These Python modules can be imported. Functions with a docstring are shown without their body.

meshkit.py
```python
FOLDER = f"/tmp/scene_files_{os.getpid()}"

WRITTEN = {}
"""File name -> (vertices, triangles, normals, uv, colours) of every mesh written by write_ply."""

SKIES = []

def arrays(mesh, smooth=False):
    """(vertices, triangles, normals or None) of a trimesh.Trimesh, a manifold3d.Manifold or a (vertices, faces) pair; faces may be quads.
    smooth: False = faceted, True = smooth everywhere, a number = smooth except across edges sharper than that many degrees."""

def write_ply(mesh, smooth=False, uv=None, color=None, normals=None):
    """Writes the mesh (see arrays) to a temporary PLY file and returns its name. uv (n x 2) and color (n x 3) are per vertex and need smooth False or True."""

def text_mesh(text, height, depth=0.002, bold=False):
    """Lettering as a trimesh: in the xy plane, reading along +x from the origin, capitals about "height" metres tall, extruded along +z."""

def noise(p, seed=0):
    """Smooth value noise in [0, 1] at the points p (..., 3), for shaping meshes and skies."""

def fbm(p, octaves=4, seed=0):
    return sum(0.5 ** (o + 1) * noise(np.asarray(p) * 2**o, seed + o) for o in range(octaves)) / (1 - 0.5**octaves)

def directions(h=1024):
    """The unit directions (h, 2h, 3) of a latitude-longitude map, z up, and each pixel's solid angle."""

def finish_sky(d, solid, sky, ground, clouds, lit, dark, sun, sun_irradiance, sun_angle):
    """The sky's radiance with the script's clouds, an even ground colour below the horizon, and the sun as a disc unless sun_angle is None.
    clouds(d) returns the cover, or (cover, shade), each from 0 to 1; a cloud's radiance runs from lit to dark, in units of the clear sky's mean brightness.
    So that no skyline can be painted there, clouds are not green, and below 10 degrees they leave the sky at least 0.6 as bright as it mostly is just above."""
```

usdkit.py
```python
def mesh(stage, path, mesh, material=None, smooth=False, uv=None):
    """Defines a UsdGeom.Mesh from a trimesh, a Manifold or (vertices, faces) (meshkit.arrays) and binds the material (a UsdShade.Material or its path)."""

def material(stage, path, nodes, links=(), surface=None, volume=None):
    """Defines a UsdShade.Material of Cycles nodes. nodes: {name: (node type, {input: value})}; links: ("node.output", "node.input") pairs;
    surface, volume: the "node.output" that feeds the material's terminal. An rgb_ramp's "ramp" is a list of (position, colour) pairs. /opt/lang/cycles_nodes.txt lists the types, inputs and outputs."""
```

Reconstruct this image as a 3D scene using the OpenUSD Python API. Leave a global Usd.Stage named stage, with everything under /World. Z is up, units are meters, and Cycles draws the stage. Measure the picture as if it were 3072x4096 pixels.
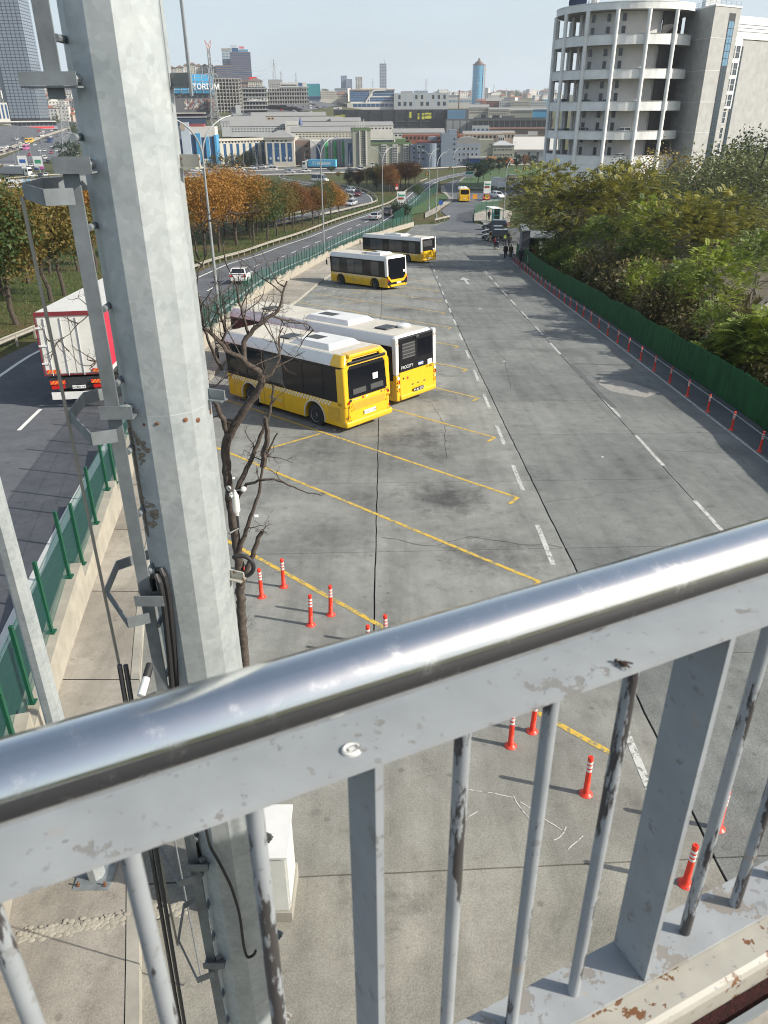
import math, random, numpy as np, trimesh, usdkit, meshkit
import manifold3d as m3
from shapely.geometry import Polygon, box as sbox, LineString
from scipy.interpolate import PchipInterpolator, RegularGridInterpolator
from pxr import Usd, UsdGeom, UsdLux, UsdShade, Gf, Sdf
stage = Usd.Stage.CreateInMemory()
UsdGeom.Xform.Define(stage, '/World'); UsdGeom.Scope.Define(stage, '/World/Looks')
rnd = random.Random(7); rng = np.random.default_rng(7)
# ------------------------------------------------------------------ camera, sky, sun
FP, PITCH, ROLL, HC = 3065., math.radians(27.63), math.radians(-.332), 8.4
CF = np.array([0, math.cos(PITCH), -math.sin(PITCH)]); CU0 = np.array([0, math.sin(PITCH), math.cos(PITCH)]); CR0 = np.array([1., 0, 0])
CR = math.cos(ROLL)*CR0 + math.sin(ROLL)*CU0; CU = -math.sin(ROLL)*CR0 + math.cos(ROLL)*CU0
cam = UsdGeom.Camera.Define(stage, '/World/camera')
cam.CreateHorizontalApertureAttr(36.0); cam.CreateVerticalApertureAttr(48.0); cam.CreateFocalLengthAttr(36.0*FP/3072)
cam.CreateFStopAttr(13.0); cam.CreateFocusDistanceAttr(30.0); cam.CreateClippingRangeAttr((0.05, 30000.)); cam.CreateExposureAttr(0.66)
mt = np.eye(4); mt[0, :3] = CR; mt[1, :3] = CU; mt[2, :3] = -CF; mt[3, :3] = [0, 0, HC]
cam.AddTransformOp().Set(Gf.Matrix4d(mt.tolist()))
SUN_AZ, SUN_EL = math.radians(106.0), math.radians(31.0)
def MAT(name, nodes, links, surface=None, volume=None):
    return usdkit.material(stage, '/World/Looks/'+name, nodes, links, surface=surface, volume=volume)
dome = UsdLux.DomeLight.Define(stage, '/World/sky'); dome.CreateIntensityAttr(1.0)
skym = MAT('sky_light', {
    's': ('sky_texture', {'sky_type': 'single_scattering', 'sun_disc': False, 'sun_elevation': SUN_EL, 'sun_rotation': SUN_AZ, 'altitude': 100., 'air_density': 1.0, 'aerosol_density': 3.0, 'ozone_density': 1.0}),
    'tc': ('texture_coordinate', {}), 'mp': ('mapping', {'scale': (1.2, 1.2, 5.0)}),
    'n': ('noise_texture', {'scale': 2.2, 'detail': 5., 'roughness': .55}),
    'r': ('rgb_ramp', {'ramp': [(0.36, (.72,)*3), (0.68, (1.,)*3)]}), 'sz': ('separate_xyz', {}), 'rz': ('rgb_ramp', {'ramp': [(0., (.97,)*3), (.15, (.9,)*3), (.35, (.5,)*3), (.6, (.22,)*3), (1., (.15,)*3)]}), 'mm': ('mix', {'mix_type': 'multiply', 'fac': 1.}),
    'mx': ('mix', {'mix_type': 'mix', 'color2': (4.55, 5.4, 5.95)}),
    'b': ('background_shader', {'strength': 0.097})},
    [('tc.generated', 'mp.vector'), ('mp.vector', 'n.vector'), ('n.fac', 'r.fac'), ('tc.generated', 'sz.vector'), ('sz.z', 'rz.fac'), ('r.color', 'mm.color1'), ('rz.color', 'mm.color2'), ('mm.color', 'mx.fac'), ('s.color', 'mx.color1'), ('mx.color', 'b.color')], surface='b.background')
UsdShade.MaterialBindingAPI.Apply(dome.GetPrim()).Bind(skym)
dome.GetPrim().SetCustomDataByKey('kind', 'structure')
sun = UsdLux.DistantLight.Define(stage, '/World/sun'); sun.CreateIntensityAttr(1.12); sun.CreateAngleAttr(0.6); sun.CreateNormalizeAttr(True); sun.CreateColorAttr(Gf.Vec3f(1.0, .945, .84))
SD = np.array([math.sin(SUN_AZ)*math.cos(SUN_EL), math.cos(SUN_AZ)*math.cos(SUN_EL), math.sin(SUN_EL)])
zx = np.cross([0, 0, 1.], SD); zx /= np.linalg.norm(zx); zy = np.cross(SD, zx); sm = np.eye(4); sm[0, :3] = zx; sm[1, :3] = zy; sm[2, :3] = SD
sun.AddTransformOp().Set(Gf.Matrix4d(sm.tolist()))
# ------------------------------------------------------------------ projection helpers (photo pixels -> real places)
S = 3072/1659.
def ray(u, v):
    return CF + CR*(u*S-1536)/FP - CU*(v*S-2048)/FP
def at(u, v, depth): return np.array([0, 0, HC]) + ray(u, v)*depth
def atz(u, v, z):
    d = ray(u, v); return np.array([0, 0, HC]) + d*(z-HC)/d[2]
def aty(u, v, y):
    d = ray(u, v); return np.array([0, 0, HC]) + d*y/d[1]
# terrain: the yard falls away from the bridge, the valley floor beyond is nearly level, then hills
_zc = PchipInterpolator([-400, -150, -60, 0, 50, 98, 112, 130, 157, 200, 300, 390], [9, 8, 5.12, 0, -4.265, -8.36, -9.35, -9.95, -10.5, -11.4, -13.2, -14.6])
_A = np.array([-.7, -.45, -.35, -.23, -.12, 0, .1, .2, .45, .7])
_Y = np.array([390., 560, 730, 1000, 1400, 2300, 4000, 7000, 12000])
_T = np.array([[-16, -16, -15.5, -14.6, -14.6, -14.6, -14.6, -14.6, -14, -14], [-13, -13, -13.5, -9, -9, -10, -10, -10, -9, -9], [2, 2, -8, 1, 2, -7, -9, -9, -7, -6], [18, 18, 8, 42, 26, 10, 9, 9, 9, 9],
               [42, 42, 42, 50, 36, 14, 12, 12, 12, 12], [52, 52, 52, 52, 44, 34, 42, 42, 42, 42], [60, 60, 60, 60, 58, 60, 68, 70, 70, 70], [70]*10, [40]*10], float)
_far = RegularGridInterpolator((_Y, _A), _T, bounds_error=False, fill_value=None)
def sm01(t): t = np.clip(t, 0, 1); return t*t*(3-2*t)
def ter(x, y):
    x = np.asarray(x, float); y = np.asarray(y, float)
    z = _zc(np.clip(y, -400, 390)) - .0139*np.clip(x, -60, 60)*(1-sm01((y-60)/60)) * sm01((y+60)/40)
    a = np.clip(x/np.maximum(np.abs(y), 1), -.7, .7)
    f = _far(np.stack([np.clip(y, 390, 12000), a], -1))
    return np.reshape(np.where(y > 390, f, z + sm01((y-200)/190)*(_far(np.stack([np.full_like(y, 390.), a], -1))+14.6)*(y > 200)), np.broadcast(x, y).shape)
def G(u, v, h=0.):
    d = ray(u, v); o = np.array([0, 0, HC]); ts = np.concatenate([np.linspace(2, 150, 800), np.geomspace(150.5, 9000, 1500)])
    P = o + ts[:, None]*d; below = P[:, 2] < ter(P[:, 0], P[:, 1])+h; i = int(np.argmax(below)) if below.any() else len(ts)-1
    a, b = ts[max(i-1, 0)], ts[i]
    for _ in range(25):
        m = (a+b)/2; p = o+m*d
        if p[2] < float(ter(p[0], p[1]))+h: b = m
        else: a = m
    return o + b*d
def onter(x, y, h=0.): return np.array([x, y, float(ter(x, y))+h])
# ------------------------------------------------------------------ materials
def M(name, col, rough=.6, metal=0., var=.12, scale=4., bump=0., bscale=30., col2=None, spec=.5, emit=0., coat=0.):
    c = np.array(col, float); lo = np.array(col2 if col2 is not None else c*(1-var)); hi = np.minimum(c*(1+var), .95)
    n = {'g': ('geometry', {}), 'n': ('noise_texture', {'scale': scale, 'detail': 4., 'roughness': .6}), 'r': ('rgb_ramp', {'ramp': [(.3, tuple(lo)), (.7, tuple(hi))]}),
         'p': ('principled_bsdf', {'roughness': rough, 'metallic': metal, 'specular_ior_level': spec, 'coat_weight': coat})}
    l = [('g.position', 'n.vector'), ('n.fac', 'r.fac'), ('r.color', 'p.base_color')]
    if emit: n['p'][1]['emission_strength'] = emit; l.append(('r.color', 'p.emission_color'))
    if bump:
        n['n2'] = ('noise_texture', {'scale': bscale, 'detail': 5., 'roughness': .65}); n['b'] = ('bump', {'strength': bump, 'distance': .01})
        l += [('g.position', 'n2.vector'), ('n2.fac', 'b.height'), ('b.normal', 'p.normal')]
    return MAT(name, n, l, surface='p.BSDF')
def leafmat(name, stops, trans=.3):
    return MAT(name, {'g': ('geometry', {}), 'n': ('noise_texture', {'scale': .8, 'detail': 2.}), 'q': ('math', {'math_type': 'multiply_add', 'value2': 2.6, 'value3': -.8, 'use_clamp': True}), 'h': ('mix_float', {'fac': .55}), 'r': ('rgb_ramp', {'ramp': stops}), 'd': ('principled_bsdf', {'roughness': .55, 'specular_ior_level': .3}), 't': ('translucent_bsdf', {}), 'm': ('mix_closure', {'fac': trans})},
               [('g.position', 'n.vector'), ('n.fac', 'q.value1'), ('g.random_per_island', 'h.a'), ('q.value', 'h.b'), ('h.result', 'r.fac'), ('r.color', 'd.base_color'), ('r.color', 't.color'), ('d.BSDF', 'm.closure1'), ('t.BSDF', 'm.closure2')], surface='m.closure')
# ------------------------------------------------------------------ mesh building
class MB:
    def __init__(s): s.v, s.f, s.n = [], [], 0
    def add(s, v, f):
        v = np.asarray(v, float); f = np.asarray(f, int)
        if len(f) and f.shape[1] == 4: f = np.vstack([f[:, [0, 1, 2]], f[:, [0, 2, 3]]])
        s.v.append(v); s.f.append(f+s.n); s.n += len(v); return s
    def tm(s, m): return s.add(m.vertices, m.faces)
    def box(s, c, d, rz=0., R=None):
        x, y, z = np.array(d)/2.; v = np.array([[-x, -y, -z], [x, -y, -z], [x, y, -z], [-x, y, -z], [-x, -y, z], [x, -y, z], [x, y, z], [-x, y, z]])
        if rz: cc, ss = math.cos(rz), math.sin(rz); v = v @ np.array([[cc, ss, 0], [-ss, cc, 0], [0, 0, 1]])
        if R is not None: v = v @ np.asarray(R)
        return s.add(v+np.array(c), [[0, 3, 2, 1], [4, 5, 6, 7], [0, 1, 5, 4], [1, 2, 6, 5], [2, 3, 7, 6], [3, 0, 4, 7]])
    def b2(s, lo, hi): lo = np.array(lo, float); hi = np.array(hi, float); return s.box((lo+hi)/2, hi-lo)
    def bar(s, a, b, w, h=None, up=(0, 0, 1)):
        a = np.array(a, float); b = np.array(b, float); h = w if h is None else h; d = b-a; L = np.linalg.norm(d); d /= max(L, 1e-9)
        u = np.array(up, float)
        if abs(d @ u) > .98: u = np.array([0, 1., 0])
        x = np.cross(d, u); x /= np.linalg.norm(x); z = np.cross(x, d)
        return s.box((a+b)/2, (w, L, h), R=np.stack([x, d, z]))
    def tube(s, pts, r, n=8, cap=True):
        P = np.array(pts, float); rr = np.broadcast_to(r, len(P)); T = np.gradient(P, axis=0); T /= np.maximum(np.linalg.norm(T, axis=1, keepdims=True), 1e-9)
        u = np.array([0, 0, 1.]) if abs(T[0][2]) < .9 else np.array([1., 0, 0]); V = []
        a = np.linspace(0, 2*np.pi, n, endpoint=False)
        for i in range(len(P)):
            u = u - (u @ T[i])*T[i]; u /= max(np.linalg.norm(u), 1e-9); w = np.cross(T[i], u)
            V.append(P[i]+rr[i]*(np.cos(a)[:, None]*u+np.sin(a)[:, None]*w))
        V = np.vstack(V); F = []
        for i in range(len(P)-1):
            for k in range(n): F.append([i*n+k, i*n+(k+1) % n, (i+1)*n+(k+1) % n, (i+1)*n+k])
        F = np.array(F); T3 = np.vstack([F[:, [0, 1, 2]], F[:, [0, 2, 3]]])
        if cap:
            e = len(P)-1; T3 = np.vstack([T3, [[0, k+1, k] for k in range(1, n-1)], [[e*n, e*n+k, e*n+k+1] for k in range(1, n-1)]])
        return s.add(V, T3)
    def lathe(s, prof, n=16, c=(0, 0, 0), axis='z'):
        pr = np.array(prof, float); a = np.linspace(0, 2*np.pi, n, endpoint=False)
        V = np.vstack([np.stack([r*np.cos(a), r*np.sin(a), np.full(n, z)], 1) for r, z in pr]); F = []
        for i in range(len(pr)-1):
            for k in range(n): F.append([i*n+k, i*n+(k+1) % n, (i+1)*n+(k+1) % n, (i+1)*n+k])
        if axis == 'x': V = V[:, [2, 0, 1]]
        if axis == 'y': V = V[:, [1, 2, 0]]
        return s.add(V+np.array(c), F)
    def prism(s, poly, z0, z1, cap0=True):
        p = np.array(poly, float)
        if Polygon(p).exterior.is_ccw is False: p = p[::-1]
        n = len(p); V = np.vstack([np.c_[p, np.full(n, z0)], np.c_[p, np.full(n, z1)]]); F = [[k, (k+1) % n, n+(k+1) % n, n+k] for k in range(n)]
        s.add(V, F); tv, tf = trimesh.creation.triangulate_polygon(Polygon(p), engine='earcut')
        s.add(np.c_[tv, np.full(len(tv), z1)], tf)
        if cap0: s.add(np.c_[tv, np.full(len(tv), z0)], np.array(tf)[:, ::-1])
        return s
    def slab(s, q, off=.01, th=.02, ins=0.):
        q = np.array(q, float); c = q.mean(0); n = np.cross(q[1]-q[0], q[3]-q[0]); n /= np.linalg.norm(n)
        if ins:
            ins = np.broadcast_to(ins, 2); o = []
            U = (q[1]-q[0]+q[2]-q[3])/2; W = (q[3]-q[0]+q[2]-q[1])/2; lu, lw = np.linalg.norm(U), np.linalg.norm(W)
            for a, b in ((0, 0), (1, 0), (1, 1), (0, 1)):
                aa = ins[0]/lu if a == 0 else 1-ins[0]/lu; bb = ins[1]/lw if b == 0 else 1-ins[1]/lw
                o.append((q[0]*(1-aa)+q[1]*aa)*(1-bb)+(q[3]*(1-aa)+q[2]*aa)*bb)
            q = np.array(o)
        t = q+n*off; b = q+n*(off-th)
        return s.add(np.vstack([b, t]), [[0, 3, 2, 1], [4, 5, 6, 7], [0, 1, 5, 4], [1, 2, 6, 5], [2, 3, 7, 6], [3, 0, 4, 7]])
    def mesh(s): return (np.vstack(s.v), np.vstack(s.f))
    def xf(s, M4=None, loc=(0, 0, 0), rz=0.):
        cc, ss = math.cos(rz), math.sin(rz); R = np.array([[cc, ss, 0], [-ss, cc, 0], [0, 0, 1]])
        s.v = [v @ R + np.array(loc) for v in s.v]; return s
def man(mb): v, f = mb.mesh(); t = trimesh.Trimesh(v, f); return m3.Manifold(m3.Mesh(t.vertices.astype(np.float32), t.faces.astype(np.uint32)))
def hullpts(p): return m3.Manifold.hull_points(np.asarray(p, float))
def sph(c, r, n=8): return m3.Manifold.sphere(r, n).translate(tuple(map(float, c)))
def rbox(c, d, r=.05, seg=8):
    x, y, z = np.array(d)/2.-r; s0 = m3.Manifold.sphere(r, seg)
    return m3.Manifold.batch_hull([s0.translate((c[0]+a*x, c[1]+b*y, c[2]+e*z)) for a in (-1, 1) for b in (-1, 1) for e in (-1, 1)])
# ------------------------------------------------------------------ prims
names = {}
def num(base, parent='/World'):
    k = (parent, base); names[k] = names.get(k, -1)+1; n = names[k]
    return parent+'/'+(base if n == 0 else f'{base}_{n:03d}')
def tag(p, label=None, cat=None, group=None, kind=None):
    p = p.GetPrim() if hasattr(p, 'GetPrim') else p
    for k, v in (('label', label), ('category', cat), ('group', group), ('kind', kind)):
        if v: p.SetCustomDataByKey(k, v)
    return p
class T:
    def __init__(s, name, label=None, cat=None, group=None, loc=(0, 0, 0), rz=0., sc=None, kind=None, path=None, tilt=None):
        s.path = num(name); s.base = name; x = UsdGeom.Xform.Define(stage, s.path); s.prim = x.GetPrim(); s.loc = loc; s.group = group; s.cat = cat
        x.AddTranslateOp().Set(Gf.Vec3d(*map(float, loc))); x.AddRotateZOp().Set(float(math.degrees(rz)))
        if tilt: x.AddRotateXOp().Set(float(math.degrees(tilt)))
        if sc is not None: x.AddScaleOp().Set(Gf.Vec3f(*np.broadcast_to(sc, 3).astype(float).tolist()))
        tag(s.prim, label, cat, group, kind)
    def p(s, name, mesh, mat, label=None, parent=None, smooth=False, kind=None):
        par = parent if isinstance(parent, str) else s.path
        if isinstance(mesh, MB): mesh = mesh.mesh()
        path = num(name, par); usdkit.mesh(stage, path, mesh, mat, smooth=smooth)
        if label or kind: tag(stage.GetPrimAtPath(path), label, kind=kind)
        return path
def copy(src, label, loc, rz=0., sc=None, group=None, tilt=None):
    t = T(src.base, label, src.cat, group or src.group, loc, rz, sc, tilt=tilt)
    t.prim.GetReferences().AddInternalReference(src.path); t.prim.SetInstanceable(True); return t
def O(name, mesh, mat, label=None, cat=None, group=None, kind=None, smooth=False):
    if isinstance(mesh, MB): mesh = mesh.mesh()
    path = num(name); usdkit.mesh(stage, path, mesh, mat, smooth=smooth); return tag(stage.GetPrimAtPath(path), label, cat, group, kind)
def drape(poly, h, cell=3., mb=None):
    mb = mb or MB(); pg = poly if not isinstance(poly, (list, np.ndarray)) else Polygon(poly)
    if not pg.is_valid: pg = pg.buffer(0)
    x0, y0, x1, y1 = pg.bounds; nx = max(1, math.ceil((x1-x0)/cell)); ny = max(1, math.ceil((y1-y0)/cell))
    for j in range(ny):
        row = pg.intersection(sbox(x0-1, y0+(y1-y0)*j/ny, x1+1, y0+(y1-y0)*(j+1)/ny))
        if row.is_empty: continue
        for i in range(nx):
            c = row.intersection(sbox(x0+(x1-x0)*i/nx, y0-1, x0+(x1-x0)*(i+1)/nx, y1+1))
            for g in getattr(c, 'geoms', [c]):
                if g.geom_type != 'Polygon' or g.area < 1e-5: continue
                v, f = trimesh.creation.triangulate_polygon(g, engine='earcut')
                mb.add(np.c_[v, ter(v[:, 0], v[:, 1])+h], f)
    return mb
def fixup(mb):
    v, f = mb.mesh(); n = np.cross(v[f[:, 1]]-v[f[:, 0]], v[f[:, 2]]-v[f[:, 0]]); b = n[:, 2] < 0; f[b] = f[b][:, ::-1]; return (v, f)
def resamp(pts, step):
    P = np.array(pts, float); d = np.r_[0, np.cumsum(np.linalg.norm(np.diff(P[:, :2], axis=0), axis=1))]; n = max(2, int(d[-1]/step)+1); t = np.linspace(0, d[-1], n)
    return np.stack([np.interp(t, d, P[:, k]) for k in range(P.shape[1])], 1)
def smoothc(pts, step):
    P = np.array(pts, float); d = np.r_[0, np.cumsum(np.linalg.norm(np.diff(P, axis=0), axis=1))]; n = max(2, int(d[-1]/step)+1); t = np.linspace(0, d[-1], n)
    return np.stack([PchipInterpolator(d, P[:, k])(t) for k in range(P.shape[1])], 1)
def offs(P, o):
    P = np.asarray(P, float)[:, :2]; Tn = np.gradient(P, axis=0); Tn /= np.linalg.norm(Tn, axis=1, keepdims=True); return P + o*np.c_[Tn[:, 1], -Tn[:, 0]]
def ribbon(L, R, h, mb=None, cols=1):
    mb = mb or MB(); L = np.asarray(L)[:, :2]; R = np.asarray(R)[:, :2]; n = len(L); k = cols+1
    V = np.concatenate([(L*(1-j/cols)+R*j/cols)[:, None] for j in range(k)], 1).reshape(-1, 2)
    V = np.c_[V, ter(V[:, 0], V[:, 1])+h]; F = [[i*k+j, i*k+j+1, (i+1)*k+j+1, (i+1)*k+j] for i in range(n-1) for j in range(cols)]
    return mb.add(V, F)
def line(P, w, h, mb=None): P = np.asarray(P)[:, :2]; return ribbon(offs(P, -w/2), offs(P, w/2), h, mb)
# ------------------------------------------------------------------ palette
def paved(name, lo, hi, fine, oil=(), bump=.35, rough=.85, warm=None):
    n = {'g': ('geometry', {}), 'n1': ('noise_texture', {'scale': .22, 'detail': 6., 'roughness': .62, 'distortion': .6}), 'r1': ('rgb_ramp', {'ramp': [(.32, lo), (.66, hi)]}),
         'n2': ('noise_texture', {'scale': 2.3, 'detail': 6., 'roughness': .7}), 'r2': ('rgb_ramp', {'ramp': [(.27, (.6,)*3), (.38, (.88,)*3), (.55, (1,)*3), (.75, (1.12,)*3)]}), 'm2': ('mix', {'mix_type': 'multiply', 'fac': 1.}),
         'n3': ('noise_texture', {'scale': fine, 'detail': 3.}), 'r3': ('rgb_ramp', {'ramp': [(.35, (.82,)*3), (.65, (1.14,)*3)]}), 'm3': ('mix', {'mix_type': 'multiply', 'fac': .8}),
         'oi': ('object_info', {}), 'ro': ('rgb_ramp', {'ramp': [(0., (.9, .9, .9)), (1., (1.08, 1.07, 1.05))]}), 'm4': ('mix', {'mix_type': 'multiply', 'fac': 1.}),
         'b': ('bump', {'strength': bump, 'distance': .012}), 'p': ('principled_bsdf', {'roughness': rough, 'specular_ior_level': .35})}
    l = [('g.position', 'n1.vector'), ('g.position', 'n2.vector'), ('g.position', 'n3.vector'), ('n1.fac', 'r1.fac'), ('n2.fac', 'r2.fac'), ('n3.fac', 'r3.fac'), ('r1.color', 'm2.color1'), ('r2.color', 'm2.color2'),
         ('m2.color', 'm3.color1'), ('r3.color', 'm3.color2'), ('oi.random', 'ro.fac'), ('m3.color', 'm4.color1'), ('ro.color', 'm4.color2'), ('n3.fac', 'b.height'), ('b.normal', 'p.normal')]
    last = 'm4.color'
    if oil:    # blotches and drag marks along the driving direction
        n |= {'n5': ('noise_texture', {'scale': .85, 'detail': 8., 'roughness': .72, 'distortion': .4}), 'r5': ('rgb_ramp', {'ramp': [(.3, (.66,)*3), (.43, (1,)*3)]}), 'mp6': ('mapping', {'scale': (1.6, .12, 1.)}), 'n6': ('noise_texture', {'scale': 1.1, 'detail': 6., 'roughness': .6}), 'r6': ('rgb_ramp', {'ramp': [(.33, (.8,)*3), (.5, (1.,)*3), (.7, (1.1,)*3)]}), 'm5': ('mix', {'mix_type': 'multiply', 'fac': 1.}), 'm6': ('mix', {'mix_type': 'multiply', 'fac': 1.}),
              'v7': ('voronoi_texture', {'scale': 1.6}), 'r7': ('rgb_ramp', {'ramp': [(.05, (.62,)*3), (.1, (1,)*3)]}), 'm7': ('mix', {'mix_type': 'multiply', 'fac': .8})}
        l += [('g.position', 'n5.vector'), ('n5.fac', 'r5.fac'), ('g.position', 'mp6.vector'), ('mp6.vector', 'n6.vector'), ('n6.fac', 'r6.fac'), ('m4.color', 'm5.color1'), ('r5.color', 'm5.color2'), ('m5.color', 'm6.color1'), ('r6.color', 'm6.color2'), ('g.position', 'v7.vector'), ('v7.distance', 'r7.fac'), ('m6.color', 'm7.color1'), ('r7.color', 'm7.color2')]; last = 'm7.color'
    if warm:   # a warmer cement towards the bridge
        n['sx'] = ('separate_xyz', {}); n['mr'] = ('map_range', {'from_min': warm[0], 'from_max': warm[1], 'to_min': 1., 'to_max': 0., 'clamp': True}); n['ad'] = ('math', {'math_type': 'multiply_add', 'value2': 5., 'value3': 0.})
        n['aa'] = ('math', {'math_type': 'add'}); n['mw'] = ('mix', {'mix_type': 'multiply', 'color2': warm[2]})
        l += [('g.position', 'sx.vector'), ('n2.fac', 'ad.value1'), ('sx.y', 'aa.value1'), ('ad.value', 'aa.value2'), ('aa.value', 'mr.value'), ('mr.result', 'mw.fac'), (last, 'mw.color1')]; last = 'mw.color'
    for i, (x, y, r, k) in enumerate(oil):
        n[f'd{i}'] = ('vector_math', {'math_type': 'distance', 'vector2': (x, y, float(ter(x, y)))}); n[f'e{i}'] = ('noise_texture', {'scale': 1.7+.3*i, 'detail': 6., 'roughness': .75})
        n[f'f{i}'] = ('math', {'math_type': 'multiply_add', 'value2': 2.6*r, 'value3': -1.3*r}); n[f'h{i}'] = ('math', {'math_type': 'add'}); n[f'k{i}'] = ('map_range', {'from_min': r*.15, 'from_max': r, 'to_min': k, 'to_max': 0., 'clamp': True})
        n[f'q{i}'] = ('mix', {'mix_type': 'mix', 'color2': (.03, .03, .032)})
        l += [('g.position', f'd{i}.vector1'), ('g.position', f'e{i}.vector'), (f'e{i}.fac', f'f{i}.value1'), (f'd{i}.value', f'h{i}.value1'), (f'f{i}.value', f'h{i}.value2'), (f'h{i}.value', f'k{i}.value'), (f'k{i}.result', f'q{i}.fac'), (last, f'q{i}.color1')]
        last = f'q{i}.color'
    l.append((last, 'p.base_color'))
    return MAT(name, n, l, surface='p.BSDF')
OIL = [(1.9, 20.3, 1.5, .75), (1.2, 26.2, 1.6, .6), (2.6, 16.4, 1.3, .4), (1.8, 33., 1.6, .5), (-1.5, 17.5, 1.6, .35), (-3., 24.5, 1.7, .35), (.5, 47, 1.6, .5), (1.4, 59, 1.7, .5), (3.2, 66., 1.4, .5)]
m_lot = paved('lot_concrete', (.15, .156, .148), (.27, .274, .256), 42., OIL, warm=(8., 15., (1.2, 1.12, 1.02)))
m_lot2 = paved('lot_asphalt', (.132, .139, .134), (.21, .218, .207), 30., ((11.5, 35, 1.6, .25),), bump=.6)
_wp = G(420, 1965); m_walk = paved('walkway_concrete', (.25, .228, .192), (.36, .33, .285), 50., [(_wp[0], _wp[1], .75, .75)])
m_road = paved('road_asphalt', (.085, .092, .104), (.13, .137, .15), 45.)
m_drain = paved('gutter_asphalt', (.085, .088, .092), (.13, .13, .13), 30.)
m_joint = M('joint_dirt', (.028, .026, .024), .95, var=.4)
m_patch = M('patch_repair', (.27, .26, .235), .9, var=.2, scale=6, bump=.3)
def worn(name, col, under, thr=.52, sc=9.):
    return MAT(name, {'g': ('geometry', {}), 'n': ('noise_texture', {'scale': sc, 'detail': 6., 'roughness': .75}), 'r': ('rgb_ramp', {'ramp': [(thr, col), (thr+.06, under)]}), 'p': ('principled_bsdf', {'roughness': .75})},
               [('g.position', 'n.vector'), ('n.fac', 'r.fac'), ('r.color', 'p.base_color')], surface='p.BSDF')
m_white = worn('white_paint', (.5, .5, .47), (.2, .2, .19), .5); m_yel = worn('yellow_paint', (.56, .37, .05), (.22, .2, .13), .51, 8.); m_rw = worn('road_white', (.7, .7, .66), (.3, .3, .3), .6)
m_ext = None
m_grass = MAT('grass_ground', {'g': ('geometry', {}), 'n': ('noise_texture', {'scale': .12, 'detail': 5.}), 'r': ('rgb_ramp', {'ramp': [(.32, (.11, .08, .038)), (.48, (.075, .078, .028)), (.68, (.05, .075, .022))]}), 'n2': ('noise_texture', {'scale': 3.5, 'detail': 6.}),
              'r2': ('rgb_ramp', {'ramp': [(.3, (.6,)*3), (.7, (1.25,)*3)]}), 'm': ('mix', {'mix_type': 'multiply', 'fac': 1.}), 'p': ('principled_bsdf', {'roughness': .9, 'specular_ior_level': .2}), 'b': ('bump', {'strength': .8, 'distance': .08})},
              [('g.position', 'n.vector'), ('g.position', 'n2.vector'), ('n.fac', 'r.fac'), ('n2.fac', 'r2.fac'), ('r.color', 'm.color1'), ('r2.color', 'm.color2'), ('m.color', 'p.base_color'), ('n2.fac', 'b.height'), ('b.normal', 'p.normal')], surface='p.BSDF')
m_lawn = M('lawn', (.045, .09, .024), .9, var=.3, scale=1.2, bump=.6, bscale=12)
m_rubble = M('rubble_soil', (.085, .07, .042), .95, var=.45, scale=.9, bump=.8, bscale=8)
m_conc = M('barrier_concrete', (.31, .285, .235), .9, var=.16, scale=2.2, bump=.3); m_kerb = M('kerb_concrete', (.29, .275, .235), .9, var=.2, scale=1.5, bump=.3)
m_green = M('green_post_paint', (.008, .07, .038), .45, var=.1); m_steel = M('guardrail_zinc', (.36, .335, .285), .55, .35, var=.15, scale=2.)
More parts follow.
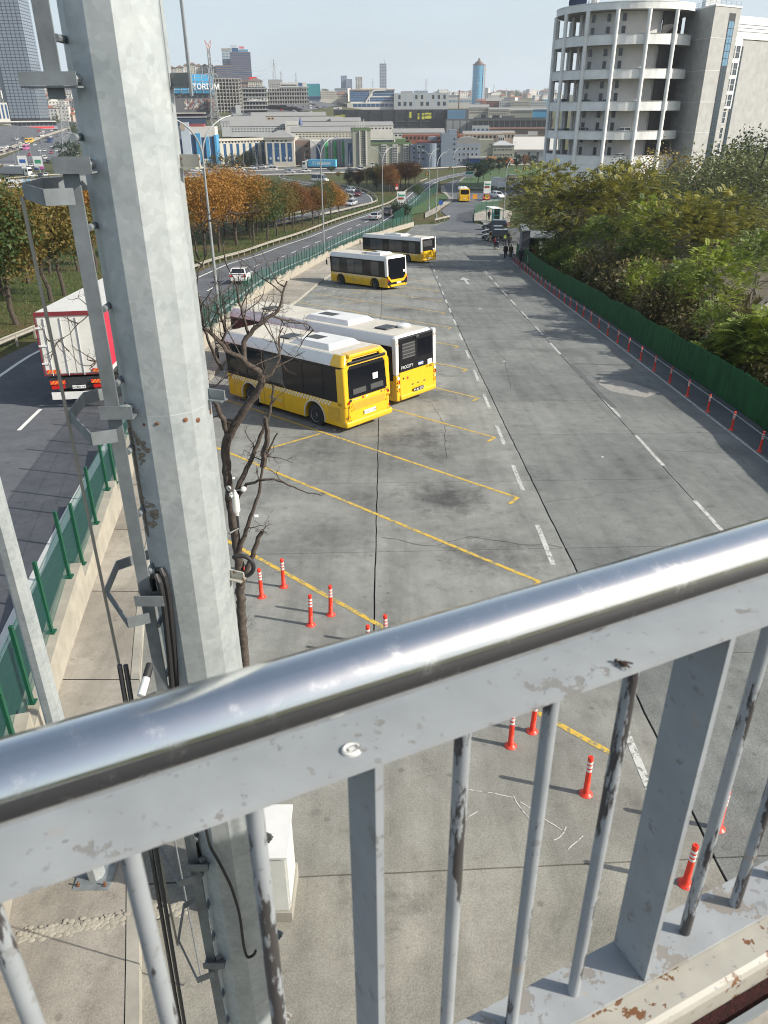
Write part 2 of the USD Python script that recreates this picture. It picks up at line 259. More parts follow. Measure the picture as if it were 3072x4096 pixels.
m_galv = MAT('galvanised_steel', {'g': ('geometry', {}), 'v': ('voronoi_texture', {'scale': 38., 'feature': 'f1'}), 'n': ('noise_texture', {'scale': 5., 'detail': 6., 'roughness': .65}), 'rv': ('rgb_ramp', {'ramp': [(0., (.9,)*3), (1., (1.1,)*3)]}),
              'r': ('rgb_ramp', {'ramp': [(.3, (.31, .34, .35)), (.5, (.38, .41, .415)), (.7, (.44, .465, .46))]}), 'm': ('mix', {'mix_type': 'multiply', 'fac': 1.}), 'p': ('principled_bsdf', {'roughness': .52, 'metallic': .35}), 'b': ('bump', {'strength': .2, 'distance': .004})},
              [('g.position', 'v.vector'), ('g.position', 'n.vector'), ('v.color', 'rv.fac'), ('n.fac', 'r.fac'), ('r.color', 'm.color1'), ('rv.color', 'm.color2'), ('m.color', 'p.base_color'), ('n.fac', 'b.height'), ('b.normal', 'p.normal')], surface='p.BSDF')
m_galvd = M('weathered_zinc', (.19, .21, .22), .6, .3, var=.25, scale=7.); m_rust = M('rust', (.16, .07, .035), .9, var=.5, scale=25.)
m_black = M('black_rubber', (.018, .018, .019), .6, var=.2); m_wht = M('white_plastic', (.6, .6, .58), .4, var=.04); m_dark = M('dark_plastic', (.03, .031, .034), .4)
m_fence = MAT('green_mesh', {'t': ('transparent_bsdf', {}), 'p': ('principled_bsdf', {'base_color': (.012, .075, .06), 'roughness': .6}), 'm': ('mix_closure', {'fac': .42})}, [('t.BSDF', 'm.closure1'), ('p.BSDF', 'm.closure2')], surface='m.closure')
m_red = M('red_plastic', (.72, .045, .02), .42, var=.07, scale=3.); m_refl = M('white_reflective', (.6, .6, .58), .35, var=.06)
m_grn = MAT('artificial_turf', {'g': ('geometry', {}), 'mp': ('mapping', {'scale': (2.5, 2.5, .5)}), 'n': ('noise_texture', {'scale': 1.3, 'detail': 6.}), 'n2': ('noise_texture', {'scale': 30., 'detail': 3.}), 'r': ('rgb_ramp', {'ramp': [(.3, (.005, .052, .015)), (.7, (.011, .1, .025))]}), 'r2': ('rgb_ramp', {'ramp': [(.3, (.5,)*3), (.7, (1.4,)*3)]}), 'm': ('mix', {'mix_type': 'multiply', 'fac': 1.}),
             'p': ('principled_bsdf', {'roughness': .8, 'specular_ior_level': .25}), 'b': ('bump', {'strength': 1., 'distance': .03})}, [('g.position', 'mp.vector'), ('mp.vector', 'n.vector'), ('g.position', 'n2.vector'), ('n.fac', 'r.fac'), ('n2.fac', 'r2.fac'), ('r.color', 'm.color1'), ('r2.color', 'm.color2'), ('m.color', 'p.base_color'), ('n2.fac', 'b.height'), ('b.normal', 'p.normal')], surface='p.BSDF')
def glass(name, tint, mix=.72, rough=.06): # window glass: mostly dark interior behind a mirror-like front
    return MAT(name, {'f': ('fresnel', {'IOR': 1.32}), 'd': ('principled_bsdf', {'base_color': tint, 'roughness': .25}), 'g': ('glossy_bsdf', {'roughness': rough, 'color': (.9, .95, 1.)}), 'mx': ('mix_closure', {})}, [('f.fac', 'mx.fac'), ('d.BSDF', 'mx.closure1'), ('g.BSDF', 'mx.closure2')], surface='mx.closure')
m_gl = glass('dark_glass', (.012, .015, .02)); m_glb = glass('blue_glass', (.02, .07, .16)); m_glb2 = glass('pale_blue_glass', (.1, .22, .33)); m_bus = MAT('bus_glass', {'p': ('principled_bsdf', {'base_color': (.006, .007, .01), 'roughness': .12, 'specular_ior_level': .28})}, [], surface='p.BSDF'); m_glt = glass('teal_dark_glass', (.012, .03, .045))
# ------------------------------------------------------------------ terrain
def build_terrain():
    ang = np.unique(np.r_[np.linspace(-math.pi, -.75, 24), np.linspace(-.75, .75, 150), np.linspace(.75, math.pi, 24)]); rad = np.r_[.5, np.geomspace(2, 11500, 190)]
    A, R = np.meshgrid(ang, rad); X = R*np.sin(A); Y = R*np.cos(A)
    Z = ter(X, Y)-.08; hid = (np.abs(X) < 3.5) & (Y < 3) & (Y > -14); n = len(ang); F = [[i*n+k, (i+1)*n+k, (i+1)*n+k+1, i*n+k+1] for i in range(len(rad)-1) for k in range(n-1)]
    O('ground', fixup(MB().add(np.c_[X.ravel(), Y.ravel(), Z.ravel()], F)), m_grass, kind='structure', smooth=True)
build_terrain()
# ------------------------------------------------------------------ the yard: slabs with open joints
KERB = smoothc([(-1.3, 0), (-2.84, 5.4), (-4.19, 9.9), (-6.1, 18), (-7.6, 27), (-8.2, 35.5), (-8.15, 46), (-7.6, 56), (-6.92, 63), (-6.4, 73), (-5.3, 88), (-3.4, 103), (-.2, 118), (4., 131)], .7)
kx = lambda y: float(np.interp(y, KERB[:, 1], KERB[:, 0]))
FB = smoothc([(11.2, -4), (12.9, 12), (14.76, 27.5), (15.2, 36), (16.1, 57), (17.1, 85), (17.8, 97), (18.6, 112)], .7)
fx = lambda y: float(np.interp(y, FB[:, 1], FB[:, 0]))
COLS = [kx, lambda y: -.25+.002*y, lambda y: float(np.interp(y, [0, 15, 28, 54, 98, 130], [4.4, 4.6, 4.72, 5.07, 5.75, 6.2])), lambda y: float(np.interp(y, [0, 19, 41, 65, 101, 130], [8.8, 9.15, 9.9, 10.62, 11.35, 12.])), lambda y: 12.15+.045*y, fx]
lot = T('parking_lot', kind='structure')
lot.p('joint_bed', fixup(drape([(kx(y)+.02, y) for y in np.arange(0, 131, 3)]+[(min(fx(y), 18.6), y) for y in np.arange(129, -1, -3)], -.035, 6.)), m_joint)
def jag(x, y, s, a): return a*(meshkit.noise(np.array([[x*3.1, y*3.1, s]]))[0]-.5)*2
rows = [-3.0+4.9*k for k in range(0, 27)]
for ci in range(5):
    for ri in range(len(rows)-1):
        y0, y1 = rows[ri], rows[ri+1]
        if ci >= 3: y0, y1 = (rows[ri], rows[min(ri+2, len(rows)-1)]) if ri % 2 == 0 else (None, None)
        if y0 is None or y0 > (126 if ci < 3 else 112) or y0 < -3: continue
        t = np.linspace(0, 1, 12); gx = .022 if ci in (1, 2) else .012; L, R = COLS[ci], COLS[ci+1]; q = []
        sk = lambda x: .06*x
        ag = .02
        for u_ in t[:-1]: y = y0+(y1-y0)*u_; x = R(y)-gx*.9; q.append((x+jag(x, y, ci, ag)-.0, y+sk(x)+.008 if u_ == 0 else y+sk(x)))
        for u_ in t[:-1]: y = y1-.012; a, b = R(y), L(y); x = a+(b-a)*u_-(gx if u_ == 0 else 0); q.append((x, y+sk(x)+jag(x, y, 7, .006)))
        for u_ in t[:-1]: y = y1+(y0-y1)*u_; x = L(y)+gx*.9; q.append((x+jag(x, y, ci-1, ag), y+sk(x)-(.012 if u_ == 0 else 0)))
        for u_ in t[:-1]: y = y0+.012; a, b = L(y), R(y); x = a+(b-a)*u_+(gx if u_ == 0 else 0); q.append((x, y+sk(x)+jag(x, y, 7, .006)))
        pg = Polygon(q).buffer(0)
        if pg.geom_type != 'Polygon': pg = max(pg.geoms, key=lambda g: g.area)
        ex = np.array(pg.exterior.coords)[:-1]; v, f = trimesh.creation.triangulate_polygon(pg, engine='earcut') if y1 < 96 else (None, None)
        mb = MB()
        if v is not None: mb.add(np.c_[v, ter(v[:, 0], v[:, 1])], f)
        else: drape(pg, 0., 2., mb)
        me = fixup(mb); sd = MB().add(*me); k = len(ex); ze = ter(ex[:, 0], ex[:, 1])
        ex2 = ex if pg.exterior.is_ccw else ex[::-1]; ze = ter(ex2[:, 0], ex2[:, 1])
        sd.add(np.vstack([np.c_[ex2, ze-.04], np.c_[ex2, ze]]), [[i, (i+1) % k, k+(i+1) % k, k+i] for i in range(k)])
        lot.p('slab', sd, m_lot if ci < 2 else (m_drain if ci == 4 else m_lot2))
O('yard_entrance', fixup(drape([(-4.5, -70), (14, -70), (12, -3.4), (-1.2, -3.4), (-1.6, -1)], -.02, 8.)), m_lot2, kind='structure')
mk = T('yard_markings', kind='structure')
def dash(a, b, w, m, h=.004, name='dash', th=0): mk.p(name, line(resamp([a, b], 1.), w, h), m)
for y in (4.4, 8.7, 13., 17.13, 22.08, 26.7, 31.6, 36.62, 41.89, 47.39, 53.2, 59.05, 64.2, 69.87, 76.57, 83.51, 90.48, 97.93):
    x = float(np.interp(y, [8, 17, 31, 41, 53, 70, 83, 98], [4.02, 4.14, 4.46, 4.69, 4.99, 5.39, 5.74, 6.08])); dash((x-.03, y-1.2), (x+.03, y+1.2), .13, m_white)
for y in (18.5, 25., 31., 37.5, 43.81, 49.98, 56.92, 63.88, 70.24, 76.99, 83.22, 88.9):
    x = float(np.interp(y, [19, 31, 43.8, 57, 70, 89], [9.12, 9.64, 10.0, 10.48, 10.93, 11.62])); dash((x-.06, y-1.7), (x+.06, y+1.7), .13, m_white)
TIPS = [(3.74, 9.08), (3.6, 15.05), (3.95, 20.34), (4.09, 26.33), (4.17, 32.14), (4.28, 37.94), (4.42, 44.23), (4.55, 50.83), (4.68, 57.49), (4.9, 64.4), (5.07, 71.41), (5.3, 78.5)]
for i, (x, y) in enumerate(TIPS):
    L = (x-kx(y+8)-.6)*1.0
    mk.p('bay_line', line(resamp([(x-L, y+L*1.04), (x, y)], 1.), .12, .0045), m_yel); mk.p('bay_tick', line([(x+.03, y+.02), (x-.3, y-.52)], .12, .0085), m_yel)
    if i > 1: mk.p('bay_branch', line([(x-6.3, y+.75+6.3*1.04-1.), (x-8.0, y+6.3*1.04-2.1)], .12, .0085), m_yel)
mk.p('arrow', fixup(MB().add([(8.3, 76, 0), (8.55, 76, 0), (8.6, 80, 0), (8.35, 80, 0), (7.95, 80, 0), (9., 80, 0), (8.5, 82.5, 0)], [[0, 1, 2], [0, 2, 3], [4, 5, 6]])) if False else fixup((lambda b: (b.v.__setitem__(0, np.c_[b.v[0][:, :2], ter(b.v[0][:, 0], b.v[0][:, 1])+.005]), b)[1])(MB().add([(8.3, 77, 0), (8.55, 77, 0), (8.6, 81, 0), (8.35, 81, 0), (7.95, 81, 0), (9., 81, 0), (8.5, 83.5, 0)], [[0, 1, 2], [0, 2, 3], [4, 5, 6]]))), m_white)
for o, nm in ((-.25, 'edge_line'), (1.3, 'fence_line')):
    P = [(12.15+.045*y+o+.05, y) for y in np.arange(4, 104, 2.)] if o < 1 else [(fx(y)-.42, y) for y in np.arange(4, 104, 2.)]
    mk.p(nm, line(P, .09, .005), m_white)
mk.p('repair_patch', fixup(drape([(10.4, 33.6), (11.6, 32.4), (12.6, 33.4), (11.9, 35.2), (10.7, 36.4), (10.2, 35.)], .0045, 9.)), m_patch)
mk.p('patch_edge', line(resamp([(9.75, 30.7), (9.9, 39.6), (13.3, 39.3)], .6)+np.c_[rng.normal(0, .03, 21), rng.normal(0, .03, 21)][:len(resamp([(9.75, 30.7), (9.9, 39.6), (13.3, 39.3)], .6))], .25, .005), m_drain)
def crack(p, w=.02):
    P = resamp(p, .35); P = P+np.c_[rng.normal(0, .045, len(P)), rng.normal(0, .06, len(P))]; mk.p('crack', line(P, w, .0035), m_joint)
crack([(0, 17.4), (1.2, 16.9), (2.2, 17.6), (3., 17.2), (4.55, 17.0)]); crack([(5.9, 34), (6.6, 41), (6.3, 44)], .016); crack([(-2.6, 9.6), (-2.1, 9.9), (-1.6, 10.4)], .012); crack([(4.7, 20.), (9.1, 21.5)], .012); crack([(2., 31.5), (2.4, 28), (2.1, 24)], .015); crack([(9.8, 25), (13.2, 24.5)], .02)
for a_, b_ in (((2.0, 8.1), (2.5, 7.55)), ((2.35, 7.35), (2.62, 7.62)), ((2.5, 7.2), (2.78, 7.45)), ((1.2, 8.35), (1.9, 8.2)), ((1.9, 8.2), (2.1, 7.7)), ((1.0, 7.6), (1.35, 7.9))): mk.p('chalk_mark', line(resamp([a_, b_], .12)+rng.normal(0, .012, (len(resamp([a_, b_], .12)), 2)), .018, .0045), m_white)
for k in range(46):   # scraps of litter
    x, y = rng.uniform(-6, 12), rng.uniform(11, 80)
    if k % 3: x = kx(y)+abs(rng.normal(0, 1.2))+.3
    a = rng.uniform(0, 6); s_ = rng.uniform(.05, .14); z = float(ter(x, y))
    pts = [(x+s_*math.cos(a+t_)*rng.uniform(.5, 1), y+s_*math.sin(a+t_)*rng.uniform(.5, 1)) for t_ in (0, 1.5, 3, 4.6)]
    mb = MB().prism(pts, z+.002, z+.012)
    if k == 0: litter = MB()
    litter.add(*mb.mesh())
O('paper_litter', litter, m_wht, 'scraps of white paper scattered on the yard concrete', 'litter', kind='stuff')
# ------------------------------------------------------------------ walkway with kerb, low stepped wall and mesh fence
WALL = smoothc([G(u, v, .17)[:2] for u, v in [(20, 1960), (105, 1560), (175, 1335), (260, 1100)]]+[(-8.9, 28), (-9.75, 36), (-10., 46)]+[G(u, v, .17)[:2] for u, v in [(557, 645), (620, 607), (690, 567)]]+[(-6.3, 112), (-3.6, 124), (.6, 137), (6.2, 150)], .5)
WALL = np.vstack([[(WALL[0][0]+1.9, WALL[0][1]-7)], [(WALL[0][0]+.9, WALL[0][1]-3.2)], WALL]); WALL = smoothc(WALL, .5)
wx = lambda y: float(np.interp(y, WALL[:, 1], WALL[:, 0]))
ys = np.arange(0, 127, 2.2); wk = T('walkway', kind='structure')
def pave_seg(y0, y1):
    yy = np.linspace(y0+.012, y1-.012, 4); L = np.c_[[wx(y)+.02 for y in yy], yy]; R = np.c_[[kx(y)-.16 for y in yy], yy]
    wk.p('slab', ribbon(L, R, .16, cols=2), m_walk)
    mb = ribbon(np.c_[[kx(y)-.15 for y in yy], yy], np.c_[[kx(y) for y in yy], yy], .17); P = np.c_[[kx(y) for y in yy], yy]; z = ter(P[:, 0], P[:, 1]); n = len(P)
    mb.add(np.vstack([np.c_[P+[.01, 0], z-.03], np.c_[P, z+.17]]), [[i, i+1, n+i+1, n+i] for i in range(n-1)]); wk.p('kerb_stone', mb, m_kerb)
yy_ = list(np.arange(1., 60, 3.3))+list(np.arange(60.4, 128, 5.))
for a, b in zip(yy_[:-1], yy_[1:]): pave_seg(a, b)
wk.p('joint_bed', fixup(drape([(wx(y), y) for y in np.arange(0, 128, 3)]+[(kx(y), y) for y in np.arange(127, -1, -3)], .13, 8.)), m_joint)
RW = []   # the wall stands in level-topped panels that step down with the slope
dW = np.r_[0, np.cumsum(np.linalg.norm(np.diff(WALL, axis=0), axis=1))]; onw = lambda s_: np.array([np.interp(s_, dW, WALL[:, 0]), np.interp(s_, dW, WALL[:, 1])])
wall = T('barrier_wall', 'low cream concrete wall stepping down between walkway and dual carriageway', 'wall'); fence = T('mesh_fence', 'dark green welded mesh fence on posts along the low stepped wall', 'fence')
s0 = 0.; PL = 5.1
while s0 < dW[-1]-1:
    s1 = min(s0+PL, dW[-1]); nn = 7; st = np.linspace(s0+.008, s1-.008, nn); A = np.array([onw(t_) for t_ in st]); B = offs(A, -.3); A2 = offs(A, .03)
    zt = float(ter(*A[0]))+.62+.05*rnd.random(); zt2 = zt-.04; zb = np.minimum(ter(A[:, 0], A[:, 1]), ter(B[:, 0], B[:, 1]))-.15
    top = np.linspace(zt, zt2, nn); mb = MB(); V = np.vstack([np.c_[A2, zb], np.c_[A, top], np.c_[B, top], np.c_[B, zb]])
    F = [[r*nn+i, r*nn+i+1, (r+1)*nn+i+1, (r+1)*nn+i] for r in range(3) for i in range(nn-1)]+[[0, nn, 2*nn, 3*nn], [nn-1, 4*nn-1, 3*nn-1, 2*nn-1]]
    wall.p('wall_panel', mb.add(V, F), m_conc)
    for f_, hh in ((.12, 1.5), (.5, 1.5), (.88, 1.5)):
        j = f_*(nn-1); c = onw(s0+(s1-s0)*f_)+np.array([-.14, 0]); fence.p('post', MB().b2((c[0]-.03, c[1]-.03, zt-.03), (c[0]+.03, c[1]+.03, zt+hh)).b2((c[0]-.07, c[1]-.07, zt-.03), (c[0]+.07, c[1]+.07, zt+.012)), m_green)
    a = onw(s0+.0)+np.array([-.19, 0]); b = onw(s1)+np.array([-.19, 0]); zz = float(ter(*onw(s1)))+.62
    mb = MB().add([(*a, zt+.03), (*b, zt-.0), (*b, zz+1.47), (*a, zt+1.47)], [[0, 1, 2, 3]]); fence.p('mesh_panel', mb, m_fence)
    mb = MB()
    for hz in (.05, .5, .97, 1.43): mb.bar((*a, zt+hz), (*b, (zt if hz < .1 else zt*(1-hz/1.45)+zz*hz/1.45)+hz), .006)
    fence.p('wire_beam', mb, m_green); s0 = s1
# ------------------------------------------------------------------ the carriageway on the left
RL = [(-5.8, -75), (-5.3, -25), (-4.4, -10), (-5.2, 2), (-7.57, 12.14), (-10.27, 28.76), (-11.3, 38)]+[tuple(G(u, v)[:2]) for u, v in [(562, 607), (700, 540), (764, 509), (801, 493), (850, 464), (893, 437), (916, 413), (941, 394), (985, 381), (1060, 372)]]
LL = [(-13., -75), (-12.6, -25), (-12.4, -10), (-13.4, 2), (-15.4, 15), (-18.42, 35.72), (-19.09, 41.9)]+[tuple(G(u, v)[:2]) for u, v in [(475, 578), (587, 540), (674, 510), (741, 483), (800, 463), (859, 442), (880, 426), (900, 409), (924, 394), (972, 379), (1040, 368)]]
RL, LL = smoothc(RL, 1.), smoothc(LL, 1.); n_ = 220
rs = lambda P, n=n_: np.stack([np.interp(np.linspace(0, 1, n), np.linspace(0, 1, len(P)), P[:, k]) for k in (0, 1)], 1)
def arc(P, n=n_): d = np.r_[0, np.cumsum(np.linalg.norm(np.diff(P, axis=0), axis=1))]; t = np.linspace(0, d[-1], n); return np.stack([np.interp(t, d, P[:, k]) for k in (0, 1)], 1)
RA, LA = arc(RL), arc(LL)
O('carriageway', ribbon(offs(LA, -1.3), offs(RA, .9), .0, cols=5), m_road, kind='structure')
rm = T('road_markings', kind='structure'); rm.p('left_edge_line', line(LA, .2, .012), m_rw); rm.p('right_edge_line', line(RA, .25, .012), m_rw)
MID = (RA*.5+LA*.5); dM = np.r_[0, np.cumsum(np.linalg.norm(np.diff(MID, axis=0), axis=1))]
for s_ in np.arange(3., dM[-1], 6.2):
    t_ = np.linspace(s_, s_+3., 4); rm.p('lane_dash', line(np.stack([np.interp(t_, dM, MID[:, 0]), np.interp(t_, dM, MID[:, 1])], 1), .15, .012), m_rw)
def guardrail(label, P, h=.0, step=2.5, hgt=.72, side=1):
    g = T('guardrail', label, 'guardrail'); P = resamp(P, 1.); z = ter(P[:, 0], P[:, 1])+h; prof = [(.0, -.16), (.045, -.1), (.0, -.02), (.0, .02), (.045, .1), (.0, .16)]; N = offs(P, 1.)-P[:, :2]; V = []
    for dx, dz in prof: V.append(np.c_[P[:, :2]+N*dx*side, z+hgt-.16+dz])
    for dx, dz in prof[::-1]: V.append(np.c_[P[:, :2]+N*(dx-.012)*side, z+hgt-.16+dz])
    n = len(P); k = len(V); g.p('beam', MB().add(np.vstack(V), [[r*n+i, ((r+1) % k)*n+i, ((r+1) % k)*n+i+1, r*n+i+1] for r in range(k) for i in range(n-1)]), m_steel)
    Q = resamp(P, step)
    for x, y in Q[:, :2]:
        zz = float(ter(x, y))+h; g.p('post', MB().b2((x-.05, y-.06, zz-.3), (x+.05, y+.06, zz+hgt-.05)), m_steel)
    return g
guardrail('long pale steel guardrail edging the left lane before the grove', offs(LA, -1.9)[18:185])
guardrail('steel guardrail between the right lane and the mesh fence', offs(RA, 1.15)[22:60], side=-1)
# ------------------------------------------------------------------ footbridge railing and deck (along TV, looking out along NV)
TA = math.radians(64.8); TV = np.array([math.sin(TA), math.cos(TA), 0]); NV = np.array([-math.cos(TA), math.sin(TA), 0])
def rp(t, s_, z): return TV*t+NV*s_+np.array([0, 0, z])
RR = np.stack([TV, NV, [0, 0, 1.]])
def rbx(mb, t0, t1, s0_, s1_, z0, z1): return mb.box(rp((t0+t1)/2, (s0_+s1_)/2, (z0+z1)/2), (t1-t0, s1_-s0_, z1-z0), R=RR)
def chipped(name, base, chip, thr, sc, rough=.5, streak=None):
    n = {'g': ('geometry', {}), 'mp': ('mapping', {'scale': streak or (1, 1, 1)}), 'n': ('noise_texture', {'scale': sc, 'detail': 7., 'roughness': .68}), 'r': ('rgb_ramp', {'ramp': [(thr, (0,)*3), (thr+.012, (1,)*3)]}),
         'n2': ('noise_texture', {'scale': 14., 'detail': 5.}), 'r2': ('rgb_ramp', {'ramp': [(.3, tuple(np.array(base)*.9)), (.7, tuple(np.array(base)*1.08))]}), 'm': ('mix', {'color2': chip}),
         'n3': ('noise_texture', {'scale': 60., 'detail': 2.}), 'r3': ('rgb_ramp', {'ramp': [(.66, (0,)*3), (.68, (.75,)*3)]}), 'm3': ('mix', {'color2': (.2, .2, .2)}), 'b': ('bump', {'strength': .4, 'distance': .002, 'invert': True}),
         'n4': ('noise_texture', {'scale': 9., 'detail': 3.}), 'r4': ('rgb_ramp', {'ramp': [(.69, (0,)*3), (.74, (.5,)*3)]}), 'm4': ('mix', {'color2': (.38, .24, .1)}), 'p': ('principled_bsdf', {'roughness': rough})}
    return MAT(name, n, [('g.position', 'mp.vector'), ('mp.vector', 'n.vector'), ('g.position', 'n2.vector'), ('g.position', 'n3.vector'), ('g.position', 'n4.vector'), ('n.fac', 'r.fac'), ('n2.fac', 'r2.fac'), ('r2.color', 'm3.color1'), ('n3.fac', 'r3.fac'), ('r3.color', 'm3.fac'),
        ('n4.fac', 'r4.fac'), ('r4.color', 'm4.fac'), ('m3.color', 'm4.color1'), ('m4.color', 'm.color1'), ('r.color', 'm.fac'), ('m.color', 'p.base_color'), ('r.color', 'b.height'), ('b.normal', 'p.normal')], surface='p.BSDF')
m_rail = chipped('railing_paint', (.27, .29, .305), (.2, .2, .195), .6, 13.); m_railb = chipped('baluster_paint', (.265, .285, .3), (.05, .046, .045), .535, 15., streak=(1.7, 1.7, .3)); m_low = chipped('lower_bar_paint', (.29, .305, .315), (.23, .215, .195), .555, 11.)
m_curb = chipped('deck_edge_paint', (.36, .345, .3), (.16, .075, .035), .565, 13., .35)
m_inox = MAT('polished_steel', {'g': ('geometry', {}), 'n': ('noise_texture', {'scale': 26., 'detail': 7., 'roughness': .7}), 'r': ('rgb_ramp', {'ramp': [(.35, (.07,)*3), (.55, (.14,)*3), (.72, (.34,)*3)]}), 'p': ('principled_bsdf', {'base_color': (.72, .72, .71), 'metallic': 1.})},
             [('g.position', 'n.vector'), ('n.fac', 'r.fac'), ('r.color', 'p.roughness')], surface='p.BSDF')
m_carpet = M('red_carpet', (.038, .006, .006), .98, var=.6, scale=90., bump=1., bscale=300.); m_sand = M('deck_stone', (.3, .27, .23), .8, var=.3, scale=30.)
rl = T('bridge_railing', 'grey painted steel footbridge railing with polished round handrail and peeling balusters', 'railing')
ZT, ZB = HC-.617, HC-1.389; t0, t1 = -2.2, 4.6
rl.p('handrail', MB().tube([rp(t, .5927, HC-.528) for t in np.linspace(t0, t1, 40)], .038, 40), m_inox, smooth=True)
sup = MB()
mb = MB(); rbx(mb, t0, t1, .55, .6355, ZT-.009, ZT); rl.p('top_bar', mb, m_rail)
mb = MB(); rbx(mb, t0, t1, .55, .6355, ZB-.009, ZB); rl.p('bottom_bar', mb, m_low)
for k in range(-17, 33):
    tt = .252+.131*k
    if not (t0+.05 < tt < t1-.05): continue
    if k % 4 == 0:
        mb = MB(); rbx(mb, tt-.005, tt+.005, .5515, .634, ZB+.001, ZT-.01); rl.p('flat_post', mb, m_rail); 
    else: rl.p('baluster', MB().tube([rp(tt, .5925, z) for z in np.linspace(ZB, ZT-.009, 12)], .0105, 14), m_railb, smooth=60)
# a dried bird dropping and a dead insect on the top bar
a = np.linspace(.3, 5.3, 26); c = atz(760, 1620, ZT); P = np.array([c+TV*(.0095*math.cos(x))+NV*(.0075*math.sin(x)) for x in a]); P[:, 2] = ZT+.0012
rl.p('splash_mark', MB().tube(P, np.linspace(.0012, .0034, 26), 6).box(c+np.array([0, 0, .0008]), (.007, .006, .0012), R=RR), m_refl, 'chalky white ring-shaped splash on the top bar')
c = atz(1345, 1438, ZT); bug = man(MB().tm(trimesh.creation.icosphere(2, .004))).scale((.7, 1.9, .7)).translate((0, 0, .003)) + m3.Manifold.sphere(.0028, 10).translate((0, .009, .003))
wings = MB()
for sg in (-1, 1): wings.box((sg*.0035, -.005, .005), (.003, .012, .0004), rz=sg*.25)
bt = T('dead_insect', 'small dark insect resting on the top bar of the railing', 'insect', loc=c+np.array([0, 0, .0005]), rz=.9); m_bug = M('insect_brown', (.035, .018, .012), .4, var=.4, scale=200)
bt.p('body', bug, m_bug, smooth=True); bt.p('wings', wings, m_bug)
legs = MB()
for sg in (-1, 1):
    for q in (-.004, 0, .004): legs.tube([(0, q, .002), (sg*.005, q*1.3, .004), (sg*.008, q*1.6, 0)], .0004, 4)
bt.p('legs', legs, m_bug)
dk = T('footbridge_deck', 'narrow footbridge deck with rusty painted edge beam and dark red carpet', 'footbridge')
ms = math.radians; prof = [(.6352, ZB-.35), (.6352, ZB-.012), (.50, ZB-.012), (.491, ZB-.016), (.487, ZB-.026), (.487, ZB-.35)]
mb = MB(); n = len(prof); V = np.array([rp(t, s_, z) for t in (-9., 4.7) for s_, z in prof]); mb.add(V, [[i, (i+1) % n, n+(i+1) % n, n+i] for i in range(n)]); tv, tf = trimesh.creation.triangulate_polygon(Polygon(prof), engine='earcut')
mb.add(np.array([rp(4.7, *p) for p in tv]), tf); dk.p('edge_beam', mb, m_curb)
mb = MB(); rbx(mb, -9., 4.7, .456, .486, ZB-.2, ZB-.075); dk.p('carpet', mb, m_carpet)
mb = MB(); rbx(mb, -9., 4.7, .445, .456, ZB-.2, ZB-.066); dk.p('edge_trim', mb, m_galvd)
mb = MB(); rbx(mb, -9., 4.7, .39, .445, ZB-.2, ZB-.08); dk.p('edge_strip', mb, m_sand); mb = MB(); rbx(mb, -9., 4.7, -3.3, .389, ZB-.2, ZB-.085); dk.p('deck_carpet', mb, M('reflection_dark', (.025, .025, .027), .9, var=.3, scale=20))  # wide dark deck sheet is unseen, added to darken the handrail reflection
mb = MB(); rbx(mb, -9., 4.7, -3.2, .4, ZB-.6, ZB-.21); dk.p('girder', mb, m_galvd)
r2_ = T('bridge_railing', 'unseen grey railing added behind the viewer to darken the handrail reflection', 'railing'); mb = MB()  # added out of view so the handrail mirrors something darker
rbx(mb, -9., 4.6, -3.28, -3.2, ZT-.009, ZT); rbx(mb, -9., 4.6, -3.28, -3.2, ZB-.009, ZB); r2_.p('bars', mb, m_rail); r2_.p('handrail', MB().tube([rp(t, -3.24, HC-.528) for t in (-9., -4., 0., 4.6)], .038, 16), m_inox, smooth=40); mb = MB()
for k in range(104): rbx(mb, -9.+.131*k-.01, -9.+.131*k+.01, -3.25, -3.23, ZB, ZT-.01)
r2_.p('balusters', mb, m_railb)
# ------------------------------------------------------------------ steel mast with caged ladder
mast = T('steel_mast', 'tall galvanised twelve sided steel mast with caged ladder beside the footbridge railing', 'mast'); MX, MY = -.915, 3.1
a0 = math.atan2(-MY, -MX)+.0
def ngon(z, r, n=12, x=MX, y=MY, ph=a0): return [(x+r*math.cos(ph+2*math.pi*k/n), y+r*math.sin(ph+2*math.pi*k/n), z) for k in range(n)]
zs = [-.4, 2, 4, 7.31, 7.312, 10, 16.]; V = np.vstack([ngon(z, .2075-.004*z+(.0005 if z <= 7.311 else 0)) for z in zs]); mast.p('pole', MB().add(V, [[i*12+k, i*12+(k+1) % 12, (i+1)*12+(k+1) % 12, (i+1)*12+k] for i in range(len(zs)-1) for k in range(12)]), m_galv)
mast.p('base_plate', MB().lathe([(0, -.3), (.34, -.3), (.34, -.24), (0, -.24)], 12, (MX, MY, 0)), m_galvd)
for k in (0, 2, 3, 5, 6, 8):   # rusty bolt marks around the slip joint
    an = a0-1.3+k*.33; mast.p('rust_mark', MB().lathe([(0, 0), (.005+.0011*k, .0), (.004, .002), (0, .0025)], 8, (0, 0, 0), 'x').xf(rz=an, loc=(MX+.1765*math.cos(an), MY+.1765*math.sin(an), 7.275+.012*math.sin(k*3))), m_rust)
R1, R2 = (-1.09, 2.93), (-1.09, 3.42)
for z0, z1 in ((.0, 8.23), (8.44, 13.)):
    for x, y in (R1, R2): mast.p('ladder_rail', MB().b2((x-.028, y-.004, z0), (x+.028, y+.004, z1)), m_galvd)
for k in range(44): z = .12+.293*k; mast.p('rung', MB().tube([(R1[0]+.03, R1[1], z), (R2[0]+.03, R2[1], z)], .0125, 8), m_galvd)
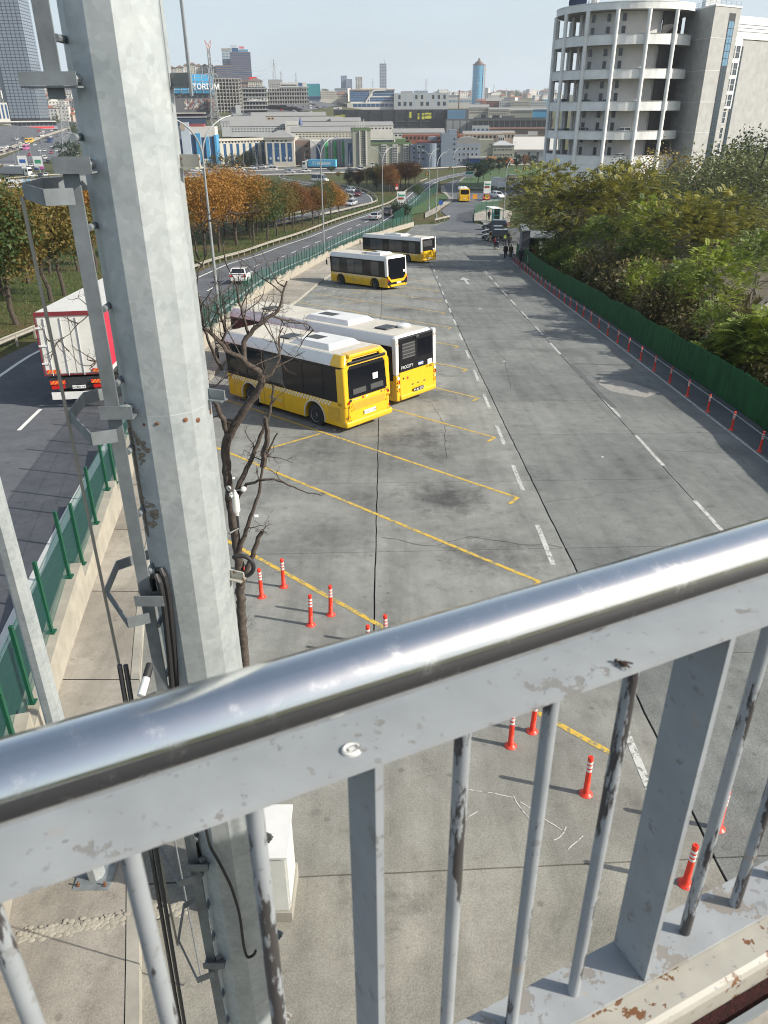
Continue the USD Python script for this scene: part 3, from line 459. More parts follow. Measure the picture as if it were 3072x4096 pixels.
for k in range(13):
    z = 8.24-.9*k if k < 9 else 8.5+.9*(k-9)
    mb = MB().b2((-1.13-(.06 if k == 9 else 0), 2.885, z-(.02 if k == 9 else .027)), (-1., 2.89, z+(.02 if k == 9 else .027))).b2((-1.13-(.06 if k == 9 else 0), 2.89, z-.027), (-1.0, 2.96, z-.022)).tube([(-1.06, 2.93, z), (-.98, 3.0, z)], .016, 8)
    mast.p('ladder_bracket', mb, m_galvd)
    mast.p('clamp_end', MB().bar((-.76, 3.13, z), (-.668, 3.09, z), .008, .045).bar((-.76, 3.13, z-.022), (-.672, 3.09, z-.022), .05, .005), m_galvd if k % 2 else m_curb)
HP = [(-1.08, 2.9), (-1.17, 2.86), (-1.35, 3.12), (-1.37, 3.36), (-1.2, 3.5), (-1.08, 3.44)]
def strip(mb, P, z, h, th=.005):
    for (x0, y0), (x1, y1) in zip(P[:-1], P[1:]): mb.bar((x0, y0, z), (x1, y1, z), th, h)
    return mb
hz = [8.14-.9*k for k in range(6)]+[9.04, 9.94]
for z in hz: mast.p('cage_hoop', strip(MB(), HP, z, .055), m_galvd)
for (x, y), zt in (((-1.357, 3.11), 8.12),): mast.p('cage_strap', MB().b2((x-.0065, y-.003, 3.6), (x+.0065, y+.003, zt)), m_steel)
mast.p('rod', MB().tube([(-.668, 3.07, 8.45), (-.685, 3.09, 13.)], .006, 6), m_galvd)
mast.p('cage_strap', MB().b2((-1.365, 3.1, 8.5), (-1.35, 3.106, 11)), m_steel)
cab = [atz(300/S+.603*x/S, 3200/S+.603*y/S, 0) for x, y in ()]
P = [aty((300+.603*x)/S, (3200+.603*y)/S, 2.885) for x, y in [(862, 100), (870, 190), (892, 290), (960, 420), (1048, 610), (1098, 800), (1118, 960), (1150, 1045), (1182, 1030), (1198, 1000)]]
mast.p('cable', MB().tube(smoothc(P, .02), .0085, 8), m_black, 'loose black cable hanging down the mast')
P = [(-1.045, 3.0, 6.45), (-1.03, 2.96, 6.56), (-1.0, 2.93, 6.58), (-.985, 2.92, 6.5), (-1., 2.93, 6.2), (-1.03, 2.96, 5.85), (-1.06, 3., 5.4), (-1.05, 3., 4.6)]
for dx in (0, .022, -.02): mast.p('cable', MB().tube(smoothc(np.array(P)+[dx, dx, dx], .04), .013, 8), m_black)
for dx in (0, .03): mast.p('conduit', MB().tube([(-1.30+dx, 2.98, 6.0), (-1.42+dx, 3.0, 2.4), (-1.44+dx, 3., -.2)], .013, 8), m_dark)
# mud-like smear of mortar on the left edge of the mast
sm_ = MB()
for k in range(420):
    z = 6.72+.62*rng.random(); an = a0-1.36+.8*rng.random()**1.5*(.25+.75*math.sin((z-6.7)*10.5)**4); rr_ = .2075-.004*z; s_ = rng.uniform(.004, .012)
    m_ = trimesh.creation.icosphere(1, 1.); m_.vertices *= [s_*.35, s_*1.2, s_*.9]; b = MB().tm(m_).xf(rz=an, loc=(MX+rr_*.984*math.cos(an), MY+rr_*.984*math.sin(an), z)); sm_.add(*b.mesh())
mast.p('mortar_smear', sm_, M('dried_mortar', (.2, .165, .125), .95, var=.3, scale=30), kind='stuff')
an_ = T('anemometer', 'small white cup anemometer clamped to the right side of the mast', 'anemometer', loc=(-.715, 3.3, 6.66), sc=.8)
an_.p('body', MB().lathe([(0, 0), (.012, 0), (.014, .02), (.022, .03), (.022, .13), (.012, .15), (.006, .17), (0, .17)], 12), m_wht, smooth=40); an_.p('stem', MB().tube([(0, 0, 0), (0, 0, -.09), (-.05, -.05, -.1)], .008, 8), m_dark)
for k in range(3):
    an = .4+2.09*k; c = (.055*math.cos(an), .055*math.sin(an), .165); cup = MB().lathe([(.0, -.016), (.012, -.012), (.018, 0), (.016, 0), (.010, -.01), (0, -.013)], 10, axis='y').xf(rz=an, loc=c)
    an_.p('cup', cup, m_wht); an_.p('arm', MB().tube([(0, 0, .165), c], .0025, 6), m_galvd)
cl = T('cable_loop', 'black cable loop hanging out from the right side of the mast', 'cable', loc=(-.70, 3.2, 6.43)); a = np.linspace(-2.6, 2.2, 20)
cl.p('loop', MB().tube([(.0+.06*math.cos(x), .0, .06*math.sin(x)) for x in a], .011, 8), m_black, smooth=True)
# ------------------------------------------------------------------ lamp pole, cabinet and camera near the bridge
lp = T('lamp_pole', 'octagonal galvanised lamp pole on bolted base plate beside the low wall', 'lamp pole', loc=onter(-3.75, 6.62, .16))
zs = [.03, 3, 6, 10.]; V = np.vstack([ngon(z, .115-.004*z, 8, 0, 0, .3) for z in zs]); lp.p('pole', MB().add(V, [[i*8+k, i*8+(k+1) % 8, (i+1)*8+(k+1) % 8, (i+1)*8+k] for i in range(3) for k in range(8)]), m_galv)
lp.p('base_plate', MB().box((0, 0, .015), (.46, .46, .03)), m_galvd)
for a in (-1, 1):
    for b in (-1, 1): lp.p('anchor_bolt', MB().lathe([(0, .03), (.025, .03), (.025, .05), (.012, .05), (.012, .1), (0, .1)], 6, (a*.17, b*.17, 0)), m_rust)
lp.p('lamp_arm', MB().tube([(0, 0, 9.9), (-.3, 0, 10.5), (-1.2, 0, 10.9)], .03, 8), m_galvd); lp.p('lamp_head', rbox((-1.5, 0, 10.93), (.7, .25, .12), .05), m_wht)
cb = T('electrical_cabinet', 'pale grey electrical cabinet with sloped white lid at the foot of the mast', 'cabinet', loc=onter(-1.58, 6.42, 0))
m_cab = M('cabinet_paint', (.52, .53, .5), .5, var=.05); cb.p('plinth', MB().box((0, 0, .07), (.84, .72, .26)), m_kerb); cb.p('body', MB().box((0, 0, .68), (.78, .64, 1.0)), m_cab)
cb.p('lid', MB().add([(-.42, -.36, 1.17), (.42, -.36, 1.17), (.42, .36, 1.22), (-.42, .36, 1.22), (-.42, -.36, 1.2), (.42, -.36, 1.2), (.42, .36, 1.27), (-.42, .36, 1.27)], [[0, 3, 2, 1], [4, 5, 6, 7], [0, 1, 5, 4], [1, 2, 6, 5], [2, 3, 7, 6], [3, 0, 4, 7]]), m_wht)
for x in (-.195, .195): cb.p('door', MB().box((x, -.327, .68), (.375, .012, .94)), m_cab)
cb.p('side_panel', MB().box((.396, 0, .68), (.01, .56, .92)), m_cab); cb.p('hinge_strip', MB().box((.40, -.29, .68), (.015, .02, .9)), m_wht); cb.p('lock', MB().box((.03, -.338, .7), (.03, .012, .09)), m_dark)
cc = T('security_camera', 'white and black security camera on a short white pole by the walkway', 'camera', loc=onter(-2.07, 5.17, .15))
c0 = atz(312, 1478, 3.85); h0 = c0-np.array(cc.loc); cc.p('pole', MB().tube([(0, 0, 0), (0, 0, 3.3), tuple(h0+[0, 0, -.12])], .009, 8), m_galvd)
d_ = np.array([.02, .3, .12]); d_ /= np.linalg.norm(d_); cc.p('housing', MB().tube([h0-d_*.12, h0-d_*.115, h0+d_*.06], [.022, .036, .036], 14), m_wht, smooth=40); cc.p('hood', MB().tube([h0+d_*.06, h0+d_*.2, h0+d_*.205], [.037, .037, .03], 14), m_black, smooth=40)
# mortar ridge and wet patch on the walkway beside the poles
rb = MB()
for k in range(420):
    f_ = rng.random(); c = G(*(np.array([40, 2025])*(1-f_)+np.array([395, 1962])*f_), .16)+np.r_[rng.normal(0, .045, 2), 0]; s_ = rng.uniform(.008, .036); m_ = trimesh.creation.icosphere(1, 1.); m_.vertices *= [s_*1.3, s_, s_*.3]; rb.tm(m_.apply_translation(c+[0, 0, .004]))
wk.p('mortar_ridge', rb, m_conc, 'rough ridge of spilt mortar across the walkway', kind='stuff')
# ------------------------------------------------------------------ bollards
def bollard(name, label, group, loc, tilt=0.):
    t = T('bollard', label, 'bollard', group, loc, rnd.uniform(0, 6), tilt=tilt)
    t.p('base', MB().lathe([(0, 0), (.1, 0), (.102, .012), (.085, .024), (.06, .045), (.052, .06), (0, .06)], 18), m_red, smooth=35)
    pr = [(.05, .058)]
    for k in range(9): pr += [(.05-.0006*k, .07+.022*k), (.046-.0006*k, .075+.022*k), (.046-.0006*k, .088+.022*k)]
    pr += [(.043, .3), (.041, .46)]
    for z in (.49, .565, .64): pr += [(.0405, z-.008)]
    pr += [(.04, .71), (.042, .715), (.042, .735), (.034, .75), (.012, .75), (.012, .73), (0, .73)]
    t.p('post', MB().lathe(pr, 16), m_red, smooth=35)
    for z in (.475, .55, .625): t.p('band', MB().lathe([(.041, z), (.0435, z+.002), (.0435, z+.042), (.041, z+.044)], 16), m_refl, smooth=35)
    for k in range(4): a = .78+1.57*k; t.p('bolt', MB().lathe([(0, .018), (.011, .018), (.011, .03), (0, .03)], 6, (.078*math.cos(a), .078*math.sin(a), 0)), m_galvd)
    return t
NB = [(3.02, 8.26), (3.93, 6.64), (2.05, 9.33), (2.47, 9.7), (-2.73, 14.24), (-2.3, 14.72), (-1.54, 13.07), (-1.15, 13.49), (-3.4, 15.58), (.02, 12.3), (-.35, 11.9), (4.75, 7.6)]
NL = ['red bollard alone in front of the railing, beside the yellow corner mark', 'nearest red bollard, seen right of the wide flat railing post', 'front one of the two red bollards seen just under the railing bar', 'rear one of the two red bollards seen just under the railing bar', 'red bollard nearest the mast, front row left', 'red bollard standing just left of the start of the yellow line',
      'second red bollard from the mast in the front row', 'red bollard standing right on the near edge of the yellow line', 'red bollard half hidden behind the bare tree trunk', 'red bollard of which only the cap shows above the handrail', 'red bollard almost wholly hidden below the handrail', 'red bollard hidden behind the wide flat railing post']
b0 = None
for (x, y), lb in zip(NB, NL):
    L_ = onter(x, y)
    if b0 is None: b0 = bollard('bollard', lb, 'red bollards around the end bay', L_, .02)
    else: copy(b0, lb, L_, rnd.uniform(0, 6), tilt=rnd.uniform(-.04, .04))
for k in range(30):
    y = 24.9+2.62*k; x = 13.25+.045*(y-24.9); copy(b0, 'red bollard in the long row along the green turf fence', onter(x, y), rnd.uniform(0, 6), group='red bollards in the row beside the turf fence', tilt=rnd.uniform(-.03, .03))
# ------------------------------------------------------------------ turf covered fence on the right
TP = [(x*.6462+2000, y*.6462+600) for x, y in [(185, 590), (270, 660), (370, 700), (450, 735), (550, 790), (640, 835), (730, 905), (850, 935), (950, 1010), (1075, 1060), (1100, 1105), (1280, 1190), (1400, 1270), (1560, 1330), (1659, 1365)]]
hh = []
for px, py in TP:
    d = ray(px/S, py/S); ts = np.linspace(15, 140, 3000); i = int(np.argmax(d[0]*ts < np.interp(d[1]*ts, FB[:, 1], FB[:, 0]))); i = i or len(ts)-1
    hh.append((d[1]*ts[i], HC+d[2]*ts[i]-float(ter(d[0]*ts[i], d[1]*ts[i]))))
hh = sorted(hh); HY = np.array([h_[0] for h_ in hh]); HH = np.clip([h_[1] for h_ in hh], 1.5, 3.2)
yy = np.arange(8, 111, .3); top = np.interp(yy, HY, HH)+.32*(meshkit.fbm(np.c_[yy*.22, yy*0, yy*0], 3)-.5); V = []
for dx, hf in ((0, -.05), (-.02, .25), (.015, .6), (0, .97), (.04, 1.0), (.09, .97), (.09, -.05)):
    wob = .05*(meshkit.noise(np.c_[yy*.55, np.full_like(yy, hf*3), yy*0])-.5)
    V.append(np.c_[np.array([fx(y) for y in yy])+dx+wob, yy, ter(np.array([fx(y) for y in yy]), yy)+top*hf])
n = len(yy); tfn = T('turf_fence', 'long wavy-topped fence covered in dark green artificial turf along the yard', 'fence')
tfn.p('turf_panel', MB().add(np.vstack(V), [[(r+1)*n+i, r*n+i, r*n+i+1, (r+1)*n+i+1] for r in range(6) for i in range(n-1)]), m_grn, smooth=60)
fz = MB()    # fringe of turf blades on the top edge
for i in range(0, n-1):
    for q in range(5):
        p = V[4][i]*(1-q/5)+V[4][i+1]*q/5+rng.normal(0, .02, 3)*[1, 1, .3]; w = .02; hgt = rng.uniform(.03, .09); fz.add([p+[0, -w, -.03], p+[0, w, -.03], p+[rng.normal(0, .03), rng.normal(0, .03), hgt]], [[0, 1, 2]])
tfn.p('turf_fringe', fz, M('turf_tips', (.03, .2, .05), .8, var=.3), kind='stuff')
for y in np.arange(9, 110, 3.): x = fx(y)+.14; z = float(ter(x, y)); tfn.p('fence_post', MB().b2((x-.03, y-.03, z-.2), (x+.03, y+.03, z+float(np.interp(y, HY, HH))-.1)), m_green)
# ------------------------------------------------------------------ vehicles
def paint(name, c, var=.03): return M(name, c, .28, var=var, coat=.6)
PC = {'white': paint('car_white', (.62, .62, .61)), 'silver': paint('car_silver', (.38, .39, .4)), 'black': paint('car_black', (.015, .016, .02)), 'grey': paint('car_grey', (.12, .13, .145)), 'red': paint('car_red', (.42, .02, .02)), 'maroon': paint('car_maroon', (.09, .02, .02)),
      'blue': paint('car_blue', (.02, .05, .16)), 'beige': paint('car_beige', (.5, .46, .38)), 'yellow': paint('bus_yellow', (.68, .4, .012), .04), 'orange': paint('taxi_yellow', (.75, .42, .03)), 'dirt': paint('car_muddy', (.5, .45, .4), .2)}
m_tyre = M('tyre', (.022, .022, .023), .85); m_rim = M('rim', (.35, .36, .37), .35, .6); m_tl = M('tail_lamp', (.45, .012, .01), .25); m_hl = M('head_lamp', (.75, .77, .78), .15); m_amb = M('amber_lamp', (.7, .25, .02), .3); m_plate = M('number_plate', (.72, .72, .7), .4)
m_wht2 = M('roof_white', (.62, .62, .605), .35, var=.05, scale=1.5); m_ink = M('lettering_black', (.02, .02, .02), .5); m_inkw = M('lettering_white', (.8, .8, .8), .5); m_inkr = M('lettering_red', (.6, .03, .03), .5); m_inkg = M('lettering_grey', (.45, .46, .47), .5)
def wheels(t, ys, x, r=.32, w=.2):
    for y in ys:
        for sx in (-1, 1):
            c = (sx*x, y, r); wp = t.p('wheel', MB().lathe([(0, -w/2), (r*.6, -w/2), (r*.93, -w/2), (r, -w/3), (r, w/3), (r*.93, w/2), (r*.6, w/2), (0, w/2)], 18, c, 'x'), m_tyre, smooth=35)
            t.p('rim', MB().lathe([(0, w/2+.004), (r*.2, w/2+.012), (r*.52, w/2-.0), (r*.62, w/2+.01), (r*.62, w/2-.03), (0, w/2-.03)] if sx > 0 else [(0, -w/2+.03), (r*.62, -w/2+.03), (r*.62, -w/2-.01), (r*.52, -w/2), (r*.2, -w/2-.012), (0, -w/2-.004)], 14, c, 'x'), m_rim, parent=wp, smooth=35)
SPEC = {  # length, half width, hood height, deck height, roof height, greenhouse base rear/front, roof rear/front
 'sedan': (4.5, .89, .86, .98, 1.45, .55, 3.35, 1.15, 2.55), 'hatch': (4.1, .88, .88, 1.0, 1.48, .08, 3.05, .55, 2.3), 'suv': (4.5, .93, 1.02, 1.12, 1.68, .08, 3.35, .5, 2.6), 'mpv': (4.4, .9, 1.02, 1.08, 1.8, .06, 3.5, .25, 2.75), 'minibus': (5.9, 1.0, 1.15, 1.25, 2.5, .05, 5.2, .15, 4.3)}
def car_mesh(t, kind, pm):
    L, w, zh, zd, zr, g0, g1, r0, r1 = SPEC[kind]; st = [(0, .45, .82, .9), (.12, .3, zd-.1, .97), (.5, .24, zd, 1.), (g0+.7, .22, zd, 1.), (g1-.5, .22, zh+.03, 1.), (g1, .22, zh, 1.), (L-.5, .24, zh-.12, .97), (L-.12, .28, zh-.26, .9), (L, .38, .6, .8)]
    V = []; k = 10
    for y, zb, zt, f in st: V += [(-w*f*.8, y, zb), (-w*f*.97, y, zb+.12), (-w*f, y, (zb+zt)/2), (-w*f*.98, y, zt-.09), (-w*f*.88, y, zt), (w*f*.88, y, zt), (w*f*.98, y, zt-.09), (w*f, y, (zb+zt)/2), (w*f*.97, y, zb+.12), (w*f*.8, y, zb)]
    F = [[i*k+j, i*k+(j+1) % k, (i+1)*k+(j+1) % k, (i+1)*k+j] for i in range(len(st)-1) for j in range(k)]; mb = MB().add(V, np.array(F)[:, ::-1]); e = (len(st)-1)*k
    mb.add(V, [[0, j, j+1] for j in range(1, k-1)]+[[e, e+j+1, e+j] for j in range(1, k-1)])
    body = man(mb)
    wy = (.78, L-.85) if kind != 'minibus' else (1.2, L-1.1); rw = .32 if kind != 'suv' else .35
    for y in wy:
        body = body - m3.Manifold.cylinder(2.4, rw+.06, rw+.06, 20).translate((0, 0, -1.2)).rotate((0, 90, 0)).translate((0, y, rw))
    v, f = meshkit.arrays(body)[:2]; t.p('body', (v, f), pm, smooth=40)
    wb, wr = w*.93, w*.72; zb = zd-.02 if kind != 'sedan' else zh+.02; gb = [(-wb, g0, zb), (wb, g0, zb), (wb, g1, zh-.02), (-wb, g1, zh-.02)]; gr = [(-wr, r0, zr), (wr, r0, zr), (wr, r1, zr-.02), (-wr, r1, zr-.02)]
    t.p('cabin', MB().add(gb+gr, [[4, 5, 6, 7], [0, 1, 5, 4], [1, 2, 6, 5], [2, 3, 7, 6], [3, 0, 4, 7]]), pm)
    q = lambda a, b, c, d, i=(.07, .06): MB().slab([a, b, c, d], .006, .012, i)
    t.p('windscreen', q(gb[2], gb[3], gr[3], gr[2]), m_gl); t.p('rear_window', q(gb[0], gb[1], gr[1], gr[0], (.12, .1)), m_gl)
    mid = lambda a, b, f: tuple(np.array(a)*(1-f)+np.array(b)*f)
    for a, b, c, d in ((gb[1], gb[2], gr[2], gr[1]), (gb[3], gb[0], gr[0], gr[3])):
        t.p('side_window', q(a, mid(a, b, .5), mid(d, c, .5), d, (.05, .06)), m_gl); t.p('side_window', q(mid(a, b, .5), b, c, mid(d, c, .5), (.05, .06)), m_gl)
    wheels(t, wy, w-.11, rw)
    for sx in (-1, 1):
        t.p('tail_light', MB().box((sx*w*.74, .03 if kind == 'sedan' else .02, zd-.2), (.34, .14, .14)), m_tl); t.p('headlight', MB().box((sx*w*.68, L-.12, zh-.36), (.32, .2, .12)), m_hl); t.p('mirror', MB().box((sx*(w+.07), g1-.45, zh+.08), (.18, .09, .12)), pm)
    t.p('bumper', MB().box((0, -.005, .42), (w*1.5, .1, .16)), m_dark if kind == 'suv' else pm); t.p('number_plate', MB().box((0, -.03, .62), (.5, .02, .11)), m_plate)
protos = {}
def car(kind, col, label, loc, head, group=None, tiltf=True):
    """head: clockwise from +y"""
    nm = {'mpv': 'van', 'minibus': 'minibus'}.get(kind, 'car'); key = (kind, col); loc = np.array(loc)
    tl = None
    if tiltf: d = np.array([math.sin(head), math.cos(head)]); tl = math.atan2(float(ter(*(loc[:2]+d*2)))-float(ter(*(loc[:2]-d*2))), 4.)
    if key not in protos: t = T(nm, label, nm, group, loc, -head, tilt=tl); car_mesh(t, kind, PC[col]); protos[key] = t; return t
    return copy(protos[key], label, loc, -head, group=group, tilt=tl)
def text(s_, h, face='rear', bold=False, depth=.004):
    m = meshkit.text_mesh(s_, h, depth, bold); v = np.array(m.vertices); v[:, 0] -= v[:, 0].mean() if False else (v[:, 0].min()+v[:, 0].max())/2
    if face == 'rear': v = np.c_[v[:, 0], -v[:, 2], v[:, 1]]; f = m.faces
    elif face == 'left': v = np.c_[-v[:, 2], -v[:, 0], v[:, 1]]; f = m.faces
    elif face == 'front': v = np.c_[-v[:, 0], v[:, 2], v[:, 1]]; f = m.faces
    return v, np.array(f)
def tx(s_, h, pos, face='rear', bold=False): v, f = text(s_, h, face, bold); return (v+np.array(pos), f)
def rrect(w, L, r0, r1, n=5):
    P = []
    for cx, cy, r, a in ((w-r1, L-r1, r1, 0), (-w+r1, L-r1, r1, 90), (-w+r0, r0, r0, 180), (w-r0, r0, r0, 270)):
        for k in range(n+1): an = math.radians(a+90*k/n); P.append((cx+r*math.cos(an), cy+r*math.sin(an)))
    return P
m_bandm = M('window_surround', (.01, .01, .012), .35, spec=.3); m_maroon = glass('maroon_glass', (.06, .006, .01)); m_roofd = M('roof_dusty', (.52, .49, .42), .7, var=.12, scale=1.1); m_grille = M('grille_dark', (.05, .05, .05), .6); m_slat = M('slat_grey', (.12, .12, .125), .5); m_busl = MAT('bus_glass_painted_light', {'p': ('principled_bsdf', {'base_color': (.05, .055, .06), 'roughness': .12, 'specular_ior_level': .4})}, [], surface='p.BSDF'); m_ygr = M('grille_yellow', (.55, .33, .03), .6, var=.1); m_check = M('checker_white', (.7, .66, .5), .5)  # lighter bus panes: light seen through the windows put into the colour
def bus(label, x, y, yaw, L, style, plate, H=3.0, W=1.25, belt=1.15):
    tl = math.atan2(float(ter(x+math.sin(yaw)*L, y+math.cos(yaw)*L))-float(ter(x, y)), L)
    t = T('bus', label, 'bus', 'yellow and black city buses in the yard' if False else None, onter(x, y), -yaw, tilt=tl); Y = PC['yellow']; out = rrect(W, L, .16, .28)
    wy = (L*.22 if L > 9 else 1.75, L-2.5 if L > 9 else L-1.75); rw = .46
    low = man(MB().prism(out, .3, belt)); arch = []
    for q in wy: cy = m3.Manifold.cylinder(4, .58, .58, 28).translate((0, 0, -2)).rotate((0, 90, 0)).translate((0, q, rw)); low = low-cy
    if style == 'C': low = low - m3.Manifold.cube((3.2, .6, 1.)).translate((-1.6, -.3, .28)).rotate((0, 0, 0)) if False else low
    t.p('lower_body', low, Y, smooth=30); ins = rrect(W-.012, L-.0, .16, .28); ins = [(a, b*(L-.024)/L+.012) for a, b in ins]
    zt = H-.38; t.p('window_band', MB().prism(ins, belt, zt), m_bandm, smooth=30)
    m1 = hullpts([(a, b, zt) for a, b in out]+[(a*.985, .02+b*(L-.04)/L, zt+.14) for a, b in out]+[(a*.84, .16+b*(L-.32)/L, H) for a, b in out])
    if style in 'AE':
        cut = m3.Manifold.cube((4., .85, 2.)).translate((-2, -.2, zt-.5)); t.p('rear_cowl', m1 ^ cut, Y, smooth=30); m1 = m1-cut
    t.p('roof', m1, m_wht2, smooth=30)
    t.p('roof_deck', MB().prism([(a*.8, .2+b*(L-.4)/L) for a, b in out], H-.02, H+.012), m_roofd)
    n = max(5, int(L/1.35)); y0, y1 = 1.1, L-.5; dw = (y1-y0)/n
    for sx in (-1, 1):
        for k in range(n):
            a, b = y0+dw*k+.03, y0+dw*(k+1)-.03; z0 = belt+.14; xx = sx*(W-.008)
            q = [(xx, b, z0), (xx, a, z0), (xx, a, zt-.12), (xx, b, zt-.12)] if sx < 0 else [(xx, a, z0), (xx, b, z0), (xx, b, zt-.12), (xx, a, zt-.12)]
            wp = t.p('side_window', MB().slab(q, .006, .012), (m_maroon if style == 'B' and k >= n-4 and sx < 0 else m_busl if (style in 'CD' and k % 3 != 1) or (style in 'AB' and k % 4 == 2) else m_bus))  # front left panes of the long bus take a dark red base colour
    for q in wy:
        for sx in (-1, 1):
            c = (sx*(W-.17), q, rw); wp = t.p('wheel', MB().lathe([(0, -.14), (.27, -.14), (.43, -.13), (rw, -.09), (rw, .09), (.43, .13), (.27, .14), (0, .14)], 22, c, 'x'), m_tyre, smooth=35)
            s_ = sx; t.p('rim', MB().lathe([(0, .09*s_), (.09, .1*s_), (.1, .16*s_), (.13, .09*s_), (.24, .12*s_), (.27, .15*s_)], 16, c, 'x'), m_rim, parent=wp, smooth=35)
            aa = np.linspace(-.2, math.pi+.2, 16); t.p('wheel_arch', MB().tube([(sx*(W+.005), q+.6*math.cos(k), rw+.6*math.sin(k)) for k in aa], .035, 6), m_roofd if style == 'A' else m_dark)
    # roof equipment
    ac = (1.1, 3.4) if style == 'A' else ((3.2, 6.2) if style == 'B' else (1.3, 3.5) if style == 'C' else (4.2, 7.6)); yc, ly = (ac[0]+ac[1])/2, ac[1]-ac[0]
    ap = t.p('air_conditioner', hullpts([(sx*.82, yc+sy*ly/2, H) for sx in (-1, 1) for sy in (-1, 1)]+[(sx*.62, yc+sy*(ly/2-.22), H+.2) for sx in (-1, 1) for sy in (-1, 1)]), m_wht2)
    t.p('fan_grille', MB().box((-.05, yc+ly*.18, H+.202), (.5, ly*.32, .012)), m_grille, parent=ap)
    for yh in ((4.2,) if style == 'A' else (1.6, L-2.2) if style == 'B' else (4.,) if style == 'C' else (3.,)): t.p('roof_hatch', rbox((-.1, yh, H+.03), (.75, .7, .08), .03), m_dark)
    if style == 'B': t.p('roof_dome', MB().lathe([(0, .16), (.2, .15), (.3, .11), (.3, .04), (.26, 0), (0, 0)], 20, (.45, 1.1, H)), m_wht2, smooth=40)
    # rear face
    if style == 'A':
        for sx in (-1, 1):
            t.p('rear_pillar', m3.Manifold.batch_hull([rbox((sx*(W-.13), .2, 1.2), (.26, .44, .3), .06), rbox((sx*(W-.14), .22, 2.45), (.26, .44, .2), .06)])+m3.Manifold.batch_hull([rbox((sx*(W-.14), .22, 2.45), (.26, .44, .2), .06), rbox((sx*(W-.5), .25, H-.06), (.2, .5, .12), .05)]), Y, smooth=40)
        t.p('rear_header', rbox((0, .24, H-.05), (1.7, .5, .16), .05), Y); t.p('rear_window', MB().slab([(-.98, -.02, 1.42), (.98, -.02, 1.42), (.93, .05, H-.17), (-.93, .05, H-.17)], .02, .05), m_bus)
        t.p('window_spoiler', rbox((0, -.04, H-.26), (1.9, .1, .1), .03), m_bandm)
        for sx in (-.45, .45): t.p('window_louvre', MB().slab([(sx-.33, -.04, 1.5), (sx+.33, -.04, 1.5), (sx+.33, -.035, 1.7), (sx-.33, -.035, 1.7)], .012, .02), m_grille)
        t.p('rear_panel', m3.Manifold.batch_hull([rbox((0, .03, .48), (2.2, .16, .2), .05), rbox((0, .02, 1.25), (2.0, .14, .2), .05)]), Y, smooth=40); t.p('bumper', rbox((0, .06, .42), (2.44, .3, .26), .08), Y, smooth=40)
        for k in range(8): z = .93+.037*k; f_ = 1-.04*k; t.p('grille_slat', MB().box((0, -.062, z), (1.55+.03*k, .02, .02)), m_ygr)
        for sx in (-1, 1):
            for k, (dx, z) in enumerate(((1.02, 1.24), (.97, 1.09), (.9, .94), (1.04, .7), (1.0, .55))): t.p('tail_light', MB().lathe([(.05, -.02), (.045, .01), (0, .015)], 14, (sx*dx, -.05, z), 'y').xf(), m_tl if k != 2 else m_amb); 
        t.p('number_plate', MB().box((0, -.075, .72), (.62, .02, .15)), m_plate); t.p('plate_text', tx(plate, .085, (0, -.087, .678)), m_ink); t.p('fleet_number', tx('A-745', .1, (.83, -.055, 1.26)), m_ink)
        t.p('sticker', MB().box((.38, -.045, 1.98), (.26, .02, .22)), m_inkw); t.p('sticker_text', tx('7/24', .05, (.38, -.058, 2.0)), m_inkr); t.p('logo', MB().lathe([(.055, 0), (.05, -.006), (0, -.006)], 12, (-.93, -.06, 1.31), 'y'), m_ink); t.p('logo_text', tx('istanbul', .05, (-.66, -.055, 1.29)), m_inkg); t.p('logo', MB().lathe([(.045, 0), (.04, -.006), (0, -.006)], 12, (-.3, -.06, 1.31), 'y'), m_inkr); t.p('logo_text', tx('iett', .06, (-.1, -.055, 1.28)), m_inkw)
        t.p('exhaust', MB().tube([(-.55, .3, .34), (-.55, -.04, .3)], .04, 10), m_grille)
    elif style in 'BD':
        for sx in (-1, 1):
            t.p('rear_pillar', m3.Manifold.batch_hull([rbox((sx*(W-.09), .1, 1.45), (.2, .22, .1), .05), rbox((sx*(W-.09), .1, H-.1), (.2, .24, .14), .05)]), m_wht2, smooth=40)
            t.p('rear_corner', m3.Manifold.batch_hull([rbox((sx*(W-.09), .1, .4), (.2, .24, .2), .06), rbox((sx*(W-.09), .1, 1.36), (.2, .22, .1), .05)]), Y, smooth=40)
            for k in range(4): t.p('tail_light', MB().lathe([(.07, -.01), (.062, .015), (0, .02)], 14, (sx*(W-.1), -.03, .78+.17*k), 'y'), m_tl if k % 2 == 0 else m_inkw)
            t.p('marker_light', MB().lathe([(.05, -.01), (.04, .015), (0, .02)], 10, (sx*(W-.1), -.03, 2.72), 'y'), m_amb)
        t.p('rear_panel', MB().prism(rrect(W-.18, .2, .04, .04), .34, 1.5).xf(loc=(0, -.03, 0)), Y); t.p('rear_upper_panel', rbox((0, .02, 2.2), (2*(W-.2), .12, 1.42), .04), m_bandm)
        t.p('bumper', rbox((0, .0, .44), (2*W-.3, .22, .24), .07), Y, smooth=40)
        gw = (-.9, -.12) if style == 'B' else (-.95, .55)
        for k in range(9): z = 2.05+.07*k; t.p('grille_slat', MB().slab([(gw[0], -.04, z), (gw[1], -.04, z), (gw[1], -.055, z+.05), (gw[0], -.055, z+.05)], .01, .02), m_grille if k % 2 else m_slat)
        t.p('rear_window', MB().slab([(.06 if style == 'B' else .6, -.042, 1.95), (.95, -.042, 1.95), (.95, -.042, 2.7), (.06 if style == 'B' else .6, -.042, 2.7)], .008, .02), m_bus); t.p('camera_pod', rbox((.0, -.07, 2.82), (.2, .1, .1), .03), m_dark)
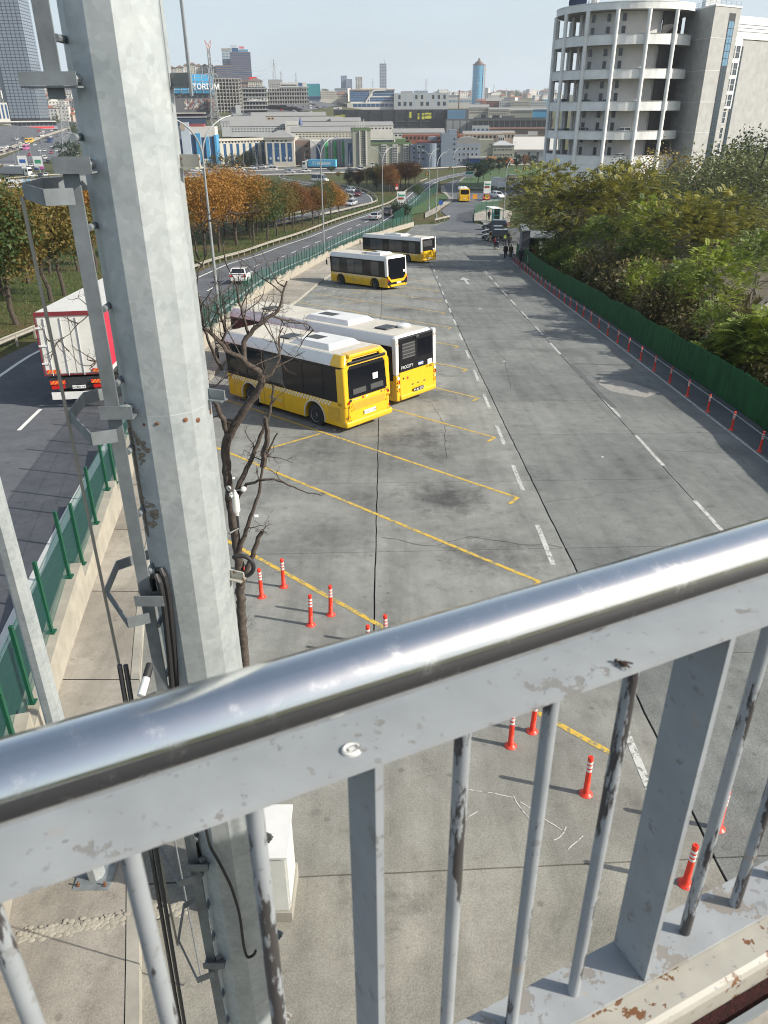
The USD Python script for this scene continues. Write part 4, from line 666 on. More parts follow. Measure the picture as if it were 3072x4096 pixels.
        t.p('number_plate', MB().box((0, -.115, .62), (.6, .02, .15)), m_ink if style == 'B' else m_plate); t.p('plate_text', tx(plate, .085, (0, -.127, .578)), m_inkw if style == 'B' else m_ink)
        t.p('sticker', MB().box((.8, -.05, 1.62), (.28, .02, .2)), m_inkw)
        if style == 'B':
            t.p('model_lettering', tx('PROCITY', .12, (-.62, -.045, 1.63), bold=True), m_inkg); t.p('badge', MB().box((.22, -.045, 1.66), (.3, .02, .18)), PC['blue']); t.p('badge_text', tx('BMC', .1, (.22, -.057, 1.61), bold=True), m_inkw); t.p('fleet_number', tx('B-4012', .09, (.83, -.04, 1.38)), m_ink)
            t.p('logo', MB().lathe([(.05, 0), (.045, -.006), (0, -.006)], 10, (-.85, -.035, 1.22), 'y'), m_ink); t.p('logo', MB().lathe([(.06, 0), (.055, -.006), (0, -.006)], 10, (-.6, -.035, 1.2), 'y'), m_inkr)
            for xx in (-.3, .05, .45): t.p('latch', MB().box((xx, -.035, .86), (.1, .02, .05)), m_grille)
    elif style == 'C':
        for sx in (-1, 1): t.p('rear_pillar', m3.Manifold.batch_hull([rbox((sx*(W-.1), .14, 1.3), (.22, .3, .1), .05), rbox((sx*(W-.12), .16, H-.16), (.24, .34, .14), .06)]), m_wht2, smooth=40)
        vp = lambda P, d: MB().prism([(a, b) for a, b in P], 0, d)
        def pl_(P, y_, d=.03): mb = MB().prism(P, 0, d); mb.v = [np.c_[v[:, 0], y_-v[:, 2], v[:, 1]] for v in mb.v]; return mb
        t.p('rear_panel', pl_([(-W+.03, .34), (W-.03, .34), (W-.03, 1.32), (-W+.03, 1.32)], -.01, .02), Y); t.p('rear_window', pl_([(-W+.2, 1.3), (-.75, .98), (.75, .98), (W-.2, 1.3), (W-.2, H-.2), (-W+.2, H-.2)], -.032, .02), m_bus)
        t.p('rear_chevron', pl_([(-W+.04, 1.2), (-.78, .78), (.78, .78), (W-.04, 1.2), (W-.04, .55), (.9, .36), (-.9, .36), (-W+.04, .55)], -.032, .025), m_bandm); t.p('rear_trim', pl_([(-W+.06, 1.32), (-.82, .96), (.82, .96), (W-.06, 1.32), (W-.06, 1.12), (.78, .74), (-.78, .74), (-W+.06, 1.12)], -.054, .03), Y)
        t.p('bumper', pl_([(-.85, .36), (.85, .36), (.95, .54), (-.95, .54)], -.058, .05), Y); t.p('number_plate', MB().box((.15, -.075, .64), (.55, .02, .14)), m_plate); t.p('plate_text', tx(plate, .08, (.15, -.087, .6)), m_ink)
        for sx in (-1, 1): t.p('tail_light', pl_([(sx*1.18-.03, .8), (sx*1.18+.03, .8), (sx*1.18+.03, 1.15), (sx*1.18-.03, 1.15)], -.06, .03), m_tl)
        t.p('sticker', MB().box((.85, -.06, 1.62), (.26, .02, .2)), m_inkw)
    else:
        t.p('rear_window', MB().slab([(-.9, -.0, 1.75), (.9, -.0, 1.75), (.9, 0, 2.75), (-.9, 0, 2.75)], .02, .04), m_bus); t.p('rear_panel', rbox((0, .06, 1.05), (2.44, .2, 1.4), .06), Y); t.p('rear_header', rbox((0, .1, 2.86), (2.3, .3, .2), .06), Y); t.p('number_plate', MB().box((0, -.06, .85), (.6, .02, .15)), m_plate); t.p('plate_text', tx(plate, .08, (0, -.072, .8)), m_ink)
        for sx in (-1, 1): t.p('rear_pillar', rbox((sx*(W-.12), .1, 2.2), (.24, .24, 1.3), .06), Y); t.p('tail_light', MB().box((sx*1.05, -.06, 1.1), (.12, .03, .5)), m_tl)
    # near (left) side: checker strip, panels, grille, logos, mirrors
    ck = MB(); z = belt-.05
    zf = (lambda q: .22*math.sin(max(0, min(1, (q-3.2)/2.))*math.pi)**2*(-1)+.0) if style == 'C' else (lambda q: 0)
    for r in range(2):
        for k in range(int((L-1.2)/.09)):
            if k % 2 == r: ck.box((-W-.004, .8+.09*k, z-.09*r), (.008, .088, .085))
    t.p('checker_strip', ck, m_check)
    for k, q in enumerate(np.arange(1.15, L-.6, 1.25)):
        if min(abs(q-w_) for w_ in wy) > .65: t.p('panel_seam', MB().box((-W-.001, q, .66), (.008, .014, .68)), m_grille)
    t.p('engine_grille', MB().b2((-W-.006, .28, .48), (-W+.01, .95, 1.02)), m_ygr)
    t.p('logo_text', tx('istanbul  iett', .1, (-W-.004, L*.55, .62), 'left'), m_inkg)
    t.p('side_light', MB().box((-W-.006, L*.5, .5), (.02, .12, .05)), m_amb)
    if style == 'D': t.p('front_side_panel', MB().b2((-W-.008, L-2.6, .4), (-W+.01, L-.3, belt+.0)), Y)
    for sx in (-1, 1): t.p('mirror', rbox((sx*(W+.18), L+.12, 2.05), (.14, .12, .5), .05), m_dark); t.p('mirror_arm', MB().tube([(sx*(W-.1), L-.1, 2.5), (sx*(W+.16), L+.12, 2.45), (sx*(W+.18), L+.12, 2.3)], .025, 6), m_dark)
    t.p('windscreen', MB().slab([(W-.25, L-.01, 1.1), (-W+.25, L-.01, 1.1), (-W+.25, L-.03, zt-.05), (W-.25, L-.03, zt-.05)], .02, .04), m_bus)
    return t
bus('small yellow and black bus with all-yellow rear pillars, nearest in the yard', -.53, 27.45, -.79, 7.6, 'A', '34 HO 1508', 2.95, 1.2, 1.22)
bus('long bus with white rear pillars and maroon front windows, second nearest', 1.46, 31.44, -.80, 11.6, 'B', '34 NL 5317', 2.98)
bus('small bus with yellow V-shaped trim on its rear, parked halfway down the yard', 1.36, 72.27, -.726, 8.5, 'C', '34 NLR 244', 3.0, 1.22, 1.18)
bus('long bus parked beyond the others beside the far end of the low wall', 5.8, 99.3, -.71, 11.6, 'D', '34 KL 4162', 3.05)
bE = bus('all yellow bus driving away up the service road', *G(1003, 437)[:2], .03, 9., 'E', '34 TN 811', 3.0)
# curtain side lorry on the carriageway
tr = T('lorry', 'white and red box lorry with striped rear markings driving away on the left carriageway', 'lorry', loc=onter(-12.35, 29.95), rz=.13, tilt=-.085)
m_bx = M('lorry_white', (.58, .57, .53), .5, var=.07, scale=2.5); m_cur = M('curtain_red', (.5, .03, .06), .5, var=.15, scale=1.5, bump=.3, bscale=3); m_rp = M('maroon_frame', (.16, .02, .025), .5)
tr.p('box', MB().b2((-1.25, .03, 1.42), (1.25, 13.2, 3.86)), m_bx); tr.p('roof_sheet', MB().b2((-1.22, .06, 3.86), (1.22, 13.1, 3.9)), m_bx)
for a, b in (((-1.27, -.03, 3.74), (1.27, .05, 3.9)), ((-1.27, -.03, 1.4), (-1.235, .05, 3.74)), ((1.235, -.03, 1.4), (1.27, .05, 3.74)), ((-1.235, -.03, 1.4), (1.235, .05, 1.44))): tr.p('door_frame', MB().b2(a, b), m_rp)
for x in (-.6, .6): tr.p('door', MB().b2((x-.575, -.012, 1.48), (x+.575, .04, 3.68)), m_bx)
for x in (-.92, -.3, .3, .92): tr.p('locking_bar', MB().tube([(x, -.045, 1.4), (x, -.045, 3.68)], .018, 8), m_inkg)
for x in (-1.12, 1.12):
    for z in (1.9, 2.6, 3.3): tr.p('hinge', MB().box((x, -.03, z), (.3, .04, .07)), m_wht2)
tr.p('curtain', MB().b2((1.25, .3, 1.6), (1.28, 13., 3.7)), m_cur); tr.p('side_band', MB().b2((1.25, .3, 1.42), (1.285, 13., 1.58)), m_wht2)
def stripes(x0, x1, z0, z1, nm='hazard_marking'):
    a = MB(); b = MB(); b.b2((x0, -.055, z0), (x1, -.04, z1)); w = .14; x = x0
    tr.p(nm, b, m_inkr)
    while x < x1-.1:
        a.add([(x, -.057, z0), (min(x+.07, x1), -.057, z0), (min(x+.07+z1-z0, x1), -.057, z1), (min(x+z1-z0, x1), -.057, z1)], [[0, 1, 2, 3]]); x += w
    tr.p('hazard_stripe', a, m_amb)
stripes(-1.15, -.62, 1.5, 1.64); stripes(.62, 1.15, 1.5, 1.64); stripes(-1.1, -.5, 1.05, 1.2); stripes(.5, 1.1, 1.05, 1.2)
tr.p('underride_frame', MB().b2((-1.15, .05, .85), (1.15, .3, 1.3)), m_dark); tr.p('rear_skirt', MB().b2((-1.12, -.04, .42), (1.12, .02, .72)), m_wht2)
for sx in (-1, 1): tr.p('tail_light', MB().b2((sx*.82-.25, -.05, .86), (sx*.82+.25, .05, 1.0)), m_tl)
tr.p('number_plate', MB().b2((-.26, -.05, .85), (.26, -.03, .98)), m_plate); tr.p('plate_text', tx('34 HEK 965', .08, (0, -.052, .875)), m_ink)
for y in (2.2, 3.5, 4.8, 12.2):
    for sx in (-1, 1):
        wp = tr.p('wheel', MB().lathe([(0, -.18), (.3, -.18), (.48, -.16), (.5, -.1), (.5, .1), (.48, .16), (.3, .18), (0, .18)], 22, (sx*1.04, y, .5), 'x'), m_tyre, smooth=35); tr.p('rim', MB().lathe([(0, .05*sx), (.1, .1*sx), (.26, .08*sx), (.29, .19*sx)], 14, (sx*1.04, y, .5), 'x'), m_rim, parent=wp)
tr.p('chassis', MB().b2((-.5, .3, .7), (.5, 16., 1.3)), m_dark); tr.p('cab', rbox((0, 15.2, 2.0), (2.5, 2.2, 2.9), .2), m_bx); tr.p('windscreen', MB().b2((-1.1, 16.28, 2.1), (1.1, 16.33, 3.1)), m_gl)
for sx in (-1, 1):
    for y in (5.6, 11.): tr.p('side_guard', MB().b2((sx*1.2-.02, y, .6), (sx*1.2+.02, y+.06, 1.4)), m_inkg)
# cars on the carriageway, ramp and service road
def road_head(x, y): i = int(np.argmin(np.hypot(MID[:, 0]-x, MID[:, 1]-y))); a, b = MID[max(i-1, 0)], MID[min(i+1, len(MID)-1)]; return math.atan2(b[0]-a[0], b[1]-a[1])
def put(kind, col, label, u, v, head, group=None, h=.0): p = G(u, v); return car(kind, col, label, onter(p[0], p[1], h), head, group)
car('hatch', 'white', 'white hatchback driving away on the carriageway behind the fence, nearest car', onter(-13.9, 75.5), road_head(-13.9, 75.5))
for kd, c, lb, u, v in (('sedan', 'silver', 'silver saloon braking on the carriageway before the double sign', 806, 477), ('suv', 'grey', 'dark grey off-roader with brake lights on ahead of the silver saloon', 835.5, 466.5)): p = G(u, v); car(kd, c, lb, onter(p[0], p[1]), road_head(p[0], p[1]))
put('hatch', 'silver', 'silver hatchback coming down the loop ramp, front car', 766, 443, 3.5); put('suv', 'maroon', 'dark maroon off-roader on the loop ramp bend', 774, 422.6, 3.2); put('sedan', 'white', 'white saloon entering the loop ramp bend', 750, 414.6, 2.5); put('minibus', 'white', 'white minibus on the upper part of the loop ramp', 675, 393, 2.0)
put('suv', 'white', 'white off-roader parked behind the red car near the junction signs', 1064, 427, 2.7); put('hatch', 'red', 'red hatchback behind the chevron sign at the service road', 1051, 431, 3.3)
for kd, c, lb, u, v, hd in (('hatch', 'silver', 'silver hatchback parked by the lawn behind the box van', 1081, 401.5, 3.9), ('sedan', 'grey', 'grey saloon parked along the lawn, third from the box van', 1094, 396.5, 4.0), ('mpv', 'black', 'dark people carrier parked crosswise at the upper edge of the lawn', 1114, 389.5, 4.3), ('sedan', 'black', 'dark saloon half hidden by the tree on the upper car park', 1134, 408, 4.4)): put(kd, c, lb, u, v, hd)
for k, (u, v) in enumerate(((1089, 497), (1091, 508), (1094, 520))):
    p = G(u, v); car(('suv', 'sedan', 'suv')[k], 'black', ('black car parked furthest from the turf fence, nose to the yard', 'black car parked in the middle of the three by the cabin', 'black off-roader parked next to the grey cabin')[k], onter(p[0]+.6, p[1]), -1.35)
bx = T('box_van', 'white box van with tall cargo body parked by the lawn', 'van', loc=G(1067, 407), rz=-2.85)
bx.p('cargo_box', MB().b2((-1.1, 0, .8), (1.1, 4.2, 3.2)), m_bx); bx.p('cab', rbox((0, 5., 1.25), (2.0, 1.7, 1.7), .2), PC['white']); bx.p('windscreen', MB().slab([(.85, 5.7, 1.45), (-.85, 5.7, 1.45), (-.8, 5.45, 2.05), (.8, 5.45, 2.05)], .06, .05), m_gl); bx.p('bumper', MB().b2((-.95, 5.75, .45), (.95, 5.92, .8)), m_dark); wheels(bx, (1.0, 4.7), .9, .36)
for sx in (-1, 1): bx.p('headlight', MB().box((sx*.75, 5.86, 1.0), (.3, .06, .18)), m_hl)
# main road behind: container lorry and the cars around it
HW = [(300, 380), (388, 379), (500, 377.), (614, 375), (760, 371), (900, 364.5), (1000, 359.5), (1110, 355), (1190, 352)]
mq = T('container_lorry', 'white lorry carrying a sky blue shipping container on the main road', 'lorry', loc=G(727, 367.2), rz=1.39)
m_mk = M('container_blue', (.1, .42, .62), .5, var=.08); m_mkt = m_inkw
cor = MB().b2((-1.2, .02, 1.35), (1.2, 12.2, 4.1))
for k in range(48): cor.b2((-1.235, .15+.25*k, 1.5), (-1.2, .27+.25*k, 3.95))
mq.p('container', cor, m_mk)
mq.p('lettering', tx('MAERSK', 1.1, (-1.245, 5.3, 2.15), 'left', True), m_mkt); mq.p('logo_plate', MB().b2((-1.25, 9., 1.95), (-1.235, 10.5, 3.5)), m_inkw); mq.p('logo_field', MB().b2((-1.262, 9.08, 2.03), (-1.25, 10.42, 3.42)), m_mk)
star = MB()
for k in range(7): a = math.pi/2+2*math.pi*k/7; star.add([(-1.268, 9.75-.16*math.cos(a-.4), 2.72+.16*math.sin(a-.4)), (-1.268, 9.75-.55*math.cos(a), 2.72+.55*math.sin(a)), (-1.268, 9.75-.16*math.cos(a+.4), 2.72+.16*math.sin(a+.4)), (-1.268, 9.75, 2.72)], [[0, 1, 3], [1, 2, 3], [0, 3, 1], [1, 3, 2]])
mq.p('logo_star', star, m_inkw); mq.p('chassis', MB().b2((-1.1, 0, .8), (1.1, 14.5, 1.3)), m_dark); mq.p('cab', rbox((0, 13.9, 2.0), (2.4, 2.3, 2.8), .2), m_bx); mq.p('wind_deflector', hullpts([(-1.1, 12.9, 3.3), (1.1, 12.9, 3.3), (-1., 14.6, 3.35), (1., 14.6, 3.35), (-1., 12.9, 4.), (1., 12.9, 4.)]), m_bx); mq.p('side_window', MB().b2((-1.23, 13.7, 2.2), (-1.19, 14.8, 3.)), m_gl); mq.p('windscreen', MB().b2((-1.05, 15.02, 2.1), (1.05, 15.07, 3.1)), m_gl); wheels(mq, (1.5, 2.8, 4.1, 11.3, 14.2), 1.05, .5, .3)
hg = 'cars on the main road behind the loop ramp'
for kd, c, lb, u, v, hd in (('suv', 'silver', 'grey off-roader heading right in front of the orange grove on the main road', 614, 375.6, 1.65), ('hatch', 'white', 'white hatchback heading right just below the container lorry cab', 651, 373., 1.65), ('mpv', 'white', 'white people carrier heading left before the striped building', 599, 369.5, -1.4), ('hatch', 'grey', 'grey hatchback in the line of cars before the striped building', 561, 364.5, -1.4), ('sedan', 'white', 'white saloon in the line of cars before the striped building', 575, 364, -1.4),
    ('suv', 'white', 'white off-roader at the head of the line before the striped building', 588, 363.5, -1.4), ('sedan', 'white', 'white saloon above the tree tops right of the left lamp post', 535, 366.5, 1.6), ('mpv', 'white', 'white van behind the orange tree top', 507, 370, 1.6), ('sedan', 'white', 'white saloon left of the orange tree close to the mast', 413, 372, 1.6), ('sedan', 'silver', 'silver saloon overtaken by a white one right of the container lorry', 767, 366.5, 1.55), ('hatch', 'white', 'white hatchback below the silver saloon right of the container lorry', 772, 369, 1.55), ('mpv', 'white', 'white van below the green and white building', 809, 361.5, -1.4),
    ('mpv', 'dirt', 'muddy van partly behind the rusty trees', 851.5, 366.5, 1.5), ('suv', 'dirt', 'muddy off-roader behind the rusty tree top', 873, 366.5, 1.5), ('sedan', 'white', 'white saloon below the grey office block', 948, 357.5, -1.45), ('mpv', 'white', 'white van close behind the saloon below the grey office block', 964, 355.5, -1.45), ('sedan', 'white', 'white saloon beyond the curve of chevron signs', 1001, 361, -1.45), ('suv', 'blue', 'dark blue off-roader next to the white saloon beyond the curve', 1015, 359., -1.45), ('hatch', 'red', 'red hatchback behind the young trees on the lawn', 1103, 356, 1.5)): put(kd, c, lb, u, v, hd, h=.12)
vn = T('delivery_van', 'tall white delivery van with green lettering on the main road', 'van', loc=G(914, 359.5), rz=1.42); 
vn.p('body', hullpts([(sx*.98, y, z) for sx in (-1, 1) for y, z in ((0, .4), (0, 2.5), (.1, 2.65), (4.2, 2.65), (5.1, 1.5), (5.8, 1.25), (5.9, .4))]), PC['white']); vn.p('windscreen', MB().slab([(.85, 5.1, 1.5), (-.85, 5.1, 1.5), (-.85, 4.35, 2.45), (.85, 4.35, 2.45)], .03, .05), m_gl); vn.p('side_window', MB().b2((-1., 3.9, 1.5), (-.975, 4.8, 2.2)), m_gl); wheels(vn, (1.1, 4.9), .86, .35); vn.p('lettering', tx('izgaram', .5, (-.99, 2., 1.5), 'left', True), M('lettering_green', (.05, .35, .08), .5))
# ------------------------------------------------------------------ traffic on the distant left highway
HWL = [(0, 655), (100, 640)]
def Zp(x, y): return ((.2712*x)/S, (500+.2712*y)/S)
def hw_head(u, v): a, b = G(u, v), G(u+9, v-4.2); return math.atan2(b[0]-a[0], b[1]-a[1])
tl_ = {'white': [(595, 395), (670, 390), (785, 330), (840, 395), (660, 470), (335, 585), (350, 500), (480, 615), (525, 305), (15, 355), (15, 395), (65, 360), (290, 335), (245, 230), (635, 110), (1165, 225), (430, 705), (745, 190), (500, 770), (690, 757), (760, 95), (100, 340), (330, 345)],
       'red': [(445, 455), (765, 420), (570, 110)], 'black': [(720, 555), (795, 355), (105, 410), (155, 365), (200, 380), (20, 425), (340, 215), (1100, 270), (685, 205), (610, 770)], 'grey': [(540, 540), (135, 390), (580, 275), (1190, 280), (840, 175), (180, 230), (270, 355)]}
for c, L_ in tl_.items():
    for i, (x, y) in enumerate(L_):
        u, v = Zp(x, y); put('sedan' if (i % 3) else 'hatch', c, f'small {dict(black="dark").get(c, c)} car in the traffic on the distant highway left of the mast', u, v, hw_head(u, v)+(math.pi if y > 300 and x > 200 else 0), f'{c} cars on the distant left highway', h=.15)
for i, (x, y) in enumerate([(290, 285), (390, 310), (665, 510), (410, 300)]): u, v = Zp(x, y); put('mpv', 'white', 'small white van in the traffic on the distant highway left of the mast', u, v, hw_head(u, v), 'white vans on the distant left highway', h=.15)
m_pink = M('bus_pink', (.5, .1, .3), .5)
def farbus(label, x, y, mat, L=12.):
    u, v = Zp(x, y); p = G(u, v); t = T('bus', label, 'bus', loc=p+[0, 0, .15], rz=-hw_head(u, v)); t.p('body', rbox((0, L/2, 1.7), (2.5, L, 2.8), .15), mat)
    for sx in (-1, 1):
        for k in range(7): t.p('side_window', MB().box((sx*1.255, 1.2+k*1.55, 2.15), (.03, 1.35, 1.0)), m_gl)
    t.p('rear_window', MB().box((0, -.01, 2.2), (2.1, .04, .9)), m_gl); t.p('windscreen', MB().box((0, L+.01, 2.1), (2.2, .04, 1.3)), m_gl); wheels(t, (2.5, L-2.5), 1.1, .48)
farbus('yellow articulated looking bus in the outer lanes of the distant highway', 400, 270, PC['yellow'], 17.); farbus('blue and white bus on the distant highway beside the lattice pylon', 730, 265, PC['blue']); farbus('pink and white bus behind the central barrier of the distant highway', 370, 375, m_pink, 10); farbus('white bus among the parked cars under the tall tower', 620, 185, PC['white'], 9)
def cablorry(label, x, y, trailer):
    u, v = Zp(x, y); t = T('lorry', label, 'lorry', loc=G(u, v)+[0, 0, .15], rz=-1.9); t.p('cab', rbox((0, 1.2, 2.1), (2.5, 2.3, 3.2), .3), m_bx); t.p('windscreen', MB().b2((-1.1, 2.32, 2.2), (1.1, 2.37, 3.1)), m_gl); t.p('side_window', MB().b2((1.23, .9, 2.1), (1.27, 1.9, 2.9)), m_gl); t.p('chassis', MB().b2((-1.1, -11, .7), (1.1, 2, 1.2)), m_dark); wheels(t, (1.3, -2, -8, -9.4), 1.05, .5, .3)
    c = t.p('container', MB().b2((-1.22, -12, 1.25), (1.22, -.4, 4.)), trailer)
    return t
q_ = cablorry('white lorry with pale container lettered in dark capitals above the roadside billboard', 215, 745, M('container_cream', (.6, .57, .5), .6)); tv_ = tx('SK', 1.5, (1.24, -2.2, 1.9), 'left', True); tv_ = (tv_[0]*[1, 1, 1], tv_[1]); v_ = tv_[0].copy(); v_[:, 1] = -4.4-v_[:, 1]; q_.p('lettering', (v_, tv_[1][:, ::-1]), m_ink)
cablorry('white lorry pulling a grey trailer in front of the container lorry by the billboard', 395, 775, M('trailer_grey', (.3, .31, .32), .6))
# rows of small cars around the far shopping centres
for k in range(70):
    u, v = (rnd.uniform(520, 700), rnd.uniform(226, 248)) if k < 40 else (rnd.uniform(660, 740), rnd.uniform(204, 224))
    if k < 40 and u > 560 and v > 242: v -= 10
    c = rnd.choice(['white', 'white', 'white', 'grey', 'black', 'silver', 'red']); put('hatch', c, f'tiny {dict(black="dark").get(c, c)} parked car in front of the distant car showrooms', u, v, rnd.choice([.3, 1.9]), f'{c} cars parked by the distant showrooms', h=.2)
# ------------------------------------------------------------------ junction: service road, lawn, islands
def Z5(x, y): return ((1700+.4219*x)/S, (600+.4219*y)/S)
def gp(L, f=Z5, h=0.): return [tuple(G(*f(x, y))[:2]) for x, y in L]
O('service_road', fixup(drape(gp([(60, 760), (110, 715), (235, 655), (150, 575), (285, 468), (225, 440), (190, 385), (172, 335), (240, 300), (380, 245), (470, 200), (520, 190), (440, 250), (380, 275), (300, 325), (293, 350), (400, 385), (560, 390), (700, 378), (830, 320), (940, 285), (1075, 270), (1300, 330), (1300, 430), (1000, 440), (740, 430), (730, 480), (560, 508), (490, 520), (462, 610), (458, 690), (540, 720), (690, 740), (900, 740), (880, 790), (500, 790)]), -.01, 6.)), m_road, kind='structure')
O('yard_apron', fixup(drape([(kx(122)-.3, 121), (6.2, 151)]+[tuple(G(*Z5(x, y))[:2]) for x, y in [(95, 700), (235, 665), (458, 690), (690, 740), (860, 740)]]+[(23., 112), (17.5, 99)], -.03, 5.)), m_lot2, kind='structure')
O('lawn', fixup(drape(gp([(300, 338), (380, 270), (440, 236), (560, 195), (800, 165), (1075, 165), (1300, 200), (1300, 290), (1075, 262), (940, 265), (850, 278), (705, 362), (560, 374), (400, 372)]), .04, 7.)), m_lawn, kind='structure')
O('verge', fixup(drape(gp([(-300, 640), (0, 480), (110, 440), (180, 415), (222, 455), (100, 535), (0, 590)]), .03, 5.)), m_lawn, kind='structure')
O('traffic_island', fixup(drape(gp([(462, 612), (540, 572), (690, 540), (830, 590), (800, 690), (690, 712), (560, 712), (530, 682), (462, 682)]), .14, 4.)), m_walk, kind='structure')
O('pavement', fixup(drape(gp([(0, 600), (120, 535), (225, 458), (182, 415), (150, 400), (150, 345), (178, 335), (196, 385), (230, 438), (287, 468), (150, 562), (110, 600), (0, 650)]), .1, 4.)), m_walk, kind='structure')
O('sign_island', fixup(drape(gp([(520, 495), (560, 480), (690, 474), (700, 490), (560, 500)]), .13, 4.)), m_walk, kind='structure')
guardrail('low steel guardrail curving round the lawn corner', [G(*Z5(x, y))[:2] for x, y in [(660, 376), (560, 382), (400, 378), (300, 350), (310, 325), (380, 272), (470, 222)]], step=3.)
guardrail('short guardrail at the end of the low wall before the yard exit', [G(*Z5(x, y))[:2] for x, y in [(95, 690), (160, 672), (235, 655)]], step=2.)
# loop ramp, its rails, and the main road behind
def Z3(x, y): return ((1300+.3014*x)/S, (650+.3014*y)/S)
def Zg(x, y): return ((700+.4219*x)/S, (700+.4219*y)/S)
RO = smoothc(gp([(-560, 170), (-200, 262), (0, 275), (210, 320), (400, 355), (560, 410), (650, 470), (668, 520), (600, 560), (420, 605), (220, 655), (0, 700), (-300, 770), (-700, 850)], Z3), 2.); RI = smoothc(gp([(-560, 215), (-200, 310), (0, 330), (150, 365), (280, 410), (345, 455), (330, 500), (250, 550), (120, 590), (-60, 630), (-300, 690), (-700, 770)], Z3), 2.)
O('loop_ramp', ribbon(offs(arc(RI), .5), offs(arc(RO), -.5), .05, cols=4)if False else fixup(ribbon(arc(RO), arc(RI), .05, cols=4)), m_road, kind='structure')
rm.p('ramp_edge_line', fixup(line(offs(arc(RO), .8), .18, .09)), m_rw); rm.p('ramp_edge_line', fixup(line(offs(arc(RI), -.6), .18, .09)), m_rw)
guardrail('curved steel guardrail round the outside of the loop ramp', offs(arc(RO), -.6), step=3.); guardrail('steel guardrail on the inside of the loop ramp', offs(arc(RI), .6), step=3.)
HN = smoothc([G(u, v)[:2] for u, v in [(-80, 420), (120, 398), (300, 390), (480, 383), (614, 379.), (760, 374), (900, 367.5), (1000, 362.5), (1110, 358), (1250, 353), (1500, 345)]], 6.); HF = smoothc([G(u, v)[:2] for u, v in [(-80, 398), (120, 380), (300, 373), (480, 366.5), (614, 362), (760, 357), (900, 353.), (1000, 349), (1110, 346), (1250, 341), (1500, 335)]], 6.)
O('main_road', fixup(ribbon(arc(HF), arc(HN), .09, cols=5)), m_road, kind='structure')
for f_ in (.03, .25, .97): rm.p('main_road_line', fixup(line(arc(HN)*(1-f_)+arc(HF)*f_, .25, .13)), m_rw)
guardrail('long guardrail along the near edge of the main road', offs(arc(HN), 1.), step=4.); guardrail('central guardrail of the main road', arc(HN)*.52+arc(HF)*.48, step=4., h=.1); guardrail('far guardrail of the main road below the office blocks', offs(arc(HF), -1.), step=4.)
# distant left highway
def lane(pl, nm): O(nm, fixup(drape(pl, .12, 14.)), m_road, kind='structure')
m_pale = M('pale_median', (.36, .33, .27), .9, var=.2, scale=.2)
lane([tuple(G(u, v)[:2]) for u, v in [(-60, 372), (0, 372), (60, 362), (100, 350), (145, 325), (180, 305), (210, 285), (215, 262), (180, 268), (140, 283), (100, 298), (60, 315), (0, 345), (-60, 362)]], 'highway')
lane([tuple(G(u, v)[:2]) for u, v in [(-60, 325), (0, 322), (50, 307), (90, 293), (140, 277), (190, 262), (190, 252), (120, 262), (60, 270), (-60, 285)]], 'highway_far_lanes')
O('highway_median', fixup(drape([tuple(G(u, v)[:2]) for u, v in [(-60, 344), (0, 337), (60, 312), (110, 292), (160, 274), (157, 271), (106, 288), (50, 306), (0, 324), (-60, 335)]], .1, 14.)), m_pale, kind='structure')
# ------------------------------------------------------------------ lamp posts
m_post = M('lamp_post_zinc', (.27, .285, .29), .5, .3, var=.08)
def lamp_post(label, loc, hgt, rz, group=None, arms=2, r=.11):
    t = T('street_lamp', label, 'street lamp', group, loc, rz); t.p('pole', MB().tube([(0, 0, -.2), (0, 0, hgt*.5), (0, 0, hgt-2.2)], [r, r*.75, r*.55], 10), m_post, smooth=40)
    for sx in ((-1, 1) if arms == 2 else (1,)):
        a = np.linspace(0, 1, 9); P = [(sx*3.0*(1-math.cos(k*1.45))*.88, 0, hgt-2.25+2.25*math.sin(k*1.45)) for k in a]; e = P[-1]
        t.p('arm', MB().tube(P, np.linspace(.06, .035, 9), 8), m_post, smooth=40); t.p('lamp_head', hullpts([(e[0]+sx*q, w, e[2]+z) for q, w, z in ((-.1, .05, .05), (-.1, -.05, .05), (.15, .15, .08), (.15, -.15, .08), (.75, .1, .14), (.75, -.1, .14), (.1, .12, -.04), (.1, -.12, -.04), (.7, .08, .02), (.7, -.08, .02))]), m_post)
    t.p('base_box', MB().box((0, 0, .5), (.3, .3, 1.)), m_post); return t
WW = WALL; pu = np.array([(CR@(np.array([x, y, float(ter(x, y))])-[0, 0, HC]))/(CF@(np.array([x, y, float(ter(x, y))])-[0, 0, HC])) for x, y in WW])
def on_wall(u): k = (u*S-1536)/FP; ok = np.where(WW[:, 1] > 30)[0]; i = ok[int(np.argmin(np.abs(pu[ok]-k)))]; return WW[i]
lg = 'tall double arm street lamps along the carriageway'
def htop(p, vt): d = ray(830, vt); return HC+p[1]*d[2]/d[1]
for u, vt, lb in ((500, 247, 'tall double arm street lamp right of the mast, nearest on the low wall'), (713, 297, 'double arm street lamp behind the small bus with V-shaped trim'), (836, 318, 'double arm street lamp behind the far long bus')):
    w_ = on_wall(u); p = onter(w_[0]-.75, w_[1], .5); lamp_post(lb, p, htop(p, vt)-p[2], .75, lg)
for u, v, vt, lb in ((926, 457, 324, 'double arm street lamp on the grass verge left of the service road'), (942, 476, 331, 'double arm street lamp at the guardrail by the yard exit'), (977, 428, 322, 'double arm street lamp on the pavement corner left of the yellow bus'), (1087, 480, 345, 'street lamp between the bus shelter and the lawn')):
    p = G(u, v); lamp_post(lb, p, htop(p, vt)-p[2], .9, lg, 2 if u < 1000 else 1)
sl = None
